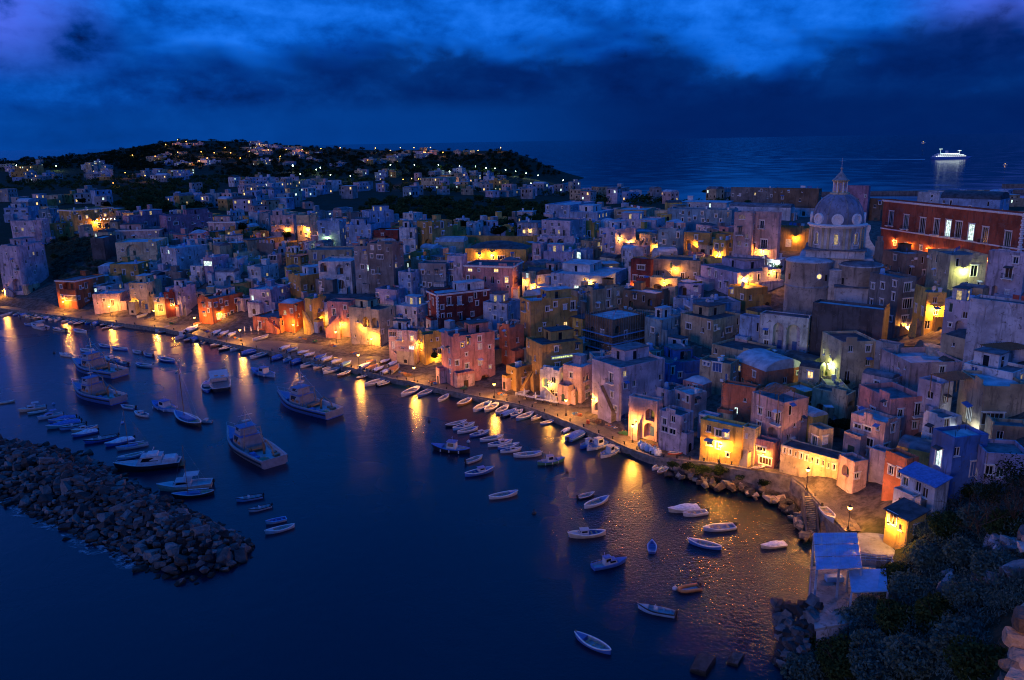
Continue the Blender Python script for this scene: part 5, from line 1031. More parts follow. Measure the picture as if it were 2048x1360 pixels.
for tr in range(7000):
    x, y = rf.uniform(0, 2048), rf.uniform(430, 950)
    if not inside(x, y, ZONE): continue
    P = ground(x, y); dd = depth(P)
    if dd > 520: continue
    wl, wr = rf.uniform(4.0, 8.5), rf.uniform(4.0, 7.5); hh = rf.uniform(3.2, 7.5)
    rad = max(wl, wr)*.5+.5
    al = R(rf.choice([20, 35, 48, 60, 70])+rf.uniform(-6, 6)); view = np.array((P[0], P[1], 0)); view /= np.linalg.norm(view); left = np.array((-view[1], view[0], 0)); dL = left*math.cos(al)+view*math.sin(al); dR = np.array((dL[1], -dL[0], 0))
    cxy = P[:2]+dR[:2]*wr/2+dL[:2]*wl/2
    if np.linalg.norm(cxy-C0xy) < 17 or any(np.linalg.norm(cxy-c) < (rad+rr)*.78 for c, rr in placed): continue
    tp = P+np.array((0, 0, hh)); (xa, _), (xb, _), (xc, yt) = proj(tp+dL*wl), proj(tp+dR*wr), proj(tp); yb = y
    bad = False
    for r_, c, rr, d2 in HAND:
        if d2 < dd-1: continue
        ox = min(xb, r_[5])-max(xa, r_[4]); oy = min(yb, r_[3]-8)-max(yt, r_[2])
        if ox > 0 and oy > 0 and ox*oy > .06*(r_[5]-r_[4])*(r_[3]-r_[2]): bad = True; break
    if not bad and xa < 1740 and xb > 1570 and yt < 640 and dd < 225: bad = True
    if bad: continue
    near = sorted(HAND, key=lambda q: np.linalg.norm(q[1]-cxy))
    col = rf.choice(['white', 'cream', 'cream', 'sand', 'sand', 'rose', 'rose', 'lav', 'sky', 'grey', 'ochre', 'peeling', 'ochre', 'stone', 'yellow', 'pink']); roof = rf.choice('ffffvvDDo')
    lab = None
    for q in near[:5]:
        nm = short[q[0][0].name]
        if scount[nm] > 1: continue
        rel = 'behind' if dd > q[3]+2 else ('in front of' if dd < q[3]-3 else 'beside')
        hw = 'low' if hh < 4.6 else ('tall' if hh > 6.4 else 'small'); rw_ = {'f': 'flat-roofed', 'v': 'vaulted', 'D': 'dome-roofed', 'o': 'slab-roofed'}[roof]
        t_ = f'{hw} {cname[col]} {rw_} house tucked {rel} the {nm}'
        if t_ not in SEENL and len(t_.split()) <= 16: lab = t_; break
    if lab is None: continue
    SEENL.add(lab); placed.append((cxy, rad)); SPECS.append(dict(lab=lab, col=col, px=xc, pyt=yt, pyb=yb, xl=xa, xr=xb, roof=roof, a=math.degrees(al), grp=None, P=P, dL=dL, dR=dR, wl=wl, wr=wr, h=hh))

# ------------------------------------------------------------------ far town, hill houses, their lamps
rf = random.Random(5)
FZ = {  # zone: polygon in the picture, count, size range in metres, label, group
 'plain': ([(0,392),(240,395),(300,385),(430,372),(640,350),(900,345),(1080,362),(1140,378),(1230,392),(1230,412),(1130,405),(1000,395),(880,395),(760,400),(560,428),(400,425),(240,430),(0,432)], 190, (7, 13), 'low flat-roofed {c} house in the crowded far town beyond the grove', 'houses of the far town'),
 'left': ([(0,330),(110,328),(250,335),(330,345),(390,352),(390,368),(240,360),(120,362),(0,372)], 60, (8, 15), '{c} house among trees on the far plain below the wooded hill', 'houses on the far plain'),
 'hill': ([(300,304),(380,290),(520,289),(640,298),(820,303),(1000,302),(1010,307),(880,316),(860,328),(700,334),(520,334),(380,336),(260,325)], 95, (8, 18), 'small {c} house scattered on the far wooded hill', 'houses on the far hill'),
 'right': ([(1180,385),(1330,380),(1460,385),(1680,392),(1680,415),(1460,410),(1330,412),(1180,405)], 20, (8, 14), 'dark-shadowed {c} house on the ridge before the open sea', 'houses on the ridge'),
 'rightend': ([(1780,392),(2048,398),(2048,420),(1960,412),(1800,402)], 9, (7, 12), '{c} house beyond the red palace at far right', 'houses beyond the red palace')}
farpts = []; FARC = {}
for zn, (poly, cnt, (s0, s1), lab, grp) in FZ.items():
    k = tr = 0; cl_ = None; left_ = 0
    while k < cnt and tr < cnt*40:
        tr += 1; x = rf.uniform(min(p[0] for p in poly), max(p[0] for p in poly)); y = rf.uniform(min(p[1] for p in poly), max(p[1] for p in poly))
        if zn in ('hill', 'left', 'plain'):          # houses huddle in clusters
            if cl_ is None or left_ <= 0:
                if not inside(x, y, poly): continue
                cl_ = (x, y); left_ = rf.choice([2, 4, 6, 8])
            x, y = cl_[0]+rf.gauss(0, 13 if zn != 'plain' else 24), cl_[1]+rf.gauss(0, 2.2 if zn != 'plain' else 4); left_ -= 1
        if not inside(x, y, poly): continue
        P = ground(x, y); dd = depth(P)
        if dd > 2300 or P[2] < .5: continue
        w1, w2 = rf.uniform(s0, s1), rf.uniform(s0*.8, s1*.8); hh = rf.choice([4, 4.5, 6.5, 7, 7.5, 9.5]) if zn != 'hill' else rf.choice([4, 4.5, 6.5, 7])
        if any(np.linalg.norm(P[:2]-q) < (w1+w2)*.36 for q in farpts): continue
        al = R(rf.uniform(15, 75)); view = np.array((P[0], P[1], 0)); view /= np.linalg.norm(view); left = np.array((-view[1], view[0], 0)); dL = left*math.cos(al)+view*math.sin(al); dR = np.array((dL[1], -dL[0], 0)); tp = P+np.array((0, 0, hh))
        (xa, _), (xb, _), (xc, yt) = proj(tp+dL*w1), proj(tp+dR*w2), proj(tp)
        col = rf.choice(['white', 'cream', 'sand', 'rose', 'sky', 'sky', 'grey', 'grey', 'lav', 'teal', 'ochre'])
        SPECS.append(dict(lab=lab.format(c=cname[col]), col=col, px=xc, pyt=yt, pyb=y, xl=xa, xr=xb, roof=rf.choice('fffoov'), a=math.degrees(al), grp=grp, P=P, dL=dL, dR=dR, wl=w1, wr=w2, h=hh)); farpts.append(P[:2]); k += 1
Hs('long pale building flooded yellow in the middle of the far town', 'cream', 880,356,378,842,912, a=30, base=8.)
Hs('long pink building with lit front left of the yellow flooded one', 'rose', 838,346,362,735,850, a=15, base=8., depth_m=14)
Hs('bright white cube house standing out in the far town', 'white', 548,366,388,530,567, a=45, base=8.)
Hs('ochre lit mansion pair at far left of the far plain', 'ochre', 60,332,356,28,86, a=30, base=8.)
Hs('yellow lit manor with tower corner on the far left plain', 'cream', 184,325,345,170,204, a=30, base=8.)
# which of them does the view show, and how much of each
bx = [(h_[6], np.array((-math.sin(h_[0].rotation_euler.z), math.cos(h_[0].rotation_euler.z), 0)), np.array((math.cos(h_[0].rotation_euler.z), math.sin(h_[0].rotation_euler.z), 0)), h_[7], h_[8], h_[9]) for h_ in HOUSES]+[(s['P'], s['dL'], s['dR'], s['wl'], s['wr'], s['h']) for s in SPECS]
bP, bL, bR = (np.array([b_[i] for b_ in bx]) for i in range(3)); bwl, bwr, bh = (np.array([b_[i] for b_ in bx]) for i in (3, 4, 5)); n0 = len(HOUSES)
def first_hit(v):
    t_all = np.full(len(bx), 1e9)
    for nr, ax2, w in ((bR, bL, bwl), (bL, bR, bwr)):
        dn = nr@v; t = np.einsum('ij,ij->i', bP-CAM, nr)/np.where(abs(dn) < 1e-9, 1e-9, dn); Q = CAM+t[:, None]*v-bP; u = np.einsum('ij,ij->i', Q, ax2); ok = (dn > 1e-6) & (u >= 0) & (u <= w) & (Q[:, 2] <= bh) & (Q[:, 2] > -4) & (t > 0); t_all = np.where(ok & (t < t_all), t, t_all)
    return int(np.argmin(t_all)), t_all.min()
for i, s in enumerate(SPECS):
    c = tot = 0
    for u in (.15, .5, .85):
        for z_ in (.15, .5, .9):
            for D_, w in ((s['dL'], s['wl']), (s['dR'], s['wr'])):
                Q = s['P']+D_*w*u+np.array((0, 0, s['h']*z_)); tot += 1; c += first_hit((Q-CAM)/depth(Q))[0] == n0+i
    s['vis'] = c/tot*(s['xr']-s['xl'])*(s['pyb']-s['pyt'])
SPECS = sorted([s for s in SPECS if s['vis'] > 4], key=lambda s: -s['vis'])
NIND = 300-len(HOUSES); print('hand', len(HOUSES), 'seen', len(SPECS))
PMAT = list(PAL)+['peeling', 'roof_lime', 'roof_dark', 'glass_dark', 'lit_warm', 'lit_cool', 'lit_dim']; FM_ = MB(); rq = random.Random(77)
for i, s in enumerate(SPECS):
    if i < NIND: Hs(s['lab'], s['col'], s['px'], s['pyt'], s['pyb'], s['xl'], s['xr'], roof=s['roof'], a=s['a'], group=s['grp'], base=8.); continue
    P, dL, dR, wl, wr, h = (s[k] for k in ('P', 'dL', 'dR', 'wl', 'wr', 'h')); ci = PMAT.index(s['col'])
    def at3(x, y, z): return P+dR*x+dL*y+np.array((0, 0, z))
    for A_, B_ in (((0, 0), (wr, 0)), ((wr, 0), (wr, wl)), ((wr, wl), (0, wl)), ((0, wl), (0, 0))): FM_.face([at3(*A_, -8), at3(*B_, -8), at3(*B_, h), at3(*A_, h)], ci)
    e_ = .3 if s['roof'] == 'o' else .0; zr = h+(.2 if s['roof'] == 'o' else -.4)
    if e_:
        for A_, B_ in (((-e_, -e_), (wr+e_, -e_)), ((-e_, wl+e_), (-e_, -e_))): FM_.face([at3(*A_, h), at3(*B_, h), at3(*B_, zr), at3(*A_, zr)], ci)
    FM_.face([at3(-e_, -e_, zr), at3(wr+e_, -e_, zr), at3(wr+e_, wl+e_, zr), at3(-e_, wl+e_, zr)], PMAT.index(rq.choice(['roof_lime', 'roof_dark'])))
    if rq.random() < .4: x_, y_, a_ = wr*.55, wl*.5, min(wr, wl)*.4; 
    else: a_ = 0
    if a_:
        for A_, B_ in (((x_, y_), (x_+a_, y_)), ((x_+a_, y_), (x_+a_, y_+a_)), ((x_+a_, y_+a_), (x_, y_+a_)), ((x_, y_+a_), (x_, y_))): FM_.face([at3(*A_, zr), at3(*B_, zr), at3(*B_, zr+2.6), at3(*A_, zr+2.6)], ci)
        FM_.face([at3(x_, y_, zr+2.6), at3(x_+a_, y_, zr+2.6), at3(x_+a_, y_+a_, zr+2.6), at3(x_, y_+a_, zr+2.6)], PMAT.index('roof_lime'))
    for D_, E_, w in ((dL, dR, wl), (dR, dL, wr)):
        for fl_ in range(max(1, int(h/3.1))):
            for c_ in range(int(w/3.4)):
                if rq.random() < .3: continue
                u = (c_+.5)*w/int(w/3.4); z_ = h-2.5-3.1*fl_; m_ = PMAT.index('glass_dark' if rq.random() > .13 else rq.choice(['lit_warm', 'lit_dim', 'lit_cool'])); b0 = P-E_*.06+D_*u
                FM_.face([b0-D_*.55+np.array((0, 0, z_)), b0+D_*.55+np.array((0, 0, z_)), b0+D_*.55+np.array((0, 0, z_+1.6)), b0-D_*.55+np.array((0, 0, z_+1.6))], m_)
o = put('distant_houses', FM_.mesh('distant_houses', PMAT)); o['kind'] = 'stuff'
farpole = MB(); farpole.bar((0, 0, 0), (0, 0, 6.5), .09, k=5, r2=.06); farpole.bar((0, 0, 6.5), (.9, 0, 6.8), .05, k=4); FP = farpole.mesh('post', ['iron'])
gl = MB(); gl.lathe([(0, -.42), (.30, -.3), (.42, 0), (.30, .3), (0, .42)], 8); FW = gl.mesh('lamp_head', ['far_warm'], True); FC = gl.mesh('lamp_head', ['far_cool'], True)
FLW = [(355,284),(372,288),(331,294),(265,316),(355,310),(402,309),(428,311),(398,328),(414,322),(461,311),(498,308),(536,305),(518,293),(572,304),(604,304),(641,302),(750,301),(827,300),(850,310),(885,310),(735,326),(800,300),(250,353),(290,360),(226,377),(52,352),(450,300),(560,318),(680,300),(780,306),(860,300),(955,306),(1000,300),(310,318),(480,322),(805,368),(822,366),(836,367),(868,372),(905,369),(915,367)]
FLC = [(640,342),(632,346),(828,336),(876,336),(918,338),(950,339),(971,342),(989,343),(1010,346),(1030,349),(1051,353),(1075,357),(1125,367),(780,336),(700,360),(898,350),(112,338),(33,337),(600,356),(660,358),(1000,372),(1060,378)]
for lst, me, colr, lb in ((FLW, FW, WARM, 'orange street lamp glowing among the far hillside houses'), (FLC, FC, COOL, 'greenish white street lamp in the far town')):
    for i, (x, y) in enumerate(lst):
        P = ground(x, y+3); dd = depth(P); o = put('street_lamp', None, loc=P); put('post', FP, o); hd = put('lamp_head', me, o, (1., 0, 6.7), sc=max(.8, min(dd/900., 1.5)))
        light('lamp_light', o, (1., 0, 6.0), (1500 if colr is WARM else 1300)*max(1, dd/500), colr, .4)
        tag(o, lb, 'street lamp', 'lamps of the far hill' if colr is WARM else 'lamps of the far town')
# the brightest one, on a tall mast
P = ground(585, 344); o = put('street_lamp', None, loc=P); put('post', FP, o, sc=(2, 2, 1.3)); put('lamp_head', FC, o, (1.2, 0, 8.8), sc=2.2); light('lamp_light', o, (1.2, 0, 8), 6000, (1., .9, .7), .4); tag(o, 'brightest white floodlight on a tall mast in the far town', 'street lamp')
# flood of yellow light on the far school-like row
for x, y, w in ((845,372,'left of'),(880,376,'at')):
    P = ground(x, y); o = put('street_lamp', None, loc=P); put('post', FP, o); put('lamp_head', FW, o, (1., 0, 6.7)); light('lamp_light', o, (1, -1, 5.8), 5000, (1., .75, .35), .4); tag(o, f'strong yellow lamp {w} the lit long building in the far town', 'street lamp')

# ------------------------------------------------------------------ trees and woods
def crown_mesh(name, mat, k, rx, rz, size, seed, lobes=7, tri=False):
    rg = np.random.default_rng(seed); cen = rg.normal(0, 1, (lobes, 3)); cen /= np.linalg.norm(cen, axis=1)[:, None]; cen *= rg.uniform(.25, .72, (lobes, 1)); cen[:, 2] *= .8; lr = rg.uniform(.32, .55, lobes)
    w = rg.integers(0, lobes, k); d = rg.normal(0, 1, (k, 3)); d /= np.linalg.norm(d, axis=1)[:, None]; p = cen[w]+d*(lr[w]*rg.uniform(.55, 1.05, k)**.5)[:, None]
    p *= np.array((rx, rx, rz)); m_ = MB(); a = rg.normal(0, 1, (k, 3)); b_ = rg.normal(0, 1, (k, 3))
    a /= np.linalg.norm(a, axis=1)[:, None]; b_ = np.cross(a, b_); b_ /= np.linalg.norm(b_, axis=1)[:, None]; s = size*rg.uniform(.6, 1.3, (k, 1)); a *= s; b_ *= s*.55
    if tri: V = np.stack([p-a, p+b_, p+a], 1); n_ = 3
    else: V = np.stack([p-a, p-b_, p+a, p+b_], 1); n_ = 4
    m_.v = V.reshape(-1, 3).tolist(); m_.f = [tuple(range(i*n_, i*n_+n_)) for i in range(k)]; m_.m = [0]*k
    return m_
def trunk_mesh(h, r_, seed, n_=5, spread=1.2):
    rg = random.Random(seed); m_ = MB(); p = Vector((0, 0, -1.5)); q = Vector((rg.uniform(-.2, .2), rg.uniform(-.2, .2), h*.55)); m_.bar(p, q, r_, k=7, r2=r_*.7)
    for i in range(n_):
        a = 2*math.pi*i/n_+rg.uniform(-.3, .3); e_ = q+Vector((math.cos(a)*spread, math.sin(a)*spread, h*rg.uniform(.2, .45))); m_.bar(q, e_, r_*.5, k=5, r2=r_*.15)
        m_.bar((q+e_)/2, (q+e_)/2+Vector((math.cos(a+1)*spread*.5, math.sin(a+1)*spread*.5, h*.2)), r_*.25, k=4, r2=r_*.08)
    return m_
TR = []
for s in range(4):
    TR.append((trunk_mesh(5, .22, s).mesh('trunk', ['bark']), crown_mesh('crown', 'leaf', 1500, 3.4, 2.6, .34, s+10, 8).mesh('crown', ['leaf' if s % 2 else 'leaf_dark'])))
def tree(px, py, h, label, v=0, z=None, wide=1., cat='tree', name='tree', group=None):
    P = on_z(px, py, z) if z is not None else ground(px, py); k = h/7.
    o = put(name, None, loc=P, rz=(px*.37) % 6.28, sc=(k*wide, k*wide, k)); put('trunk', TR[v][0], o); put('crown', TR[v][1], o, (0, 0, 4.4)); tag(o, label, cat, group); return o
for px, py, h, w, lb, v in ((490,470,7,1.1,'dark round tree behind the merlon wall left of the upper row',0),(520,476,6,1.2,'dark tree with spreading crown before the grey upper-row house',1),(573,482,5,1.2,'low tree below the dark archway of the upper row',2),(430,478,5,1.3,'dark bushy tree before the pale pink garden villa',0),(400,472,5,1.1,'small tree left of the pale pink garden villa',3),
                            (215,424,8,1.,'dark tree right behind the lamp-lit ochre mansion',0),(238,418,7,1.2,'tree right of the string of terrace bulbs',1),(165,412,6,1.3,'dark trees rising behind the ochre mansion roof',2),(235,455,5,1.,'pale green tree beside the terrace bulbs',1),
                            (130,486,4,1.3,'tall bush at the top of the hanging garden',3),(110,520,3.5,1.2,'bush lit green at the head of the garden stair',1),(1255,520,4,1.,'twiggy tree before the lamp on the flooded lavender house',3),(1420,508,4,1.2,'garden tree by the arched ochre door',1),
                            (1310,388,9,.9,'dark tree left of the pine on the ridge',2),(1650,760,3.,1.,'potted shrub in the green-lit courtyard',1),(1690,778,2.6,1.,'small plant by the green-lit courtyard wall',3),(1725,700,4.5,1.4,'dark overgrown bush below the chapel retaining wall',0),(1660,870,4,1.3,'dense bush in the walled garden',0),(1690,875,4.5,1.2,'fig-like bush beside the pink front house',2),(1640,905,2.6,1.2,'low bush behind the slotted wall',1),
                            (1555,545,3,1.,'potted palm-like plant by the kiosk bar',1),(1345,500,4,1.2,'small dark tree by the blue-shadowed house',0),(870,722,3,1.,'leafy shrub before the yellow lamp-lit quay house',1),(1000,480,7,1.3,'large tree at the edge of the dark grove below the hut',0),(960,470,8,1.3,'broad dark tree in the grove above the ochre garden wall',1),(925,468,7,1.2,'dark tree in the grove beside the ochre tower house',2)):
    tree(px, py, h, lb, v, wide=w)
# umbrella pine, cypress, palm on the ridge
P = ground(1412, 398); o = put('umbrella_pine', None, loc=P); put('trunk', trunk_mesh(9, .35, 3, 7, 3.5).mesh('trunk', ['bark']), o); put('crown', crown_mesh('crown', '', 2600, 8.5, 2.6, .5, 77, 10).mesh('crown', ['leaf_dark']), o, (0, 0, 9)); tag(o, 'umbrella pine with broad dark dome of needles on the ridge', 'pine tree')
P = ground(1311, 396); o = put('cypress', None, loc=P); put('trunk', trunk_mesh(4, .2, 3, 3, .3).mesh('trunk', ['bark']), o); put('crown', crown_mesh('crown', '', 900, 1.3, 6.5, .35, 78, 9).mesh('crown', ['leaf_dark']), o, (0, 0, 6.5)); tag(o, 'slim dark cypress standing on the ridge skyline', 'cypress')
P = ground(1913, 398); o = put('palm_tree', None, loc=P); tb = MB()
for i in range(8): tb.bar((0, 0, i*1.-1), (0, 0, i*1.+.05), .34-.012*i, k=8, r2=.28)
put('trunk', tb.mesh('trunk', ['bark']), o)
for i in range(26):
    a = i*2.4; up = .9-.075*i*.9; fb = MB(); pts_ = []
    for j in range(7):
        t = j/6; rr = 4.2*t; zz = 7+rr*up-2.6*t*t*1.3; pts_.append(Vector((rr*math.cos(a), rr*math.sin(a), zz)))
    sd_ = Vector((-math.sin(a), math.cos(a), 0))
    for j in range(6):
        p, q = pts_[j], pts_[j+1]
        for k in range(3):
            m_ = p.lerp(q, k/3); ln = .9*(1-.6*j/6)
            for s in (-1, 1): fb.face([m_, m_+(q-p)*.35, m_+sd_*s*ln+(q-p)*.9-Vector((0, 0, .35))])
    fr_ = put('frond', fb.mesh('frond', ['leaf_dark']), o)
o.scale = (1.5, 1.5, 1.3); tag(o, 'date palm rising behind the red palace roof', 'palm tree')

# the woods that read as one mass
def wood(name, polys, count, hr, seed, mat, tris=70, size=1.1, dmin=0):
    rg = random.Random(seed); base = [np.array(crown_mesh('', '', tris, 1., .8, .30, s, 6, True).v) for s in range(4)]; V = []; k = 0
    while k < count:
        poly = rg.choices(polys, [p[1] for p in polys])[0][0]; x = rg.uniform(min(p[0] for p in poly), max(p[0] for p in poly)); y = rg.uniform(min(p[1] for p in poly), max(p[1] for p in poly))
        if not inside(x, y, poly): continue
        k += 1
        P = ground(x, y)
        if P[2] < 1 or depth(P) > 2400: continue
        if any(np.linalg.norm(P[:2]-q) < 6 for q in farpts): continue
        h = rg.uniform(*hr); a = rg.uniform(0, 6.28); c, s = math.cos(a), math.sin(a); b_ = base[rg.randrange(4)]*np.array((h*rg.uniform(.6, .85), h*rg.uniform(.6, .85), h*.62)); V.append(b_@np.array(((c, s, 0), (-s, c, 0), (0, 0, 1)))+P+np.array((0, 0, h*.42)))
    V = np.concatenate(V); m_ = MB(); m_.v = V.tolist(); m_.f = [(i, i+1, i+2) for i in range(0, len(V), 3)]; m_.m = [0]*len(m_.f)
    o = put(name, m_.mesh(name, [mat])); o['kind'] = 'stuff'; return o
wood('hill_woodland', [([(200,318),(300,292),(350,276),(480,279),(620,290),(840,298),(1000,296),(1060,308),(1110,335),(1130,352),(1000,340),(800,330),(560,334),(420,345),(200,345)], 5), ([(0,318),(100,316),(200,308),(270,296),(340,288),(340,338),(120,338),(0,342)], 2.2), ([(420,345),(560,334),(820,332),(1000,340),(1110,352),(1000,362),(700,352),(500,362)], 1.5)], 1750, (4.5, 8.5), 1, 'leaf_dark')
wood('plain_woodland', [([(0,356),(240,350),(400,352),(560,345),(440,372),(420,400),(250,398),(200,380),(0,385)], 3), ([(640,350),(1100,365),(1200,395),(900,392),(640,380)], 1), ([(1130,396),(1600,400),(1600,420),(1400,414),(1130,410)], .6)], 520, (4, 7.5), 2, 'leaf')
wood('grove_foliage', [([(730,405),(900,398),(1090,410),(1100,440),(1065,470),(915,468),(905,450),(800,440),(720,425)], 3), ([(240,400),(430,395),(430,425),(250,425)], 1)], 330, (4, 7), 3, 'leaf', tris=130)
wood('hanging_garden_foliage', [([(100,482),(180,476),(182,520),(220,528),(215,560),(110,560),(90,545),(105,510)], 1)], 210, (1.2, 2.8), 4, 'leaf_sage', tris=110)

# ------------------------------------------------------------------ boats
def hull_parts(L, B, F, kind, deckz=None, fore=.26, n_=12):
    """hull, gunwale and inside of a boat; bow towards +x, waterline at z=0"""
    st = []
    for i in range(n_+1):
        t = i/n_; x = (t-.5)*L
        if kind == 'double': b_ = B/2*max(0.02, math.sin(math.pi*min(max(t, .0), 1)))**.62
        else: b_ = B/2*(.80+.20*math.sin(min(t/.5, 1)*math.pi/2)) if t < .5 else B/2*max(.02, 1-((t-.5)/.5)**2.3)
        sh = F*(1+.55*max(0, (t-.45)/.55)**2+(.30*max(0, (.35-t)/.35)**2 if kind == 'double' else .0))
        rake = .06*L*max(0, (t-.8)/.2)**1.5
        st.append((x, b_, sh, rake))
    out = MB(); rows = []
    for x, b_, sh, rk in st:
        rows.append([(x+rk, -b_, sh), (x+rk*.5, -b_*.96, sh*.45), (x, -b_*.80, 0.), (x, -b_*.45, -.28*F-.1), (x, 0, -.45*F-.12), (x, b_*.45, -.28*F-.1), (x, b_*.80, 0.), (x+rk*.5, b_*.96, sh*.45), (x+rk, b_, sh)])
    out.grid(rows); out.face([p for p in rows[0]])
    g = MB(); w = .035*B+.02
    for s in (-1, 1):
        rr = []
        for x, b_, sh, rk in st:
            bi = max(b_-w*1.6, .0); rr.append([(x+rk, s*(b_+.03), sh-.09), (x+rk, s*(b_+.045), sh+.02), (x+rk, s*bi, sh+.03), (x+rk, s*bi, sh-.08)])
        g.grid(rr)
    x, b_, sh, rk = st[0]; g.box(x-.05, x+.08, -b_, b_, sh-.09, sh+.025)
    ins = MB(); fz = .12*F if deckz is None else deckz; rr = []
    for x, b_, sh, rk in st[:]:
        bi = max(b_-w*1.5, .01); rr.append([(x+rk*.8, -bi, sh-.02), (x+rk*.5, -bi*.82, fz), (x+rk*.5, bi*.82, fz), (x+rk*.8, bi, sh-.02)])
    ins.grid(rr); ins.face([rr[0][3], rr[0][2], rr[0][1], rr[0][0]])
    fd = MB(); rr = []
    for x, b_, sh, rk in st:
        if x < L*(.5-fore): continue
        rr.append([(x+rk, -max(b_-w, .01), sh-.015), (x+rk, 0, sh+.05), (x+rk, max(b_-w, .01), sh-.015)])
    fd.grid(rr)
    bx = rr[0][0][0]; bb = rr[0][2][1]; bz = rr[0][0][2]; fd.face([(bx, -bb, bz), (bx, 0, bz+.05), (bx, bb, bz), (bx, bb*.8, fz), (bx, -bb*.8, fz)])
    return out, g, ins, fd, st
BT = {}
def add(t, name, mb, mat, sm=False, par=None): BT[t].append((name, mb.mesh(name, ['hull_white' if mat in '*+' else mat], sm), mat, par))
def mk(t, L, B, F, kind, inner='deck_grey', rim='trim', **kw):
    BT[t] = []; h, g, i, f, st = hull_parts(L, B, F, kind, **kw); add(t, 'hull', h, '*'); add(t, 'gunwale', g, rim); add(t, 'deck', i, inner); add(t, 'foredeck', f, '+'); return st
def thwarts(t, xs, B, z, mat='wood_pale'):
    for x in xs: b_ = MB(); b_.box(x-.13, x+.13, -B*.40, B*.40, z-.03, z+.02); add(t, 'thwart', b_, mat)
def outboard(t, x, z=.5):
    b_ = MB(); b_.box(x-.42, x-.08, -.17, .17, z+.05, z+.55, top=(.05, .04)); b_.box(x-.28, x-.12, -.07, .07, z-.8, z+.05); b_.box(x-.42, x-.06, -.05, .05, z-.85, z-.72); add(t, 'outboard_motor', b_, 'rubber_black')
def cabin(t, x0, x1, w, z0, z1, mat, roof='+', slope=.25, win=True):
    b_ = MB(); b_.v = [(x0, -w/2, z0), (x1, -w/2, z0), (x1, w/2, z0), (x0, w/2, z0), (x0+.05, -w*.44, z1), (x1-slope, -w*.42, z1), (x1-slope, w*.42, z1), (x0+.05, w*.44, z1)]
    b_.f = [(0, 3, 2, 1), (4, 5, 6, 7), (0, 1, 5, 4), (1, 2, 6, 5), (2, 3, 7, 6), (3, 0, 4, 7)]; b_.m = [0]*6; add(t, 'cabin', b_, mat)
    rb = MB(); rb.box(x0-.12, x1-slope+.15, -w*.50, w*.50, z1+.005, z1+.075); add(t, 'cabin_roof', rb, roof)
    if win:
        zc0, zc1 = z0+(z1-z0)*.48, z0+(z1-z0)*.88
        def sx(z): return x1-slope*(z-z0)/(z1-z0)+.015
        def sw(z, k): return w/2-(w/2-w*k)*(z-z0)/(z1-z0)
        for y0, y1 in ((-.85, -.06), (.06, .85)):
            wb = MB(); wb.face([(sx(zc0), y0*sw(zc0, .42), zc0), (sx(zc0), y1*sw(zc0, .42), zc0), (sx(zc1), y1*sw(zc1, .42), zc1), (sx(zc1), y0*sw(zc1, .42), zc1)]); add(t, 'window', wb, 'glass_dark')
        for s in (-1, 1):
            wb = MB(); ln = x1-slope-x0; k0, k1 = x0+.18*ln, x1-slope*.6-.12*ln; q = [(k0, zc0), (k1, zc0), (k1-slope*.3, zc1), (k0, zc1)]; wb.face([(x, s*(sw(z, .43)+.015), z) for x, z in (q if s < 0 else q[::-1])]); add(t, 'window', wb, 'glass_dark')
# open wooden boats
st = mk('gozzo', 5.5, 1.9, .55, 'double', inner='deck_white'); thwarts('gozzo', (-1.3, -.2, .9), 1.7, .38)
b_ = MB(); b_.bar((2.75, 0, .6), (2.95, 0, 1.15), .07); add('gozzo', 'stem_post', b_, 'wood')
for s in (-1, 1): b_ = MB(); b_.bar((-1.6, .45*s, .42), (1.5, .38*s, .44), .03, k=5); b_.box(1.4, 1.95, .38*s-.06, .38*s+.06, .42, .45); add('gozzo', 'oar', b_, 'wood_pale')
mk('gozzo_cuddy', 5.8, 2.05, .6, 'double', inner='deck_blue'); cabin('gozzo_cuddy', -.1, 1.35, 1.15, .5, 1.2, 'hull_white'); thwarts('gozzo_cuddy', (-1.5, -.7), 1.8, .4)
b_ = MB(); b_.bar((2.9, 0, .6), (3.1, 0, 1.2), .07); add('gozzo_cuddy', 'stem_post', b_, 'wood')
mk('motorboat', 5.2, 2.0, .58, 'transom', inner='deck_white', rim='rubber_black'); thwarts('motorboat', (-1.9, -.9), 1.8, .38, 'deck_grey'); b_ = MB(); b_.box(-.15, .5, -.35, .35, .1, .85, top=(.1, .05)); b_.face([(.45, -.35, .86), (.45, .35, .86), (.25, .3, 1.15), (.25, -.3, 1.15)]); add('motorboat', 'console', b_, 'hull_white'); outboard('motorboat', -2.6, .45)
mk('dinghy', 3.8, 1.55, .45, 'transom', inner='deck_grey', rim='hull_white', fore=.18); thwarts('dinghy', (-1.1, 0, .8), 1.4, .3); outboard('dinghy', -1.9, .4)
mk('rowboat', 3.2, 1.4, .42, 'transom', inner='deck_blue', rim='hull_sky', fore=.16); thwarts('rowboat', (-.9, 0, .7), 1.25, .3, 'deck_blue')
mk('covered', 5.4, 1.95, .6, 'transom', rim='trim'); tb = MB(); rg = random.Random(2); rows = []
for i in range(9):
    t = i/8; x = -2.65+4.9*t; wv = .98*(1-.75*max(0, (t-.45)/.55)**2); zr = .62+.4*math.sin(math.pi*min(1, t*1.1+.05)); rows.append([(x, -wv, .5+.1*t)]+[(x+rg.uniform(-.08, .08), wv*math.cos(math.pi*(1-j/6)), .62+.2*t*t+(zr-.5)*math.sin(math.pi*j/6)+rg.uniform(-.06, .06)) for j in range(1, 6)]+[(x, wv, .5+.1*t)])
tb.grid(rows); add('covered', 'tarpaulin', tb, '+'); outboard('covered', -2.7, .45)
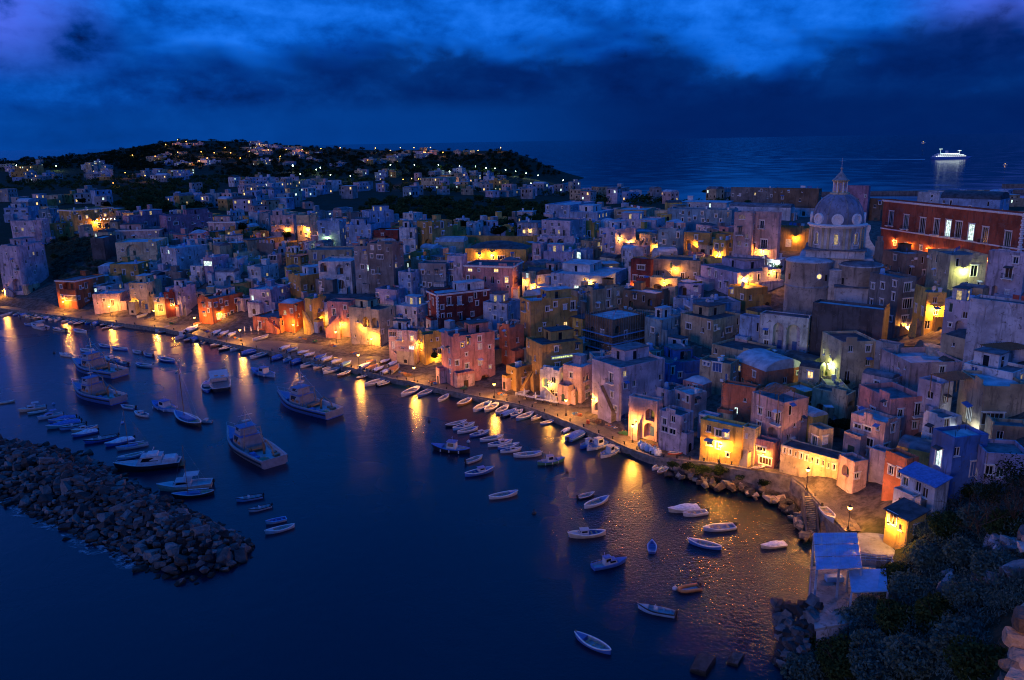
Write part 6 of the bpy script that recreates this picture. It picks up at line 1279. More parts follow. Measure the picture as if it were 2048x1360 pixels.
# rubber dinghy
BT['raft'] = []; rb = MB(); path = [(-1.5, -.62), (.7, -.62), (1.3, -.42), (1.55, 0), (1.3, .42), (.7, .62), (-1.5, .62)]; rows = []
for i, (x, y) in enumerate(path):
    p0, p1 = path[max(i-1, 0)], path[min(i+1, 6)]; d = Vector((p1[0]-p0[0], p1[1]-p0[1], 0)).normalized(); nn = Vector((-d.y, d.x, 0)); rows.append([Vector((x, y, .2+.12*max(0, x)/1.5))+nn*.23*math.cos(2*math.pi*k/10)+Vector((0, 0, .23*math.sin(2*math.pi*k/10))) for k in range(10)])
rb.grid(rows, close=True); rb.face(rows[0]); rb.face(rows[-1][::-1]); add('raft', 'tube', rb, '*', True); rb = MB(); rb.box(-1.35, .9, -.5, .5, .06, .1); add('raft', 'floor', rb, 'deck_grey'); rb = MB(); rb.box(-1.4, -1.3, -.5, .5, .05, .5); add('raft', 'transom', rb, 'wood'); outboard('raft', -1.4, .35)
# small fishing boats with a wheelhouse
st = mk('cabin_boat', 6.8, 2.4, .75, 'double', inner='deck_white', rim='hull_blue', deckz=.35); cabin('cabin_boat', -.9, .8, 1.45, .35, 2.0, 'hull_white', slope=.2); b_ = MB(); b_.bar((-.2, 0, 2.05), (-.2, 0, 3.1), .03, k=5); b_.bar((-.2, -.4, 2.8), (-.2, .4, 2.8), .02, k=4); add('cabin_boat', 'mast', b_, 'chrome'); thwarts('cabin_boat', (-2.2,), 1.8, .6)
for s in (-1, 1):
    for x in (-1.8, 0, 1.6): b_ = MB(); b_.bar((x, s*1.28, .65), (x, s*1.28, .2), .11, k=6); add('cabin_boat', 'fender', b_, 'hull_white')
# pilot boat with two roofs
mk('pilot', 8.2, 2.7, .8, 'transom', inner='deck_grey', rim='hull_blue', deckz=.4); cabin('pilot', -.4, 2.0, 1.7, .5, 1.55, 'hull_white', slope=.5); cabin('pilot', -1.3, .6, 1.6, .45, 2.35, 'hull_white', slope=.3); b_ = MB(); b_.bar((-1.0, 0, 2.4), (-1.2, 0, 3.6), .03, k=5); add('pilot', 'mast', b_, 'chrome')
for s in (-1, 1): b_ = MB(); b_.bar((-3.9, 1.1*s, 1.3), (-1.4, 1.2*s, 1.3), .02, k=4); b_.bar((-3.9, 1.1*s, .8), (-3.9, 1.1*s, 1.3), .02, k=4); b_.bar((-2.6, 1.2*s, .8), (-2.6, 1.2*s, 1.3), .02, k=4); add('pilot', 'handrail', b_, 'chrome')
# motor yacht
mk('cruiser', 11.5, 3.7, 1.25, 'transom', inner='deck_white', rim='hull_white', deckz=.9, fore=.40); cabin('cruiser', -2.6, 2.6, 2.7, 1.0, 2.75, 'hull_white', slope=1.5); b_ = MB(); b_.box(-5.2, -2.65, -1.45, 1.45, .92, 1.9); b_.box(-5.0, -2.9, -1.25, 1.25, 1.9, 2.15); add('cruiser', 'aft_cabin', b_, 'hull_white'); b_ = MB(); b_.box(-1.9, .2, -1.1, 1.1, 2.84, 3.25, top=(.12, .1)); add('cruiser', 'flybridge', b_, 'hull_white'); b_ = MB(); b_.box(-6.5, -5.72, -1.3, 1.3, .28, .4); add('cruiser', 'swim_platform', b_, 'wood')
b_ = MB(); pr = [(2.6, 1.55, 2.0), (4.4, 1.1, 2.15), (5.7, .25, 2.3)]
for s in (-1, 1):
    for p, q in zip(pr[:-1], pr[1:]): b_.bar((p[0], s*p[1], p[2]), (q[0], s*q[1], q[2]), .025, k=4); b_.bar((p[0], s*p[1], p[2]-.6), (p[0], s*p[1], p[2]), .02, k=4)
b_.bar((5.7, -.25, 2.3), (5.7, .25, 2.3), .025, k=4); add('cruiser', 'bow_rail', b_, 'chrome')
for x in (-3.2, -1, 1): b_ = MB(); b_.bar((x, -1.9, 1.1), (x, -1.9, .4), .14, k=6); add('cruiser', 'fender', b_, 'hull_white')
b_ = MB(); b_.bar((-.9, 0, 3.2), (-1.2, 0, 4.5), .03, k=5); b_.bar((-1.1, -.9, 4.0), (-1.1, .9, 4.0), .04, k=5); add('cruiser', 'radar_arch', b_, 'hull_white')
# weekend cruiser with canopy
mk('weekender', 7.5, 2.7, .85, 'transom', inner='deck_white', rim='hull_white', deckz=.5, fore=.36); cabin('weekender', -.8, 2.2, 2.0, .7, 1.55, 'hull_white', slope=.9); b_ = MB(); b_.box(-2.0, .1, -.95, .95, 2.5, 2.56); add('weekender', 'canopy', b_, '+')
for s in (-1, 1): b_ = MB(); b_.bar((-1.8, .85*s, .9), (-1.7, .85*s, 2.5), .025, k=4); b_.bar((0, .85*s, 1.4), (-.1, .85*s, 2.5), .025, k=4); add('weekender', 'canopy_post', b_, 'chrome')
outboard('weekender', -3.8, .6)
# sailing boats
mk('sailboat', 8.5, 2.6, .8, 'double', inner='wood_pale', rim='hull_white', deckz=.5, fore=.34); b_ = MB(); b_.box(-1.4, 1.6, -.75, .75, .6, 1.05, top=(.15, .1)); add('sailboat', 'cabin', b_, '+'); b_ = MB(); b_.bar((1.3, 0, .5), (1.3, 0, 12.5), .085, k=6, r2=.05); add('sailboat', 'mast', b_, 'wood')
b_ = MB(); b_.bar((1.2, 0, 1.7), (-3.2, 0, 1.6), .12, k=6); add('sailboat', 'boom', b_, 'canvas_white'); b_ = MB(); b_.bar((1.3, 0, 12.2), (4.4, 0, 1.2), .012, k=3); b_.bar((1.3, 0, 12.2), (-4.1, 0, 1.0), .012, k=3)
for s in (-1, 1): b_.bar((1.3, 0, 11), (1.1, 1.25*s, .9), .012, k=3)
add('sailboat', 'rigging', b_, 'chrome')
# trawlers
def trawler(t, arm=True):
    L = 15.; st = mk(t, L, 5.0, 1.7, 'transom', inner='deck_grey', rim='hull_worn', deckz=.95, fore=.30, n_=16)
    b_ = MB()
    for s in (-1, 1):
        rr = [[(x+rk, s*(b__+.04), sh-.75), (x+rk, s*(b__+.06), sh-.35)] for x, b__, sh, rk in st]; b_.grid(rr)
    add(t, 'rubbing_strake', b_, 'hull_black')
    b_ = MB(); b_.face([(-7.52, -1.95, .25), (-7.52, 1.95, .25), (-7.52, 1.95, 1.6), (-7.52, -1.95, 1.6)]); add(t, 'transom_panel', b_, 'hull_worn')
    cabin(t, -.2, 3.0, 3.3, .95, 3.5, 'hull_worn', roof='deck_blue', slope=.35); cabin(t, .5, 2.6, 2.6, 3.58, 5.0, 'hull_worn', roof='deck_blue', slope=.3)
    b_ = MB(); b_.bar((1.2, 0, 5.0), (1.2, 0, 9.0), .09, k=6, r2=.05); b_.bar((1.2, -1.1, 7.2), (1.2, 1.1, 7.2), .05, k=5); b_.bar((1.2, 0, 8.4), (5.6, 0, 2.8), .02, k=3); b_.bar((1.2, 0, 8.6), (-6.6, 0, 2.2), .02, k=3); b_.box(.9, 1.5, -.5, .5, 6.0, 6.15); add(t, 'mast', b_, 'chrome')
    b_ = MB()
    for s in (-1, 1): b_.bar((-.7, 1.5*s, .95), (-.9, 1.2*s, 5.2), .09, k=6); b_.bar((-.7, 1.5*s, 3.2), (-1.9, 1.3*s, 1.), .06, k=5)
    b_.bar((-.9, -1.2, 5.2), (-.9, 1.2, 5.2), .09, k=6); b_.bar((-.9, -1.3, 4.2), (-.9, 1.3, 4.2), .07, k=6); add(t, 'gantry', b_, 'trim_dark')
    b_ = MB(); b_.bar((-1.9, -.9, 1.5), (-1.9, .9, 1.5), .5, k=10); b_.box(-2.2, -1.6, -1.15, -.95, .95, 1.9); b_.box(-2.2, -1.6, .95, 1.15, .95, 1.9); add(t, 'winch', b_, 'hull_wood')
    if arm:
        b_ = MB(); b_.bar((-3.6, -.3, .95), (-3.6, -.3, 3.0), .2, k=6); b_.bar((-3.6, -.3, 3.0), (-4.6, -.3, 4.0), .16, k=6); b_.bar((-4.6, -.3, 4.0), (-6.3, -.3, 3.2), .13, k=6); b_.bar((-6.3, -.3, 3.2), (-6.7, -.3, 2.0), .09, k=6); add(t, 'crane_arm', b_, 'hull_wood')
    for x, y, s in ((-3.0, 1.2, .45), (-4.6, 1.3, .4), (-5.6, -1.2, .42), (-4.4, -1.5, .35)): b_ = MB(); b_.box(x-s, x+s, y-s, y+s, .95, .95+s*1.1, top=(.06, .06)); add(t, 'fish_crate', b_, 'canvas_blue' if y > 0 else 'hull_wood')
    b_ = MB(); b_.lathe([(.9, 0), (.75, .35), (.3, .6), (0, .65)], 10, (-6.0, .9, .95)); add(t, 'net_pile', b_, 'hull_green')
    for s in (-1, 1):
        for x in (.4, 1.6): b_ = MB(); b_.lathe([(.16, -.04), (.28, -.05), (.32, 0), (.28, .05), (.16, .04)], 10); b_.v = [(x+v[0], s*(1.62+.06+v[2]), 2.3+v[1]) for v in b_.v]; add(t, 'life_ring', b_, 'hull_orange')
    b_ = MB()
    for s in (-1, 1):
        pr = [(x+rk, s*b__*.92, sh) for x, b__, sh, rk in st if x > 2.5]
        for p, q in zip(pr[:-1], pr[1:]): b_.bar((p[0], p[1], p[2]+.8), (q[0], q[1], q[2]+.8), .03, k=4); b_.bar(p, (p[0], p[1], p[2]+.8), .025, k=4)
    add(t, 'bow_rail', b_, 'chrome')
trawler('trawler')
mk('houseboat', 9.5, 3.9, 1.0, 'transom', inner='deck_grey', rim='hull_white', deckz=.6); b_ = MB(); b_.box(-3.6, 2.2, -1.7, 1.7, 3.0, 3.12); add('houseboat', 'canopy', b_, 'deck_white'); cabin('houseboat', .4, 2.4, 2.8, .7, 2.9, 'hull_white', slope=.3)
for x in (-3.4, -1.4):
    for s in (-1, 1): b_ = MB(); b_.bar((x, s*1.6, .9), (x, s*1.6, 3.), .05, k=5); add('houseboat', 'canopy_post', b_, 'chrome')
for s in (-1, 1): b_ = MB(); b_.bar((-4.6, 1.6*s, 1.9), (-1, 1.75*s, 1.9), .03, k=4); b_.bar((-4.6, 1.6*s, 1.0), (-4.6, 1.6*s, 1.9), .03, k=4); add('houseboat', 'handrail', b_, 'chrome')
for x, y in ((-2.6, -.5), (-2.0, .6)): b_ = MB(); b_.lathe([(.35, 0), (.35, .12), (0, .12)], 12, (x, y, 3.12)); add('houseboat', 'life_ring', b_, 'hull_orange')

BLEN = dict(gozzo=5.5, gozzo_cuddy=5.8, motorboat=5.2, dinghy=3.8, rowboat=3.2, covered=5.4, raft=3.1, cabin_boat=6.8, pilot=8.2, cruiser=11.5, weekender=7.5, sailboat=8.5, trawler=15., houseboat=9.5)
BWORD = dict(gozzo='open wooden boat', gozzo_cuddy='wooden boat with small cuddy', motorboat='open motorboat', dinghy='small dinghy', rowboat='small rowing boat', covered='boat under a tarpaulin', raft='rubber dinghy', cabin_boat='fishing boat with wheelhouse', pilot='cabin launch', cruiser='motor yacht', weekender='cabin motorboat with canopy', sailboat='sailing boat with bare mast', trawler='fishing trawler', houseboat='broad canopied workboat')
BCAT = dict(raft='dinghy', cruiser='yacht', trawler='trawler', sailboat='sailing boat')
def boat(t, stern, bow, colr, sec, label, z=0., group=None, tilt=0., L=None, moor=False):
    S, B_ = on_z(*stern, z+.35), on_z(*bow, z+.35); c = (S+B_)/2; d = B_-S; ln = L or max(2.4, min(np.linalg.norm(d[:2])*.96, BLEN[t]*1.5))
    k = ln/BLEN[t]; o = put(t, None, loc=(c[0], c[1], z), rz=math.atan2(d[1], d[0]), sc=(k, k, k if k < 1.15 else 1.15)); o.name = {'gozzo': 'wooden_boat', 'gozzo_cuddy': 'cuddy_boat', 'raft': 'rubber_dinghy', 'covered': 'covered_boat', 'cabin_boat': 'fishing_boat', 'pilot': 'cabin_launch', 'cruiser': 'motor_yacht', 'weekender': 'cabin_motorboat', 'houseboat': 'workboat'}.get(t, t)
    o.rotation_euler[0] = tilt
    for name, me, mat, par in BT[t]:
        p = put(name, me, o)
        if mat in '*+':
            p.material_slots[0].link = 'OBJECT'; p.material_slots[0].material = MATS[colr if mat == '*' else sec]
    if moor: mb_ = MB(); l2 = BLEN[t]/2; mb_.bar((l2, 0, .75), (l2+2.2, .2, .55), .022, k=3); mb_.bar((l2+2.2, .2, .55), (l2+4.2, .3, 1.25), .022, k=3); put('mooring_line', mb_.mesh('mooring_line', ['wood_pale']), o)
    tag(o, label, BCAT.get(t, 'boat'), group); return o
for k_ in list(BT):      # colour slots need a material in the mesh
    BT[k_] = [(n_, me, m_, p_) for n_, me, m_, p_ in BT[k_]]
CW = {'hull_white': 'white', 'hull_worn': 'grey', 'hull_cream': 'cream', 'hull_blue': 'blue', 'hull_sky': 'pale blue', 'hull_teal': 'teal', 'hull_red': 'red', 'hull_black': 'black', 'hull_green': 'green', 'hull_orange': 'orange', 'hull_wood': 'brown wooden'}
ORD = ['first', 'second', 'third', 'fourth', 'fifth', 'sixth', 'seventh', 'eighth', 'ninth', 'tenth', 'eleventh', 'twelfth', 'thirteenth', 'fourteenth', 'fifteenth', 'sixteenth', 'seventeenth', 'eighteenth', 'nineteenth', 'twentieth']
w_, c_, b2, s2, t2, r2, k2, g2, o2, d2_ = 'hull_white', 'hull_cream', 'hull_blue', 'hull_sky', 'hull_teal', 'hull_red', 'hull_black', 'hull_green', 'hull_orange', 'hull_wood'
# boats lying alone
for a in [('gozzo',(1223,1305),(1152,1270),b2,'deck_blue','blue wooden boat lying alone nearest the camera'),
 ('motorboat',(1352,1228),(1277,1213),s2,'deck_white','pale blue motorboat moored above the nearest blue boat'),
 ('raft',(1400,1172),(1357,1180),o2,'deck_grey','orange rubber dinghy beside a small white buoy'),
 ('pilot',(1184,1135),(1251,1120),b2,'deck_blue','blue cabin launch with two roofs in the open water'),
 ('gozzo_cuddy',(1212,1065),(1138,1071),c_,'deck_white','cream double-ended boat with small white cuddy and outboard'),
 ('rowboat',(1304,1104),(1304,1083),b2,'deck_blue','tiny blue rowing boat seen end on'),
 ('gozzo',(1444,1096),(1377,1081),b2,'deck_blue','blue wooden boat across the glitter of the lamp'),
 ('dinghy',(1470,1052),(1408,1058),w_,'deck_white','white dinghy with outboard under the lamp glitter'),
 ('covered',(1398,1015),(1338,1021),c_,'canvas_white','cream covered boat upper one of a pair by the glitter'),
 ('dinghy',(1414,1023),(1367,1029),w_,'deck_white','white dinghy lower one of a pair by the glitter'),
 ('covered',(1572,1087),(1523,1093),c_,'canvas_white','pale tender under cover near the blue pavilion'),
 ('dinghy',(1156,995),(1188,986),k2,'deck_grey','small dark dinghy tied above a white double-ender'),
 ('gozzo',(1168,1014),(1216,996),w_,'deck_blue','white double-ender with blue inside below the small dark dinghy'),
 ('gozzo',(977,995),(1034,985),w_,'deck_blue','white wooden boat alone in mid bay'),
 ('gozzo_cuddy',(929,950),(986,938),b2,'deck_blue','blue cuddy boat alone left of the mid bay'),
 ('dinghy',(932,924),(964,913),w_,'deck_white','small white dinghy above the lone blue cuddy boat'),
 ('cabin_boat',(941,903),(866,895),k2,'deck_blue','black hulled cabin boat with pale wheelhouse and canopy'),
 ('cabin_boat',(1074,927),(1128,919),g2,'deck_blue','dark green fishing boat with brown wheelhouse by the lamp glitter'),
 ('trawler',(556,934),(457,872),'hull_worn','deck_blue','large pale trawler with crane arm in the middle foreground'),
 ('trawler',(672,833),(560,800),b2,'deck_blue','blue striped trawler with crane arm in mid harbour'),
 ('cabin_boat',(552,753),(503,741),s2,'deck_blue','pale blue fishing boat with white wheelhouse behind the trawlers'),
 ('houseboat',(445,786),(434,750),k2,'deck_white','dark canopied workboat seen from astern'),
 ('gozzo_cuddy',(416,786),(412,764),b2,'deck_blue','small blue boat tied beside the dark canopied workboat'),
 ('trawler',(248,753),(145,731),b2,'deck_blue','dark blue trawler with folded boom, upper of the left pair'),
 ('trawler',(240,805),(150,783),b2,'deck_blue','blue trawler with dinghy on its stern, lower of the left pair'),
 ('sailboat',(402,852),(352,829),k2,'deck_blue','dark hulled sailing boat with tall mast left of the large trawler'),
 ('weekender',(424,843),(398,842),w_,'deck_white','white cabin boat tucked behind the dark sailing boat'),
 ('cabin_boat',(352,822),(307,808),s2,'canvas_blue','fishing boat with blue canopy left of the dark sailing boat'),
 ('gozzo_cuddy',(298,832),(270,825),w_,'deck_white','white boat with screen beside the lower blue trawler'),
 ('dinghy',(271,816),(243,812),s2,'deck_blue','pale dinghy at the stern of the lower blue trawler'),
 ('gozzo',(350,723),(317,716),b2,'deck_blue','blue wooden boat crossing a lamp streak at upper left'),
 ('gozzo',(305,733),(272,729),w_,'deck_blue','white edged boat right of the upper dark trawler'),
 ('gozzo_cuddy',(237,722),(211,716),s2,'deck_white','pale boat just above the upper dark trawler'),
 ('motorboat',(256,729),(231,724),s2,'deck_blue','sky blue motorboat at the stern of the upper dark trawler'),
 ('dinghy',(306,712),(289,708),b2,'deck_blue','tiny blue boat left of the lamp streak'),
 ('dinghy',(284,706),(266,702),s2,'deck_white','tiny pale boat next to the tiny blue boat'),
 ('gozzo',(256,699),(225,696),b2,'deck_blue','dark blue low boat above the white edged pair'),
 ('gozzo',(220,694),(199,690),b2,'deck_blue','blue boat at the edge of the second lamp streak'),
 ('gozzo',(161,699),(190,704),s2,'deck_grey','grey blue boat right of the small sailing boat'),
 ('sailboat',(144,712),(120,708),w_,'deck_white','small white sailing boat in the first lamp streak'),
 ('dinghy',(66,650),(49,648),b2,'deck_blue','small blue boat at far left below the moored row'),
 ('weekender',(92,658),(65,651),w_,'deck_white','white motorboat at far left below the moored row'),
 ('motorboat',(131,661),(105,657),w_,'deck_white','white motorboat left of the first lamp streak'),
 ('gozzo',(173,665),(148,660),w_,'deck_blue','white boat with blue inside right of the first lamp streak'),
 ('gozzo',(-4,806),(29,801),c_,'deck_white','pale low boat cut by the left edge'),
 ('cruiser',(364,927),(233,940),k2,'deck_white','black hulled white motor yacht by the breakwater'),
 ('weekender',(426,967),(318,978),c_,'deck_white','cream cabin cruiser with white canopy by the breakwater'),
 ('sailboat',(430,985),(347,993),k2,'deck_blue','dark sailing boat alongside the cream cabin cruiser'),
 ('motorboat',(526,991),(473,1000),s2,'deck_white','grey motorboat farthest of four near the breakwater head'),
 ('motorboat',(543,1010),(498,1021),w_,'deck_white','white motorboat second of four near the breakwater head'),
 ('rowboat',(573,1036),(532,1045),w_,'deck_white','small white rowing boat with three thwarts near the breakwater head'),
 ('gozzo',(590,1050),(531,1065),w_,'deck_white','white wooden boat nearest the breakwater head'),
 ('gozzo',(1304,938),(1329,926),w_,'deck_white','white boat pulled to the foot of the quay rocks'),
 ('gozzo',(1315,946),(1337,933),d2_,'deck_white','brown boat beside the white one at the quay rocks')]:
    boat(*a)
# rows of boats: phrase and list
rows_ = [('on the mid-bay mooring line', [('gozzo',(890,852),(932,843),k2),('gozzo_cuddy',(905,858),(948,848),s2),('gozzo',(914,865),(955,856),w_),('gozzo_cuddy',(939,872),(978,863),b2),('gozzo',(959,881),(1005,873),w_),('gozzo_cuddy',(975,891),(1023,883),w_),('gozzo',(995,896),(1037,888),b2),('gozzo_cuddy',(1000,903),(1042,897),w_),('gozzo',(1026,911),(1083,907),w_)]),
 ('below the folded parasols', [('gozzo',(876,802),(897,790),w_),('gozzo',(914,811),(944,797),d2_),('gozzo',(946,822),(982,805),w_),('gozzo',(969,823),(997,807),c_),('gozzo',(992,827),(1016,812),w_),('covered',(1004,832),(1032,820),k2),('gozzo_cuddy',(1021,833),(1045,821),b2),('gozzo',(1032,839),(1067,826),b2),('gozzo',(1062,839),(1088,828),c_),('gozzo',(1080,848),(1110,840),b2)]),
 ('below the gabled boat store', [('covered',(1125,864),(1141,855),w_),('covered',(1136,880),(1174,861),b2),('cabin_boat',(1160,895),(1196,881),b2),('cabin_boat',(1173,899),(1223,883),w_),('cabin_boat',(1201,914),(1241,896),w_)]),
 ('below the boats ashore', [('covered',(542,719),(575,710),b2),('gozzo_cuddy',(566,723),(592,713),s2),('covered',(582,727),(612,717),b2),('gozzo',(600,734),(635,723),w_),('gozzo',(625,730),(648,724),w_),('gozzo',(626,737),(655,728),c_),('gozzo',(644,739),(665,732),w_),('gozzo',(646,746),(682,736),w_),('gozzo',(674,752),(701,743),d2_),('gozzo',(712,756),(738,750),d2_),('gozzo',(728,771),(776,757),w_),('dinghy',(754,771),(781,763),k2),('gozzo',(799,793),(843,773),w_),('gozzo',(835,792),(868,778),b2)]),
 ('below the parasol square', [('cabin_boat',(350,678),(382,668),w_),('gozzo',(368,683),(392,674),k2),('covered',(382,681),(411,671),s2),('motorboat',(400,686),(426,677),w_),('gozzo',(420,693),(458,683),d2_),('gozzo',(437,701),(466,692),k2),('gozzo',(445,694),(485,685),c_),('gozzo',(460,701),(493,691),w_),('covered',(482,708),(523,700),b2),('gozzo',(497,717),(543,703),w_)]),
 ('below the cream arcaded house', [('gozzo',(288,655),(326,650),w_),('gozzo_cuddy',(310,662),(352,655),w_),('gozzo',(315,666),(340,660),d2_)]),
 ('right of the first lamp', [('gozzo',(170,648),(186,641),b2),('covered',(184,650),(203,643),s2),('gozzo',(200,652),(222,645),k2),('motorboat',(214,654),(236,647),w_),('gozzo',(225,656),(258,648),c_),('gozzo',(203,658),(226,652),d2_)]),
 ('below the terracotta loggia', [('gozzo',(26,631),(44,625),b2),('covered',(40,633),(55,627),w_),('gozzo',(50,634),(67,628),s2),('motorboat',(62,636),(80,630),w_),('gozzo',(74,638),(92,631),d2_),('covered',(86,639),(102,633),b2),('gozzo',(97,641),(115,634),w_),('gozzo_cuddy',(108,642),(127,636),w_),('gozzo',(122,645),(145,638),c_),('gozzo',(135,647),(158,640),b2),('gozzo',(147,650),(171,642),k2)]),
 ('under the lavender tower', [('gozzo',(0,632),(24,626),w_),('motorboat',(3,622),(28,617),w_),('covered',(-6,616),(18,611),b2),('covered',(24,616),(48,611),s2),('gozzo',(48,612),(66,607),w_)]),
 ('behind the breakwater', [('weekender',(92,813),(38,822),c_),('gozzo',(94,820),(56,827),t2),('weekender',(126,827),(76,837),w_),('covered',(152,834),(98,844),b2),('motorboat',(158,838),(108,848),w_),('covered',(162,843),(94,856),t2),('motorboat',(172,848),(120,858),s2),('gozzo_cuddy',(196,852),(144,863),c_),('covered',(196,861),(145,872),b2),('motorboat',(236,872),(169,885),b2),('covered',(268,877),(211,891),b2),('sailboat',(298,887),(234,898),w_),('gozzo',(290,905),(235,918),s2)])]
for ph, lst in rows_:
    for i, (t, s_, b_, cl) in enumerate(lst):
        sec = {'covered': ['canvas_blue', 'canvas_white'][(i+len(ph)) % 2]}.get(t, ['deck_white', 'deck_grey', 'deck_blue'][i % 3])
        boat(t, s_, b_, cl, sec, f'{CW[cl]} {BWORD[t]}, {ORD[i]} from left {ph}', group='boats '+ph, moor=('breakwater' not in ph and 'mid-bay' not in ph))
# boats and nets ashore
for i, (x, y, dx, dy) in enumerate([(570,695,20,-7),(584,699,22,-6),(606,704,24,-5),(618,709,22,-6),(641,714,22,-8),(653,718,22,-8),(672,722,22,-6),(692,727,20,-8)]):
    boat('covered', (x-dx/2, y-dy/2), (x+dx/2, y+dy/2), [w_, s2, c_][i % 3], ['canvas_white', 'canvas_blue', 'canvas_white'][i % 3], f'tarpaulin-covered boat ashore, {ORD[i]} from the left left of the ninth lamp', z=1.75, group='covered boats ashore left of the lamp')
for i, (x, y, dx, dy) in enumerate([(730,731,20,-9),(744,735,20,-9),(757,738,20,-8),(773,742,20,-8),(789,738,16,-12),(770,722,20,-6),(786,727,18,-8),(742,722,20,-4)]):
    boat('covered', (x-dx/2, y-dy/2), (x+dx/2, y+dy/2), [w_, c_, d2_][i % 3], ['canvas_white', 'canvas_orange', 'canvas_white'][i % 3], f'covered boat ashore before the cool lit doorway, {ORD[i]} of eight', z=1.75, group='covered boats ashore before the lit doorway')
for a in [('covered',(372,663),(395,653),s2,'canvas_white','long tarpaulin-covered boat ashore left of the parasols'),('covered',(425,668),(442,661),w_,'canvas_white','white covered boat ashore first beside the fifth lamp'),('covered',(440,670),(457,663),c_,'canvas_white','white covered boat ashore second beside the fifth lamp'),('covered',(456,672),(472,665),w_,'canvas_white','white covered boat ashore nearest the fifth lamp'),
          ('gozzo',(273,634),(295,628),w_,'deck_white','white boat hauled out beside the third lamp'),('gozzo',(465,640),(492,634),c_,'deck_white','pale boat hauled out right of the big terracotta house'),('gozzo',(505,680),(536,672),w_,'deck_grey','boat hauled out on the slip by the parasols'),('covered',(385,650),(405,645),c_,'canvas_orange','orange covered heap beside the fourth lamp'),
          ('gozzo',(1030,787),(1058,782),w_,'deck_white','white boat hauled out under the ochre stair'),('gozzo',(1228,855),(1240,850),b2,'deck_white','small blue boat hauled out at the boat store'),('gozzo',(1335,905),(1368,903),r2,'deck_white','red boat hauled out beyond the net bags'),('gozzo',(1502,935),(1530,932),d2_,'deck_grey','old boat on the road by the pink kiosk house'),('dinghy',(1645,1015),(1668,1040),w_,'deck_white','upturned white dinghy by the road stair')]:
    boat(*a, z=(1.6 if a[1][0] < 1300 else (2.6 if a[1][0] < 1400 else 4.9)))

# ------------------------------------------------------------------ breakwater of boulders
def rock_mesh(seed, flat=.75):
    rg = random.Random(seed); import bmesh
    bm_ = bmesh.new(); bmesh.ops.create_cube(bm_, size=1.7)
    for _ in range(9):      # hew corners off a block
        d = Vector((rg.gauss(0, 1), rg.gauss(0, 1), rg.gauss(0, 1))).normalized(); r_ = bmesh.ops.bisect_plane(bm_, geom=bm_.verts[:]+bm_.edges[:]+bm_.faces[:], plane_co=d*rg.uniform(.62, .95), plane_no=d, clear_outer=True)
        ed = [e for e in r_['geom_cut'] if isinstance(e, bmesh.types.BMEdge)]
        if ed: bmesh.ops.contextual_create(bm_, geom=ed)
    bmesh.ops.triangulate(bm_, faces=bm_.faces[:]); bmesh.ops.subdivide_edges(bm_, edges=[e for e in bm_.edges if e.calc_length() > .9], cuts=1)
    for v in bm_.verts: v.co *= 1+rg.uniform(-.07, .07); v.co.z *= flat; v.co.x *= 1.2
    me = bpy.data.meshes.new('rock'); bm_.to_mesh(me); bm_.free(); return me
ROCKS = [rock_mesh(s) for s in range(14)]
for me in ROCKS: me.materials.append(MATS['rock'])
ROCKW = []
for me in ROCKS[:5]: m2 = me.copy(); m2.materials[0] = MATS['rock_warm']; ROCKW.append(m2)
A = on_z(-180, 872, 2.5); A2 = on_z(60, 920, 2.6); B = on_z(405, 1100, 1.0)
ax_ = np.array([A, A2, B])[:, :2]
def bw_profile(p):
    best = (1e9, 0, 0)
    for i in range(2):
        a, b_ = ax_[i], ax_[i+1]; d = b_-a; t = np.clip(((p-a)@d)/(d@d), 0, 1); q = a+d*t; r_ = np.linalg.norm(p-q)
        if r_ < best[0]: best = (r_, i+t, 0)
    tt = best[1]/2; wdt = 11.8-3.6*tt**2; return max(-1.6, 4.6*(1-best[0]/wdt)-.6) if best[0] < wdt*1.05 else -9, best[0]
rg = random.Random(11); cand = []
for i in range(9000):
    k = rg.random(); s_ = rg.randrange(2) if k < .9 else 1; t = rg.random() if k < .9 else rg.uniform(.85, 1.12); p = ax_[s_]+(ax_[s_+1]-ax_[s_])*t+np.array((rg.uniform(-14, 14), rg.uniform(-14, 14)))
    zz, rr = bw_profile(p)
    if zz < -1.2: continue
    sz = rg.choice([rg.uniform(.35, .6), rg.uniform(.5, .85), rg.uniform(.5, .85), rg.uniform(.8, 1.35)])
    if any((p[0]-q[0])**2+(p[1]-q[1])**2 < (sz+q[3])**2*.40 for q in cand): continue
    cand.append((p[0], p[1], zz+rg.uniform(-.25, .35), sz, s_+t))
bw = put('breakwater', None, loc=(ax_[2][0], ax_[2][1], 0)); tag(bw, 'long breakwater of heaped boulders at lower left', 'breakwater')
def vis(c):
    x, y = proj(c[:3]); return c[3]*FPX/depth(c[:3]) if -20 < x < 2070 and y < 1400 else 0
cand.sort(key=lambda c: -vis(c)); rest = MB()
for i, c in enumerate(cand):
    if i < 300:
        o = put('rock', ROCKS[rg.randrange(14)], bw, (c[0]-ax_[2][0], c[1]-ax_[2][1], c[2]), rg.uniform(0, 6.28), c[3]*rg.uniform(.92, 1.12)); o.rotation_euler = (rg.uniform(-.5, .5), rg.uniform(-.5, .5), rg.uniform(0, 6.28))
    else:
        me = ROCKS[rg.randrange(14)]; a = rg.uniform(0, 6.28); ca, sa = math.cos(a), math.sin(a); b0 = len(rest.v)
        rest.v += [(c[0]-ax_[2][0]+c[3]*(v.co.x*ca-v.co.y*sa), c[1]-ax_[2][1]+c[3]*(v.co.x*sa+v.co.y*ca), c[2]+c[3]*v.co.z) for v in me.vertices]; rest.f += [tuple(b0+k for k in f.vertices) for f in me.polygons]; rest.m += [0]*len(me.polygons)
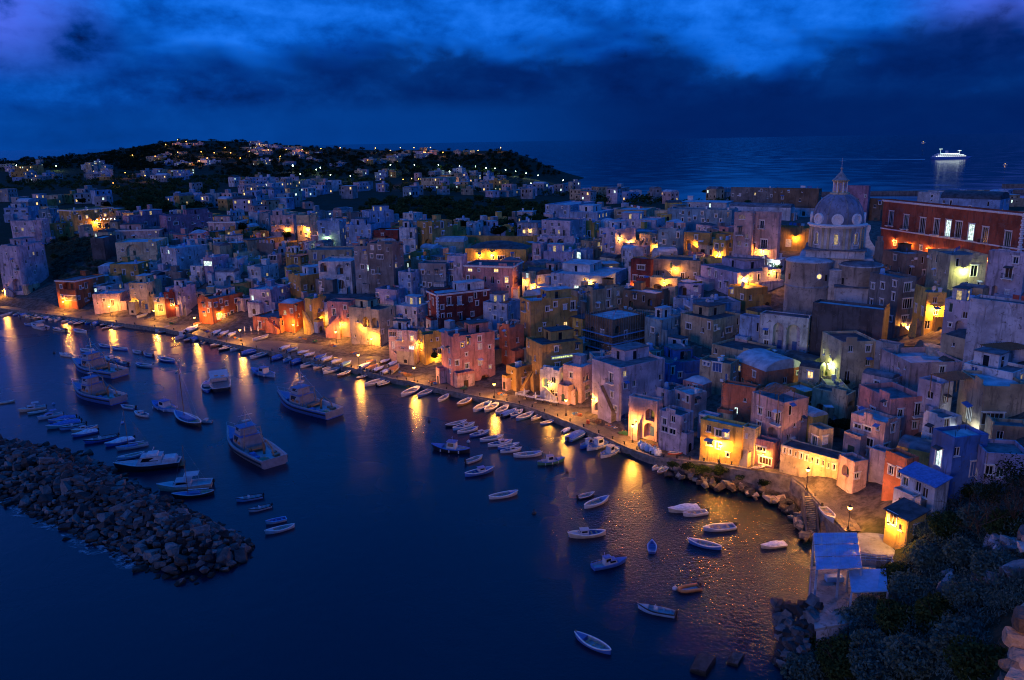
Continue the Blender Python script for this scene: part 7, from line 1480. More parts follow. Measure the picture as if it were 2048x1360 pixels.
# core under the boulders
core = MB(); rows = []
for i in range(40):
    t = i/39*2; s_ = min(int(t), 1); q = ax_[s_]+(ax_[s_+1]-ax_[s_])*(t-s_); d = ax_[s_+1]-ax_[s_]; d /= np.linalg.norm(d); nn = np.array((-d[1], d[0])); tt = t/2; wdt = 11.8-3.6*tt**2; e_ = min(1, (2.02-t)*5)
    rows.append([(*(q+nn*wdt*k*max(e_, .3)-ax_[2]), max(-2, (4.6*(1-abs(k))-1.5)*e_)) for k in (-1.1, -.6, -.25, 0, .25, .6, 1.1)])
core.grid(rows)
b0 = len(rest.v); rest.v += core.v; rest.f += [tuple(b0+k for k in f) for f in core.f]; rest.m += core.m
if rest.v: o = put('rock_heap', rest.mesh('rock_heap', ['rock']), bw); o['kind'] = 'stuff'
# foam where the swell meets the boulders
fo = MB(); rg2 = random.Random(4)
for i in range(26):
    x = rg2.uniform(-20, 300); y0 = 996+x*.42+rg2.uniform(0, 22); P = on_z(x, y0, .02); rr = rg2.uniform(1.2, 2.6); n_ = 10
    fo.face([(P[0]+rr*1.6*math.cos(2*math.pi*k/n_), P[1]+rr*.7*math.sin(2*math.pi*k/n_), .02+.003*i) for k in range(n_)])
if fo.v: o = put('foam', fo.mesh('foam', ['foam'])); o['kind'] = 'stuff'

# ------------------------------------------------------------------ rocks under the raised quay
sr = put('shore_boulders', None, loc=on_z(1500, 985, 0)); L0 = np.array(sr.location); tag(sr, 'boulders strewn at the foot of the raised quay wall', 'boulders'); rg = random.Random(9); k = 0
shore = [(1325,945),(1365,958),(1400,968),(1440,976),(1480,984),(1520,996),(1555,1010),(1580,1030),(1597,1055),(1612,1085)]
for i in range(150):
    t = rg.uniform(0, len(shore)-1.001); a, b_ = shore[int(t)], shore[int(t)+1]; f = t-int(t); x, y = a[0]+(b_[0]-a[0])*f+rg.uniform(-3, 26), a[1]+(b_[1]-a[1])*f-rg.uniform(-3, 17); P = on_z(x, y, rg.uniform(-.1, 1.2)); s_ = rg.uniform(.35, .95)
    o = put('rock', ROCKW[rg.randrange(5)] if rg.random() < .6 else ROCKS[rg.randrange(14)], sr, P-L0, 0, s_); o.rotation_euler = (rg.uniform(-.5, .5), rg.uniform(-.5, .5), rg.uniform(0, 6.28))
for x, y, s_, lb in ((1405,1338,1.7,'big dark rock awash at the bottom by the cliff'),(1470,1325,1.2,'smaller dark rock awash right of the big one'),):
    o = put('sea_rock', ROCKS[3], None, on_z(x, y, -.3), 1., s_); tag(o, lb, 'rock')
# scrub on the bank above the boulders
for i, (x, y, h, lb) in enumerate(((1375,940,2.4,'dry bush on the bank left of the flooded yellow house lamp'),(1405,948,2.6,'bush hanging over the shore boulders in the lamp light'),(1440,952,2.8,'larger bush below the quay lamp at the yellow house'),(1480,960,2.2,'low scrub on the bank under the pink kiosk house'),(1530,972,2.4,'scrub on the bank below the old boat'),(1345,935,1.8,'little bush at the end of the low quay'))):
    P = on_z(x, y, 1.6); k_ = h/7.; o = put('bush', None, loc=P, sc=(k_*1.5, k_*1.5, k_)); put('trunk', TR[i % 4][0], o); put('crown', TR[i % 4][1], o, (0, 0, 3.)); tag(o, lb, 'bush')
# stair down from the road to the rocks
sp = on_z(1618, 990, 4.7); sw = put('harbour_stair', None, loc=sp); e_ = on_z(1625, 1075, .2); d = e_-sp; d[2] = 0; ln = np.linalg.norm(d); d /= ln; nn = np.array((-d[1], d[0], 0))*(1 if d[0] > 0 else -1)
for i in range(22):
    t0, t1 = i/22*ln, (i+1)/22*ln; q = [d*t0-nn*.8, d*t1-nn*.8, d*t1+nn*.8, d*t0+nn*.8]; b_ = MB(); b_.prism([(p[0], p[1]) for p in q], -5.2, -.05-4.3*(i+1)/22, 'z'); put('step', b_.mesh('step', ['stone']), sw)
b_ = MB()
for s in (-1, 1):
    q0, q1 = nn*.82*s, nn*1.15*s; P4 = [(q0, 0), (q1, 0)]; b_.v += [(*(q0)[:2], -5.2), (*(q1)[:2], -5.2), (*(q0)[:2], .5), (*(q1)[:2], .5)]; k = len(b_.v); b_.v += [(*(q0+d*ln)[:2], -5.2), (*(q1+d*ln)[:2], -5.2), (*(q0+d*ln)[:2], -3.8), (*(q1+d*ln)[:2], -3.8)]; f0 = k-4
    for f in ((0, 2, 3, 1), (4, 5, 7, 6), (0, 4, 6, 2), (1, 3, 7, 5), (2, 6, 7, 3)): b_.f.append(tuple(f0+j for j in f)); b_.m.append(0)
put('side_wall', b_.mesh('side_wall', ['darkstone']), sw); tag(sw, 'steep stone stair cut into the raised quay wall', 'stair')

# ------------------------------------------------------------------ blue pavilion over the water at the road end
PZ = 9.2
q4 = [on_z(1627, 1066, PZ+.9), on_z(1714, 1065, PZ+.9), on_z(1725, 1137, PZ), on_z(1632, 1141, PZ)]
pv = put('waterfront_pavilion', None, loc=(q4[3][0], q4[3][1], 3.5)); O = np.array(pv.location)
def lerp4(u, v): return (q4[0]*(1-u)+q4[1]*u)*(1-v)+(q4[3]*(1-u)+q4[2]*u)*v
for i in range(11):          # roof sheets, each ribbed
    for j in range(3):
        b_ = MB(); rws = []
        for a in range(2):
            v = (j+a*.985)/3; rws.append([lerp4((i+k/8*.985)/11, v)-O+np.array((0, 0, .05*(k % 2)+(.0 if a == 0 else .06))) for k in range(9)])
        b_.grid(rws); put('roof_sheet', b_.mesh('roof_sheet', ['canvas_sheet'] if 'canvas_sheet' in MATS else ['hull_sky']), pv)
for u, v in ((0.02, .03), (.98, .03), (.98, .97), (.02, .97), (.5, .97), (.5, .03)):
    p = lerp4(u, v)-O; b_ = MB(); b_.box(p[0]-.12, p[0]+.12, p[1]-.12, p[1]+.12, -4.5, p[2]-.04); put('post', b_.mesh('post', ['sky']), pv)
fl4 = [lerp4(-.02, 0)-O, lerp4(1.5, 0.)-O, lerp4(1.5, 1.55)-O, lerp4(-.02, 1.75)-O]
b_ = MB(); b_.prism([(p[0], p[1]) for p in fl4], .9, 1.25, 'z'); put('deck', b_.mesh('deck', ['grey']), pv)
b_ = MB(); b_.prism([(p[0]*.97+.2, p[1]) for p in fl4], -6, .9, 'z'); put('base_wall', b_.mesh('base_wall', ['peeling']), pv)
# lower roof and railing
lo = [on_z(1697, 1139, 8.2), on_z(1772, 1137, 8.4), on_z(1776, 1182, 7.6), on_z(1703, 1184, 7.4)]
b_ = MB(); b_.v = [tuple(p-O) for p in lo]+[tuple(p-O-np.array((0, 0, .15))) for p in lo]; b_.f = [(0, 1, 2, 3), (7, 6, 5, 4), (0, 4, 5, 1), (1, 5, 6, 2), (2, 6, 7, 3), (3, 7, 4, 0)]; b_.m = [0]*6; put('lower_roof', b_.mesh('lower_roof', ['hull_sky']), pv)
for p in lo: p = p-O; b_ = MB(); b_.box(p[0]-.1, p[0]+.1, p[1]-.1, p[1]+.1, 1.25, p[2]-.16); put('post', b_.mesh('post', ['sky']), pv)
b_ = MB(); rl = [on_z(1722, 1108, 8.)-O, on_z(1784, 1112, 8.)-O, on_z(1790, 1135, 8.)-O]
for p, q in zip(rl[:-1], rl[1:]):
    for zz in (0, -.4, -.8): b_.bar(p+np.array((0, 0, zz)), q+np.array((0, 0, zz)), .05, k=5)
    for k in range(7): m_ = p+(q-p)*k/6; b_.bar(m_-np.array((0, 0, 1.1)), m_, .035, k=4)
put('railing', b_.mesh('railing', ['hull_sky']), pv)
b_ = MB(); c = on_z(1752, 1090, 6.2)-O; b_.lathe([(4.6, -3), (4.6, 0), (4.3, .25), (0, .6)], 20, tuple(c), sx=1.0, sy=.8); put('round_terrace', b_.mesh('round_terrace', ['slate']), pv)
b_ = MB(); c = on_z(1668, 1160, 4.8)-O; b_.box(c[0]-1.2, c[0]+1.2, c[1]-.5, c[1]+.5, 1.25, 2.0); put('bench', b_.mesh('bench', ['hull_sky']), pv)
tag(pv, 'blue roofed waterfront pavilion on a wall at the end of the road', 'pavilion')
# pale rock foot below it
rf_ = put('pale_crag', None, loc=on_z(1580, 1240, 1)); L0 = np.array(rf_.location); rg = random.Random(31)
for i in range(95):
    t = rg.random(); x = 1552+rg.uniform(0, 95)*(1-.45*t); y = 1212+120*t+rg.uniform(-6, 6)-(x-1552)*.1; z = max(.1, 3.4*(1-t)+(x-1560)*.03); s_ = rg.uniform(.4, .95)
    o = put('rock', ROCKS[rg.randrange(14)], rf_, on_z(x, y, z)-L0, 0, s_); o.rotation_euler = (rg.uniform(-.6, .6), rg.uniform(-.6, .6), rg.uniform(0, 6))
tag(rf_, 'pale crag below the pavilion at the waterline', 'rocks')

# ------------------------------------------------------------------ the overgrown cliff at lower right
cl = []
for s in range(3): cl.append(crown_mesh('', '', 5200, 3.2, 2.2, .24, 200+s, 22).mesh('foliage', ['leaf', 'leaf_scrub', 'leaf_scrub'][s:s+1]))
stems = []
for s in range(3):
    b_ = MB(); rr = random.Random(s)
    for i in range(16):
        a = rr.uniform(0, 6.28); p = Vector((0, 0, -2.5)); q = Vector((math.cos(a)*rr.uniform(.5, 2), math.sin(a)*rr.uniform(.5, 2), rr.uniform(-.5, 1))); e_ = q+Vector((math.cos(a)*rr.uniform(.3, 1.5), math.sin(a)*rr.uniform(.3, 1.5), rr.uniform(.5, 2))); b_.bar(p, q, .06, k=4, r2=.04); b_.bar(q, e_, .04, k=4, r2=.01)
    stems.append(b_.mesh('branches', ['bark']))
SHR = [(1640,1290,1.3),(1700,1260,1.2),(1620,1345,1.2),(1690,1330,1.4),(1760,1310,1.3),(1740,1230,1.1),(1800,1250,1.3),(1850,1330,1.4),(1830,1190,1.2),(1880,1240,1.2),(1920,1290,1.3),(1950,1200,1.1),(1790,1160,1.),(1860,1120,1.1),(1840,1060,.9),(1900,1060,1.1),(1940,1120,1.2),(2000,1150,1.2),(2020,1060,1.1),(1960,1040,1.),(1880,1010,.8),(1930,985,.9),(1990,990,1.),(2035,960,1.),(1960,1340,1.2),(1750,1355,1.3)]
ORDX = ORD+['twenty-'+o_ for o_ in ORD[:9]]; rank = {i: k for k, i in enumerate(sorted(range(len(SHR)), key=lambda i: SHR[i][0]))}
words_ = ['low dark shrub', 'dense evergreen shrub', 'pale sage shrub']
for i, (x, y, s_) in enumerate(SHR):
    s_ *= .85
    P = ground(x, y); o = put('shrub', None, loc=P+np.array((0, 0, .6)), rz=i*1.3, sc=s_); put('branches', stems[i % 3], o); put('foliage', cl[i % 3], o); tag(o, f'wind-blown {["dark", "grey-green", "tousled"][i % 3]} shrub on the overgrown cliff, {ORDX[rank[i]]} from the water side', 'shrub', 'shrubs on the overgrown cliff')
def scrub():
    rq = np.random.default_rng(12); V = []; tri = []
    poly = [(1600,1300),(1700,1215),(1790,1150),(1830,1070),(1880,1010),(1950,970),(2048,930),(2048,1200),(1980,1240),(1960,1360),(1520,1360)]
    k = 0
    while k < 900:
        x, y = rq.uniform(1520, 2048), rq.uniform(930, 1360)
        if not inside(x, y, poly): continue
        k += 1; P = ground(x, y); n_ = 45; p = P+rq.normal(0, 1, (n_, 3))*np.array((.7, .7, .35))+np.array((0, 0, .35)); a = rq.normal(0, 1, (n_, 3)); a[:, 2] = abs(a[:, 2])+.6; a /= np.linalg.norm(a, axis=1)[:, None]; b_ = np.cross(a, rq.normal(0, 1, (n_, 3))); b_ /= np.linalg.norm(b_, axis=1)[:, None]; s = rq.uniform(.12, .34, (n_, 1))
        V.append(np.stack([p-b_*s*.3, p+b_*s*.3, p+a*s*1.5], 1).reshape(-1, 3))
    V = np.concatenate(V); m_ = MB(); m_.v = V.tolist(); m_.f = [(i, i+1, i+2) for i in range(0, len(V), 3)]; m_.m = [0]*len(m_.f); o = put('cliff_scrub', m_.mesh('cliff_scrub', ['leaf_scrub'])); o['kind'] = 'stuff'
scrub()
rp = []
for me in ROCKS[:6]: m2 = me.copy(); m2.materials[0] = MATS['rock_pale']; rp.append(m2)
for cx, cy, lb in ((1985,1160,'pale rock face showing through the scrub beside the right edge'),(2030,1090,'upper pale rock face at the right edge of the scrub slope'),(1905,1175,'small pale rock face in the scrub behind the pavilion')):
    cg = put('cliff_rock', None, loc=ground(cx, cy)); L0 = np.array(cg.location); rq = random.Random(cx)
    for i in range(11): x, y = cx+rq.gauss(0, 26), cy+rq.gauss(0, 11); o = put('rock', rp[rq.randrange(6)], cg, ground(x, y)+np.array((0, 0, .3))-L0, 0, rq.uniform(.6, 1.3)); o.rotation_euler = (rq.uniform(-.5, .5), rq.uniform(-.5, .5), rq.uniform(0, 6))
    tag(cg, lb, 'rock')
# bare twiggy tree in front of the blue houses
def twig(m_, p, d, ln, r_, lvl, rr):
    q = p+d*ln; m_.bar(p, q, r_, k=4, r2=r_*.6)
    if lvl == 0: return
    for k in range(3): e_ = (d+Vector((rr.uniform(-.7, .7), rr.uniform(-.7, .7), rr.uniform(-.3, .6)))).normalized(); twig(m_, p+d*ln*rr.uniform(.5, 1), e_, ln*rr.uniform(.55, .8), r_*.55, lvl-1, rr)
for i, (x, y, z, h) in enumerate(((1965,1075,15,3.6),(2030,1050,19,3.8))):
    b_ = MB(); rr = random.Random(i+3)
    for k in range(3): twig(b_, Vector((0, 0, -1)), Vector((rr.uniform(-.5, .5), rr.uniform(-.3, .3), 1)).normalized(), h, .13, 4, rr)
    P = ground(x, y); o = put('bare_tree', None, loc=P); put('branches', b_.mesh('branches', ['bark']), o); c_ = crown_mesh('', '', 900, 3.4, 2.6, .16, 300+i, 14).mesh('foliage', ['leaf_dark']); put('foliage', c_, o, (0, 0, h*1.9)); tag(o, ['thin twiggy tree before the lavender flat-roofed house', 'taller twiggy tree at the right edge before the houses'][i], 'tree')
# ruined wall of rough stones beside the viewpoint
rw = put('ruined_wall', None, loc=CAM+ray(2050, 1300)*11.); L0 = np.array(rw.location); rg = random.Random(8)
for x, y, d, s_, w in ((2046,1238,11,.22,1),(2070,1228,11.2,.26,1),(2036,1278,11,.2,1),(2064,1274,11,.24,1),(2044,1318,10.8,.22,0),(2078,1318,11,.26,0),(2026,1330,10.8,.17,0),(2034,1362,10.6,.22,0),(2066,1366,10.6,.26,0),(2012,1372,10.7,.17,0)):
    o = put('stone', ROCKW[rg.randrange(5)], rw, CAM+ray(x, y)*d-L0, 0, s_*.8); o.rotation_euler = (rg.uniform(-.2, .2), rg.uniform(-.2, .2), rg.uniform(0, 6))
vl = put('street_lamp', None, loc=(2.5, -3.5, 61.5)); put('post', LPM[0], vl); put('lantern', LPM[1], vl); put('lantern_cap', LPM[2], vl); light('lamp_light', vl, (0, 0, 3.85), 2600, WARM, .2); tag(vl, 'street lamp of the lookout just behind the viewer', 'street lamp')
tag(rw, 'corner of a ruined rough stone wall lit orange at lower right', 'stone wall')

# ------------------------------------------------------------------ on the quay: parasols, tables, net bags, car, gazebo, ramps
pm = MB(); pm.bar((0, 0, 0), (0, 0, 2.9), .035, k=6); pm.box(-.3, .3, -.3, .3, 0, .08); PM = pm.mesh('pole', ['wood_pale']); fm = MB(); fm.lathe([(.05, 1.0), (.2, 1.1), (.24, 1.5), (.16, 2.3), (.05, 2.85)], 8); FMsh = fm.mesh('folded_canopy', ['canvas_white'])
for i, (x, y, z) in enumerate(((1049,798,1.6),(1071,805,1.6),(1090,803,1.6),(1101,810,1.6),(490,668,1.8),(503,668,1.8),(517,668,1.8))):
    o = put('parasol', None, loc=on_z(x, y, z)); put('pole', PM, o); put('folded_canopy', FMsh, o); tag(o, (f'folded white parasol, {ORD[i]} from the left of four among tables' if i < 4 else f'folded white parasol, {ORD[i-4]} from the left beside the fifth lamp'), 'parasol', 'folded parasols')
tm = MB(); tm.box(-.9, .9, -.45, .45, .70, .76); TM = tm.mesh('table_top', ['hull_white'])
lg = MB(); lg.box(-.03, .03, -.03, .03, 0, .70); LG = lg.mesh('leg', ['iron'])
for i, (x, y) in enumerate(((1046,795),(1062,799),(1080,804),(1096,806),(1108,809),(1075,797))):
    P = on_z(x, y, 1.55); o = put('table', None, loc=P, rz=-.6, sc=(1.3, 1.3, 1.)); put('table_top', TM, o)
    for a in (-.8, .8):
        for b_ in (-.38, .38): put('leg', LG, o, (a, b_, 0))
    tag(o, f'long white table, {ORD[i]} of six beside the folded parasols', 'table', 'tables by the parasols')
for i in range(9):
    P = on_z(1281+i*4.6, 893+i*2.1+(i % 2)*2.5, 1.7); b_ = MB(); b_.lathe([(.55, 0), (.7, .4), (.65, 1.0), (.35, 1.3), (.12, 1.45), (.2, 1.6)], 9); o = put('net_bag', None, loc=P, rz=i, sc=(1, .85, .9+.03*(i % 4))); put('sack', b_.mesh('sack', ['canvas_white' if i % 3 else 'hull_sky'], True), o); b2_ = MB(); b2_.lathe([(.14, 1.4), (.17, 1.43), (.14, 1.46)], 8); put('tie', b2_.mesh('tie', ['canvas_blue']), o); tag(o, f'bulging white net bag, {ORD[i]} from the left in the row on the quay edge', 'bag', 'net bags on the quay')
o = put('red_drum', None, loc=on_z(1176, 847, 1.5)); b_ = MB(); b_.lathe([(0, 0), (.42, 0), (.44, .05), (.42, .4), (.44, .45), (.42, .85), (.4, .9), (0, .88)], 12); put('barrel', b_.mesh('barrel', ['hull_red']), o); b_ = MB(); b_.lathe([(.05, .9), (.06, .94), (0, .95)], 8, (.2, 0, 0)); put('cap', b_.mesh('cap', ['iron']), o); tag(o, 'red drum standing on the quay edge right of the lit doorway', 'drum')
# white van-like car on the upper road
P = ground(157, 469); cr = put('parked_car', None, loc=P+np.array((0, 0, .1)), rz=-.25); b_ = MB(); b_.prism([(-2.1, .45), (2.1, .45), (2.15, .9), (1.3, 1.05), (.7, 1.7), (-1.9, 1.72), (-2.15, 1.0)], -.85, .85, 'y'); put('body', b_.mesh('body', ['hull_white']), cr)
for y in (-.856, .856): b_ = MB(); b_.face([(-1.7, y, 1.1), (.9, y, 1.1), (.6, y, 1.58), (-1.7, y, 1.6)]); put('window', b_.mesh('window', ['glass_dark']), cr)
for x in (-1.3, 1.3):
    for y in (-.8, .8): b_ = MB(); b_.bar((x, y-.1, .35), (x, y+.1, .35), .35, k=12); put('wheel', b_.mesh('wheel', ['rubber_black']), cr)
for y in (-.6, .6): b_ = MB(); b_.box(2.13, 2.17, y-.15, y+.15, .65, .82); put('headlight', b_.mesh('headlight', ['chrome']), cr)
tag(cr, 'white car parked before the lamp-lit ochre mansion', 'car')
# scaffolding round the brick house
hs = next(h for h in HOUSES if 'scaffolding' in h[0]['label']); r0, wl, wr, h = hs[0], hs[7], hs[8], hs[9]
sf = put('scaffolding', None, loc=r0.location, rz=r0.rotation_euler.z)
for i in range(7):
    y = wl*i/6
    for d in (-.35, -1.25): b_ = MB(); b_.bar((d, y, -3), (d, y, h+1.2), .045, k=4); put('standard', b_.mesh('standard', ['chrome']), sf)
for i in range(1, 8):
    x = wr*i/7
    for d in (-.35, -1.25): b_ = MB(); b_.bar((x, d, -3), (x, d, h+1.2), .045, k=4); put('standard', b_.mesh('standard', ['chrome']), sf)
for k in range(4):
    z = .6+k*2.1
    if z > h+.4: break
    b_ = MB(); b_.box(-1.25, -.35, -1.2, wl, z, z+.06); put('platform', b_.mesh('platform', ['hull_sky']), sf); b_ = MB(); b_.box(-.34, wr, -1.25, -.35, z, z+.06); put('platform', b_.mesh('platform', ['hull_sky']), sf)
    for zz in (z+.55, z+1.05): b_ = MB(); b_.bar((-1.25, -1.25, zz), (-1.25, wl, zz), .03, k=4); b_.bar((-1.25, -1.25, zz), (wr, -1.25, zz), .03, k=4); put('guard_rail', b_.mesh('guard_rail', ['chrome']), sf)
tag(sf, 'steel scaffolding with plank decks around the brick house', 'scaffolding')
# pergolas
def pergola(x, y, z, w, d, rz, label, h=2.4, n_=9):
    P = on_z(x, y, z); o = put('pergola', None, loc=P, rz=rz)
    for a in (-w/2, w/2):
        for b__ in (-d/2, d/2): b_ = MB(); b_.box(a-.06, a+.06, b__-.06, b__+.06, -1.5, h); put('post', b_.mesh('post', ['wood']), o)
    sm = MB(); sm.box(-.1, .1, -d/2-.3, d/2+.3, h, h+.14); me = sm.mesh('slat', ['wood'])
    for k in range(n_): put('slat', me, o, (-w/2+w*k/(n_-1), 0, 0))
    tag(o, label, 'pergola'); return o
def topz(sub):
    r_ = next(h for h in HOUSES if sub in h[0]['label']); return r_[6][2]+r_[9]-.5
pergola(1553, 802, topz('white restaurant house'), 5.5, 4., .7, 'dark pergola frame on the furnished roof terrace')
pergola(1905, 778, topz('plain lavender house')+0., 6, 4, .3, 'dark slatted pergola over the plain lavender house', n_=14)
pergola(2010, 718, topz('white terrace house with blue door'), 7, 4.5, .2, 'wide dark pergola on the white terrace house at right edge', n_=16)
# string of terrace bulbs
sb = put('bulb_string', None, loc=on_z(196, 437, 31)); L0 = np.array(sb.location); b_ = MB(); pr = [on_z(194+7*i, 438.5-.4*i+(1 if i % 2 else 0), 31)-L0 for i in range(6)]
for p, q in zip(pr[:-1], pr[1:]): b_.bar(p, q, .02, k=3)
for p in (pr[0], pr[-1]): b_.bar(p, p-np.array((0, 0, 5)), .04, k=4)
put('cable', b_.mesh('cable', ['iron']), sb); g_ = MB(); g_.lathe([(0, -.3), (.16, -.2), (.18, -.05), (.05, 0)], 8); gm = g_.mesh('bulb', ['bulb_white'], True)
for p in pr: put('bulb', gm, sb, p)
light('lamp_light', sb, pr[3]-np.array((0, 0, .5)), 220, COOL, .2); tag(sb, 'string of white bulbs over the terrace right of the ochre mansion', 'bulb string')
# merlon wall
mw = put('merlon_wall', None, loc=ground(400, 486)); L0 = np.array(mw.location); p, q = on_z(392, 478, L0[2]+3)-L0, on_z(545, 487, L0[2]+3)-L0; d = q-p; ln = np.linalg.norm(d); d /= ln; nn = np.array((-d[1], d[0], 0)); b_ = MB(); b_.prism([tuple(v[:2]) for v in (p, q, q+nn*.5, p+nn*.5)], -4, p[2], 'z'); put('wall', b_.mesh('wall', ['stone']), mw)
for i in range(22): c = p+d*(ln*(i+.5)/22); b_ = MB(); b_.prism([tuple(v[:2]) for v in (c-d*.4, c+d*.4, c+d*.4+nn*.5, c-d*.4+nn*.5)], p[2], p[2]+.9, 'z'); b_.lathe([(.4, .9), (.36, 1.1), (.2, 1.3), (0, 1.35)], 8, (c[0]+nn[0]*.25, c[1]+nn[1]*.25, p[2])); put('merlon', b_.mesh('merlon', ['lav']), mw)
tag(mw, 'garden wall crowned with rounded merlons before the pink villa', 'wall')
# glowing gazebo
P = ground(1087, 566); gz_ = put('gazebo', None, loc=P)
for a in (-1.8, 1.8):
    for b__ in (-1.8, 1.8): b_ = MB(); b_.box(a-.05, a+.05, b__-.05, b__+.05, 0, 3.4); put('post', b_.mesh('post', ['trim']), gz_)
b_ = MB(); ap = (0, 0, 4.8); c4 = [(-2, -2, 3.4), (2, -2, 3.4), (2, 2, 3.4), (-2, 2, 3.4)]
for i in range(4): b_.face([c4[i], c4[(i+1) % 4], ap])
put('canopy', b_.mesh('canopy', ['canvas_white']), gz_); light('lamp_light', gz_, (0, 0, 2.6), 120, (1., .55, .35), .15); tag(gz_, 'small peaked gazebo glowing pink among the roofs', 'gazebo')
# outcrop below the lamp-lit doorway
oc_ = put('rock_outcrop', None, loc=ground(1865, 720)); L0 = np.array(oc_.location)
for x, y, s_ in ((1860,690,3.2),(1880,700,3.4),(1850,710,3.2),(1895,715,3.2),(1870,730,3.6),(1840,728,2.6)): P = ground(x, y+14); o = put('rock', ROCKW[int(x) % 5], oc_, P-L0, x, s_)
tag(oc_, 'brown rock outcrop below the lamp-lit yellow doorway', 'rock')
# buoys
bm_ = MB(); bm_.lathe([(0, -.25), (.3, -.15), (.38, .08), (.3, .28), (.08, .4), (.06, .6), (0, .62)], 12)
for i, (x, y, m_, lb) in enumerate(((1350,1178,'hull_white','small white buoy beside the orange rubber dinghy'),(1134,945,'hull_black','dark mooring buoy in the lamp glitter of the bay'),(1068,1027,'hull_black','lone dark buoy in mid bay'),(858,842,'hull_black','dark buoy left of the buoy row'),(937,884,'hull_white','white buoy at the stern of a blue cuddy boat'),(357,722,'hull_white','white buoy in the lamp streaks at upper left'),(108,706,'hull_black','dark buoy left of the small white sailing boat'),(107,808,'hull_sky','pale buoy left of the lower blue trawler'),(245,846,'hull_sky','pale buoy above the breakwater boats'))):
    o = put('buoy', None, loc=on_z(x, y, .05), sc=1.1); put('float', bm_.mesh('float', [m_], True), o); b_ = MB(); b_.lathe([(.1, .6), (.12, .68), (.06, .75), (.1, .6)], 8); put('ring', b_.mesh('ring', ['iron']), o); tag(o, lb, 'buoy')
# bollards, crates and net heaps along the quay
bo = MB(); bo.lathe([(.22, 0), (.2, .1), (.14, .2), (.13, .45), (.24, .52), (.24, .62), (.1, .68), (0, .69)], 8); BO = bo.mesh('bollard', ['iron']); rg = random.Random(14)
for i in range(2, 26):
    for f in (.2, .7):
        p = EDGE_W[i]*(1-f)+EDGE_W[i+1]*f+offs(i, .9); o = put('bollard', BO, None, (p[0], p[1], p[2]+.12)); tag(o, 'short iron mooring bollard on the quay edge', 'bollard', 'bollards along the quay')
cb = [MB() for _ in range(3)]
for k, m_ in enumerate(cb):
    s = (.5, .35, .28); m_.box(-s[0], s[0], -s[1], s[1], 0, .04); m_.box(-s[0], -s[0]+.04, -s[1], s[1], .04, .3); m_.box(s[0]-.04, s[0], -s[1], s[1], .04, .3); m_.box(-s[0]+.04, s[0]-.04, -s[1], -s[1]+.04, .04, .3); m_.box(-s[0]+.04, s[0]-.04, s[1]-.04, s[1], .04, .3)
CR = [m_.mesh('fish_crate', [c]) for m_, c in zip(cb, ('canvas_blue', 'wood_pale', 'hull_orange'))]; wn = ['blue', 'wooden', 'orange']
spots = [(300,636,'by the third lamp'),(405,660,'by the fourth lamp'),(470,676,'left of the fifth lamp'),(600,676,'by the sixth lamp'),(660,690,'by the seventh lamp'),(705,706,'before the twin loggia house'),(800,745,'before the cool lit doorway'),(860,764,'left of the pink arcade'),(1000,788,'by the lamp right of the pink arcade'),(1150,828,'before the lit doorway'),(1215,850,'by the arched boat store'),(1310,893,'before the gabled boat store')]
for i, (x, y, w) in enumerate(spots):
    for k in range(3):
        c = (i+k) % 3; P = on_z(x+k*5, y+k*1.6, 1.5); o = put('fish_crate', CR[c], None, P, rg.uniform(0, 3), 1.15); tag(o, f'open {wn[c]} fish crate on the quay {w}', 'crate', 'fish crates on the quay')
for i, (x, y, w) in enumerate(((345,648,'between the third and fourth lamps'),(440,676,'left of the fifth lamp'),(630,684,'between the sixth and seventh lamps'),(815,752,'at the quay corner'),(925,778,'before the pink arcade'),(1195,846,'beside the red drum'),(1245,868,'before the arched boat store'))):
    h_ = crown_mesh('', '', 700, 1.3, .5, .12, 400+i, 9).mesh('net', ['hull_wood' if i % 2 else 'hull_green']); o = put('net_heap', None, loc=on_z(x, y, 1.5)); put('net', h_, o, (0, 0, .35)); fb_ = MB()
    for k in range(6): fb_.lathe([(0, -.1), (.1, 0), (0, .1)], 6, (rg.uniform(-.9, .9), rg.uniform(-.9, .9), .65))
    put('floats', fb_.mesh('floats', ['hull_orange']), o); tag(o, 'heaped fishing net with floats on the quay '+w, 'fishing net')
# ------------------------------------------------------------------ ferry out at sea
P = on_z(1900, 318, 0); fy = put('ferry', None, loc=P, rz=0.05); b_ = MB()
b_.prism([(-48, 0), (44, 0), (54, 6), (-50, 6)], -8, 8, 'y'); put('hull', b_.mesh('hull', ['hull_blue']), fy)
for k, (x0, x1, z0) in enumerate(((-46, 40, 6), (-40, 34, 9.2), (-34, 22, 12.4))):
    b_ = MB(); b_.box(x0, x1, -7.4+k*.3, 7.4-k*.3, z0, z0+3.1); dk = put('deck_house', b_.mesh('deck_house', ['hull_white']), fy)
    for i in range(14):
        x = x0+4+(x1-x0-8)*i/13; b_ = MB(); b_.face([(x-1.7, -7.45+k*.3, z0+1.), (x+1.7, -7.45+k*.3, z0+1.), (x+1.7, -7.45+k*.3, z0+2.3), (x-1.7, -7.45+k*.3, z0+2.3)]); put('window', b_.mesh('window', ['ship_light']), dk)
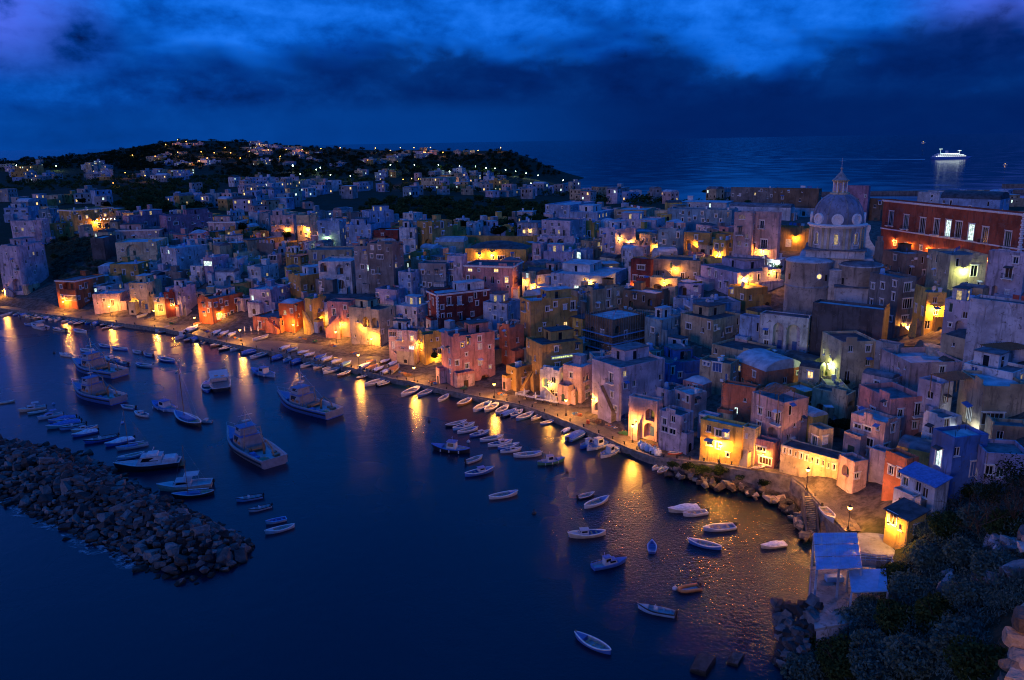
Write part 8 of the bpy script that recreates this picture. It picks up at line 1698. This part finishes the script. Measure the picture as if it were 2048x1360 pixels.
b_ = MB(); b_.box(-14, -8, -3, 3, 15.5, 22, top=(.8, .6)); put('funnel', b_.mesh('funnel', ['hull_white']), fy)
for x, z in ((-28, 26), (24, 21)): b_ = MB(); b_.bar((x, 0, 13), (x, 0, z), .3, k=6, r2=.15); b_.box(x-5, x+5, -.3, .3, z, z+.7); put('mast', b_.mesh('mast', ['ship_light']), fy)  # masts and crossbars glow whole, the ship's light put into their material
tag(fy, 'lit passenger ferry crossing the open sea', 'ferry')
b_ = MB(); b_.face([tuple(on_z(1850, 319.2, .3)), tuple(on_z(1850, 318.2, .3)), tuple(on_z(1560, 317.3, .3)), tuple(on_z(1560, 317.9, .3))]); o = put('wake', b_.mesh('wake', ['wake_foam'])); o['kind'] = 'stuff'
for x, y, lb in ((2010, 330, 'tiny lit boat right of the ferry'), (1848, 268, 'ship light on the horizon above the ferry')):
    P = on_z(x, max(y, 270), 0) if y > 280 else CAM+ray(x, y+2)*6000; P[2] = 0; k = depth(P)/1800; o = put('distant_boat', None, loc=P, sc=k); b_ = MB(); b_.prism([(-4, 0), (4, 0), (5, 1.4), (-4, 1.4)], -1.4, 1.4, 'y'); put('hull', b_.mesh('hull', ['hull_white']), o); b_ = MB(); b_.bar((0, 0, 1.4), (0, 0, 2.4), .1); put('mast', b_.mesh('mast', ['iron']), o); put('lamp_head', FW, o, (0, 0, 2.6), sc=1.2); tag(o, lb, 'boat')
# breakwater of the far harbour
fb = put('far_breakwater', None, loc=on_z(1950, 390, 0)); b_ = MB(); p, q = on_z(1640, 391, 0)-np.array(fb.location), on_z(2100, 386, 0)-np.array(fb.location); b_.prism([tuple(v[:2]) for v in (p, q, q+np.array((0, 8, 0)), p+np.array((0, 8, 0)))], -1, 4, 'z'); put('mole', b_.mesh('mole', ['stone']), fb); b_ = MB(); r_ = on_z(2035, 384, 0)-np.array(fb.location); b_.box(r_[0]-14, r_[0]+20, r_[1], r_[1]+8, 3.9, 9); put('shed', b_.mesh('shed', ['stone']), fb); tag(fb, 'dark mole of the far harbour behind the red palace', 'mole')
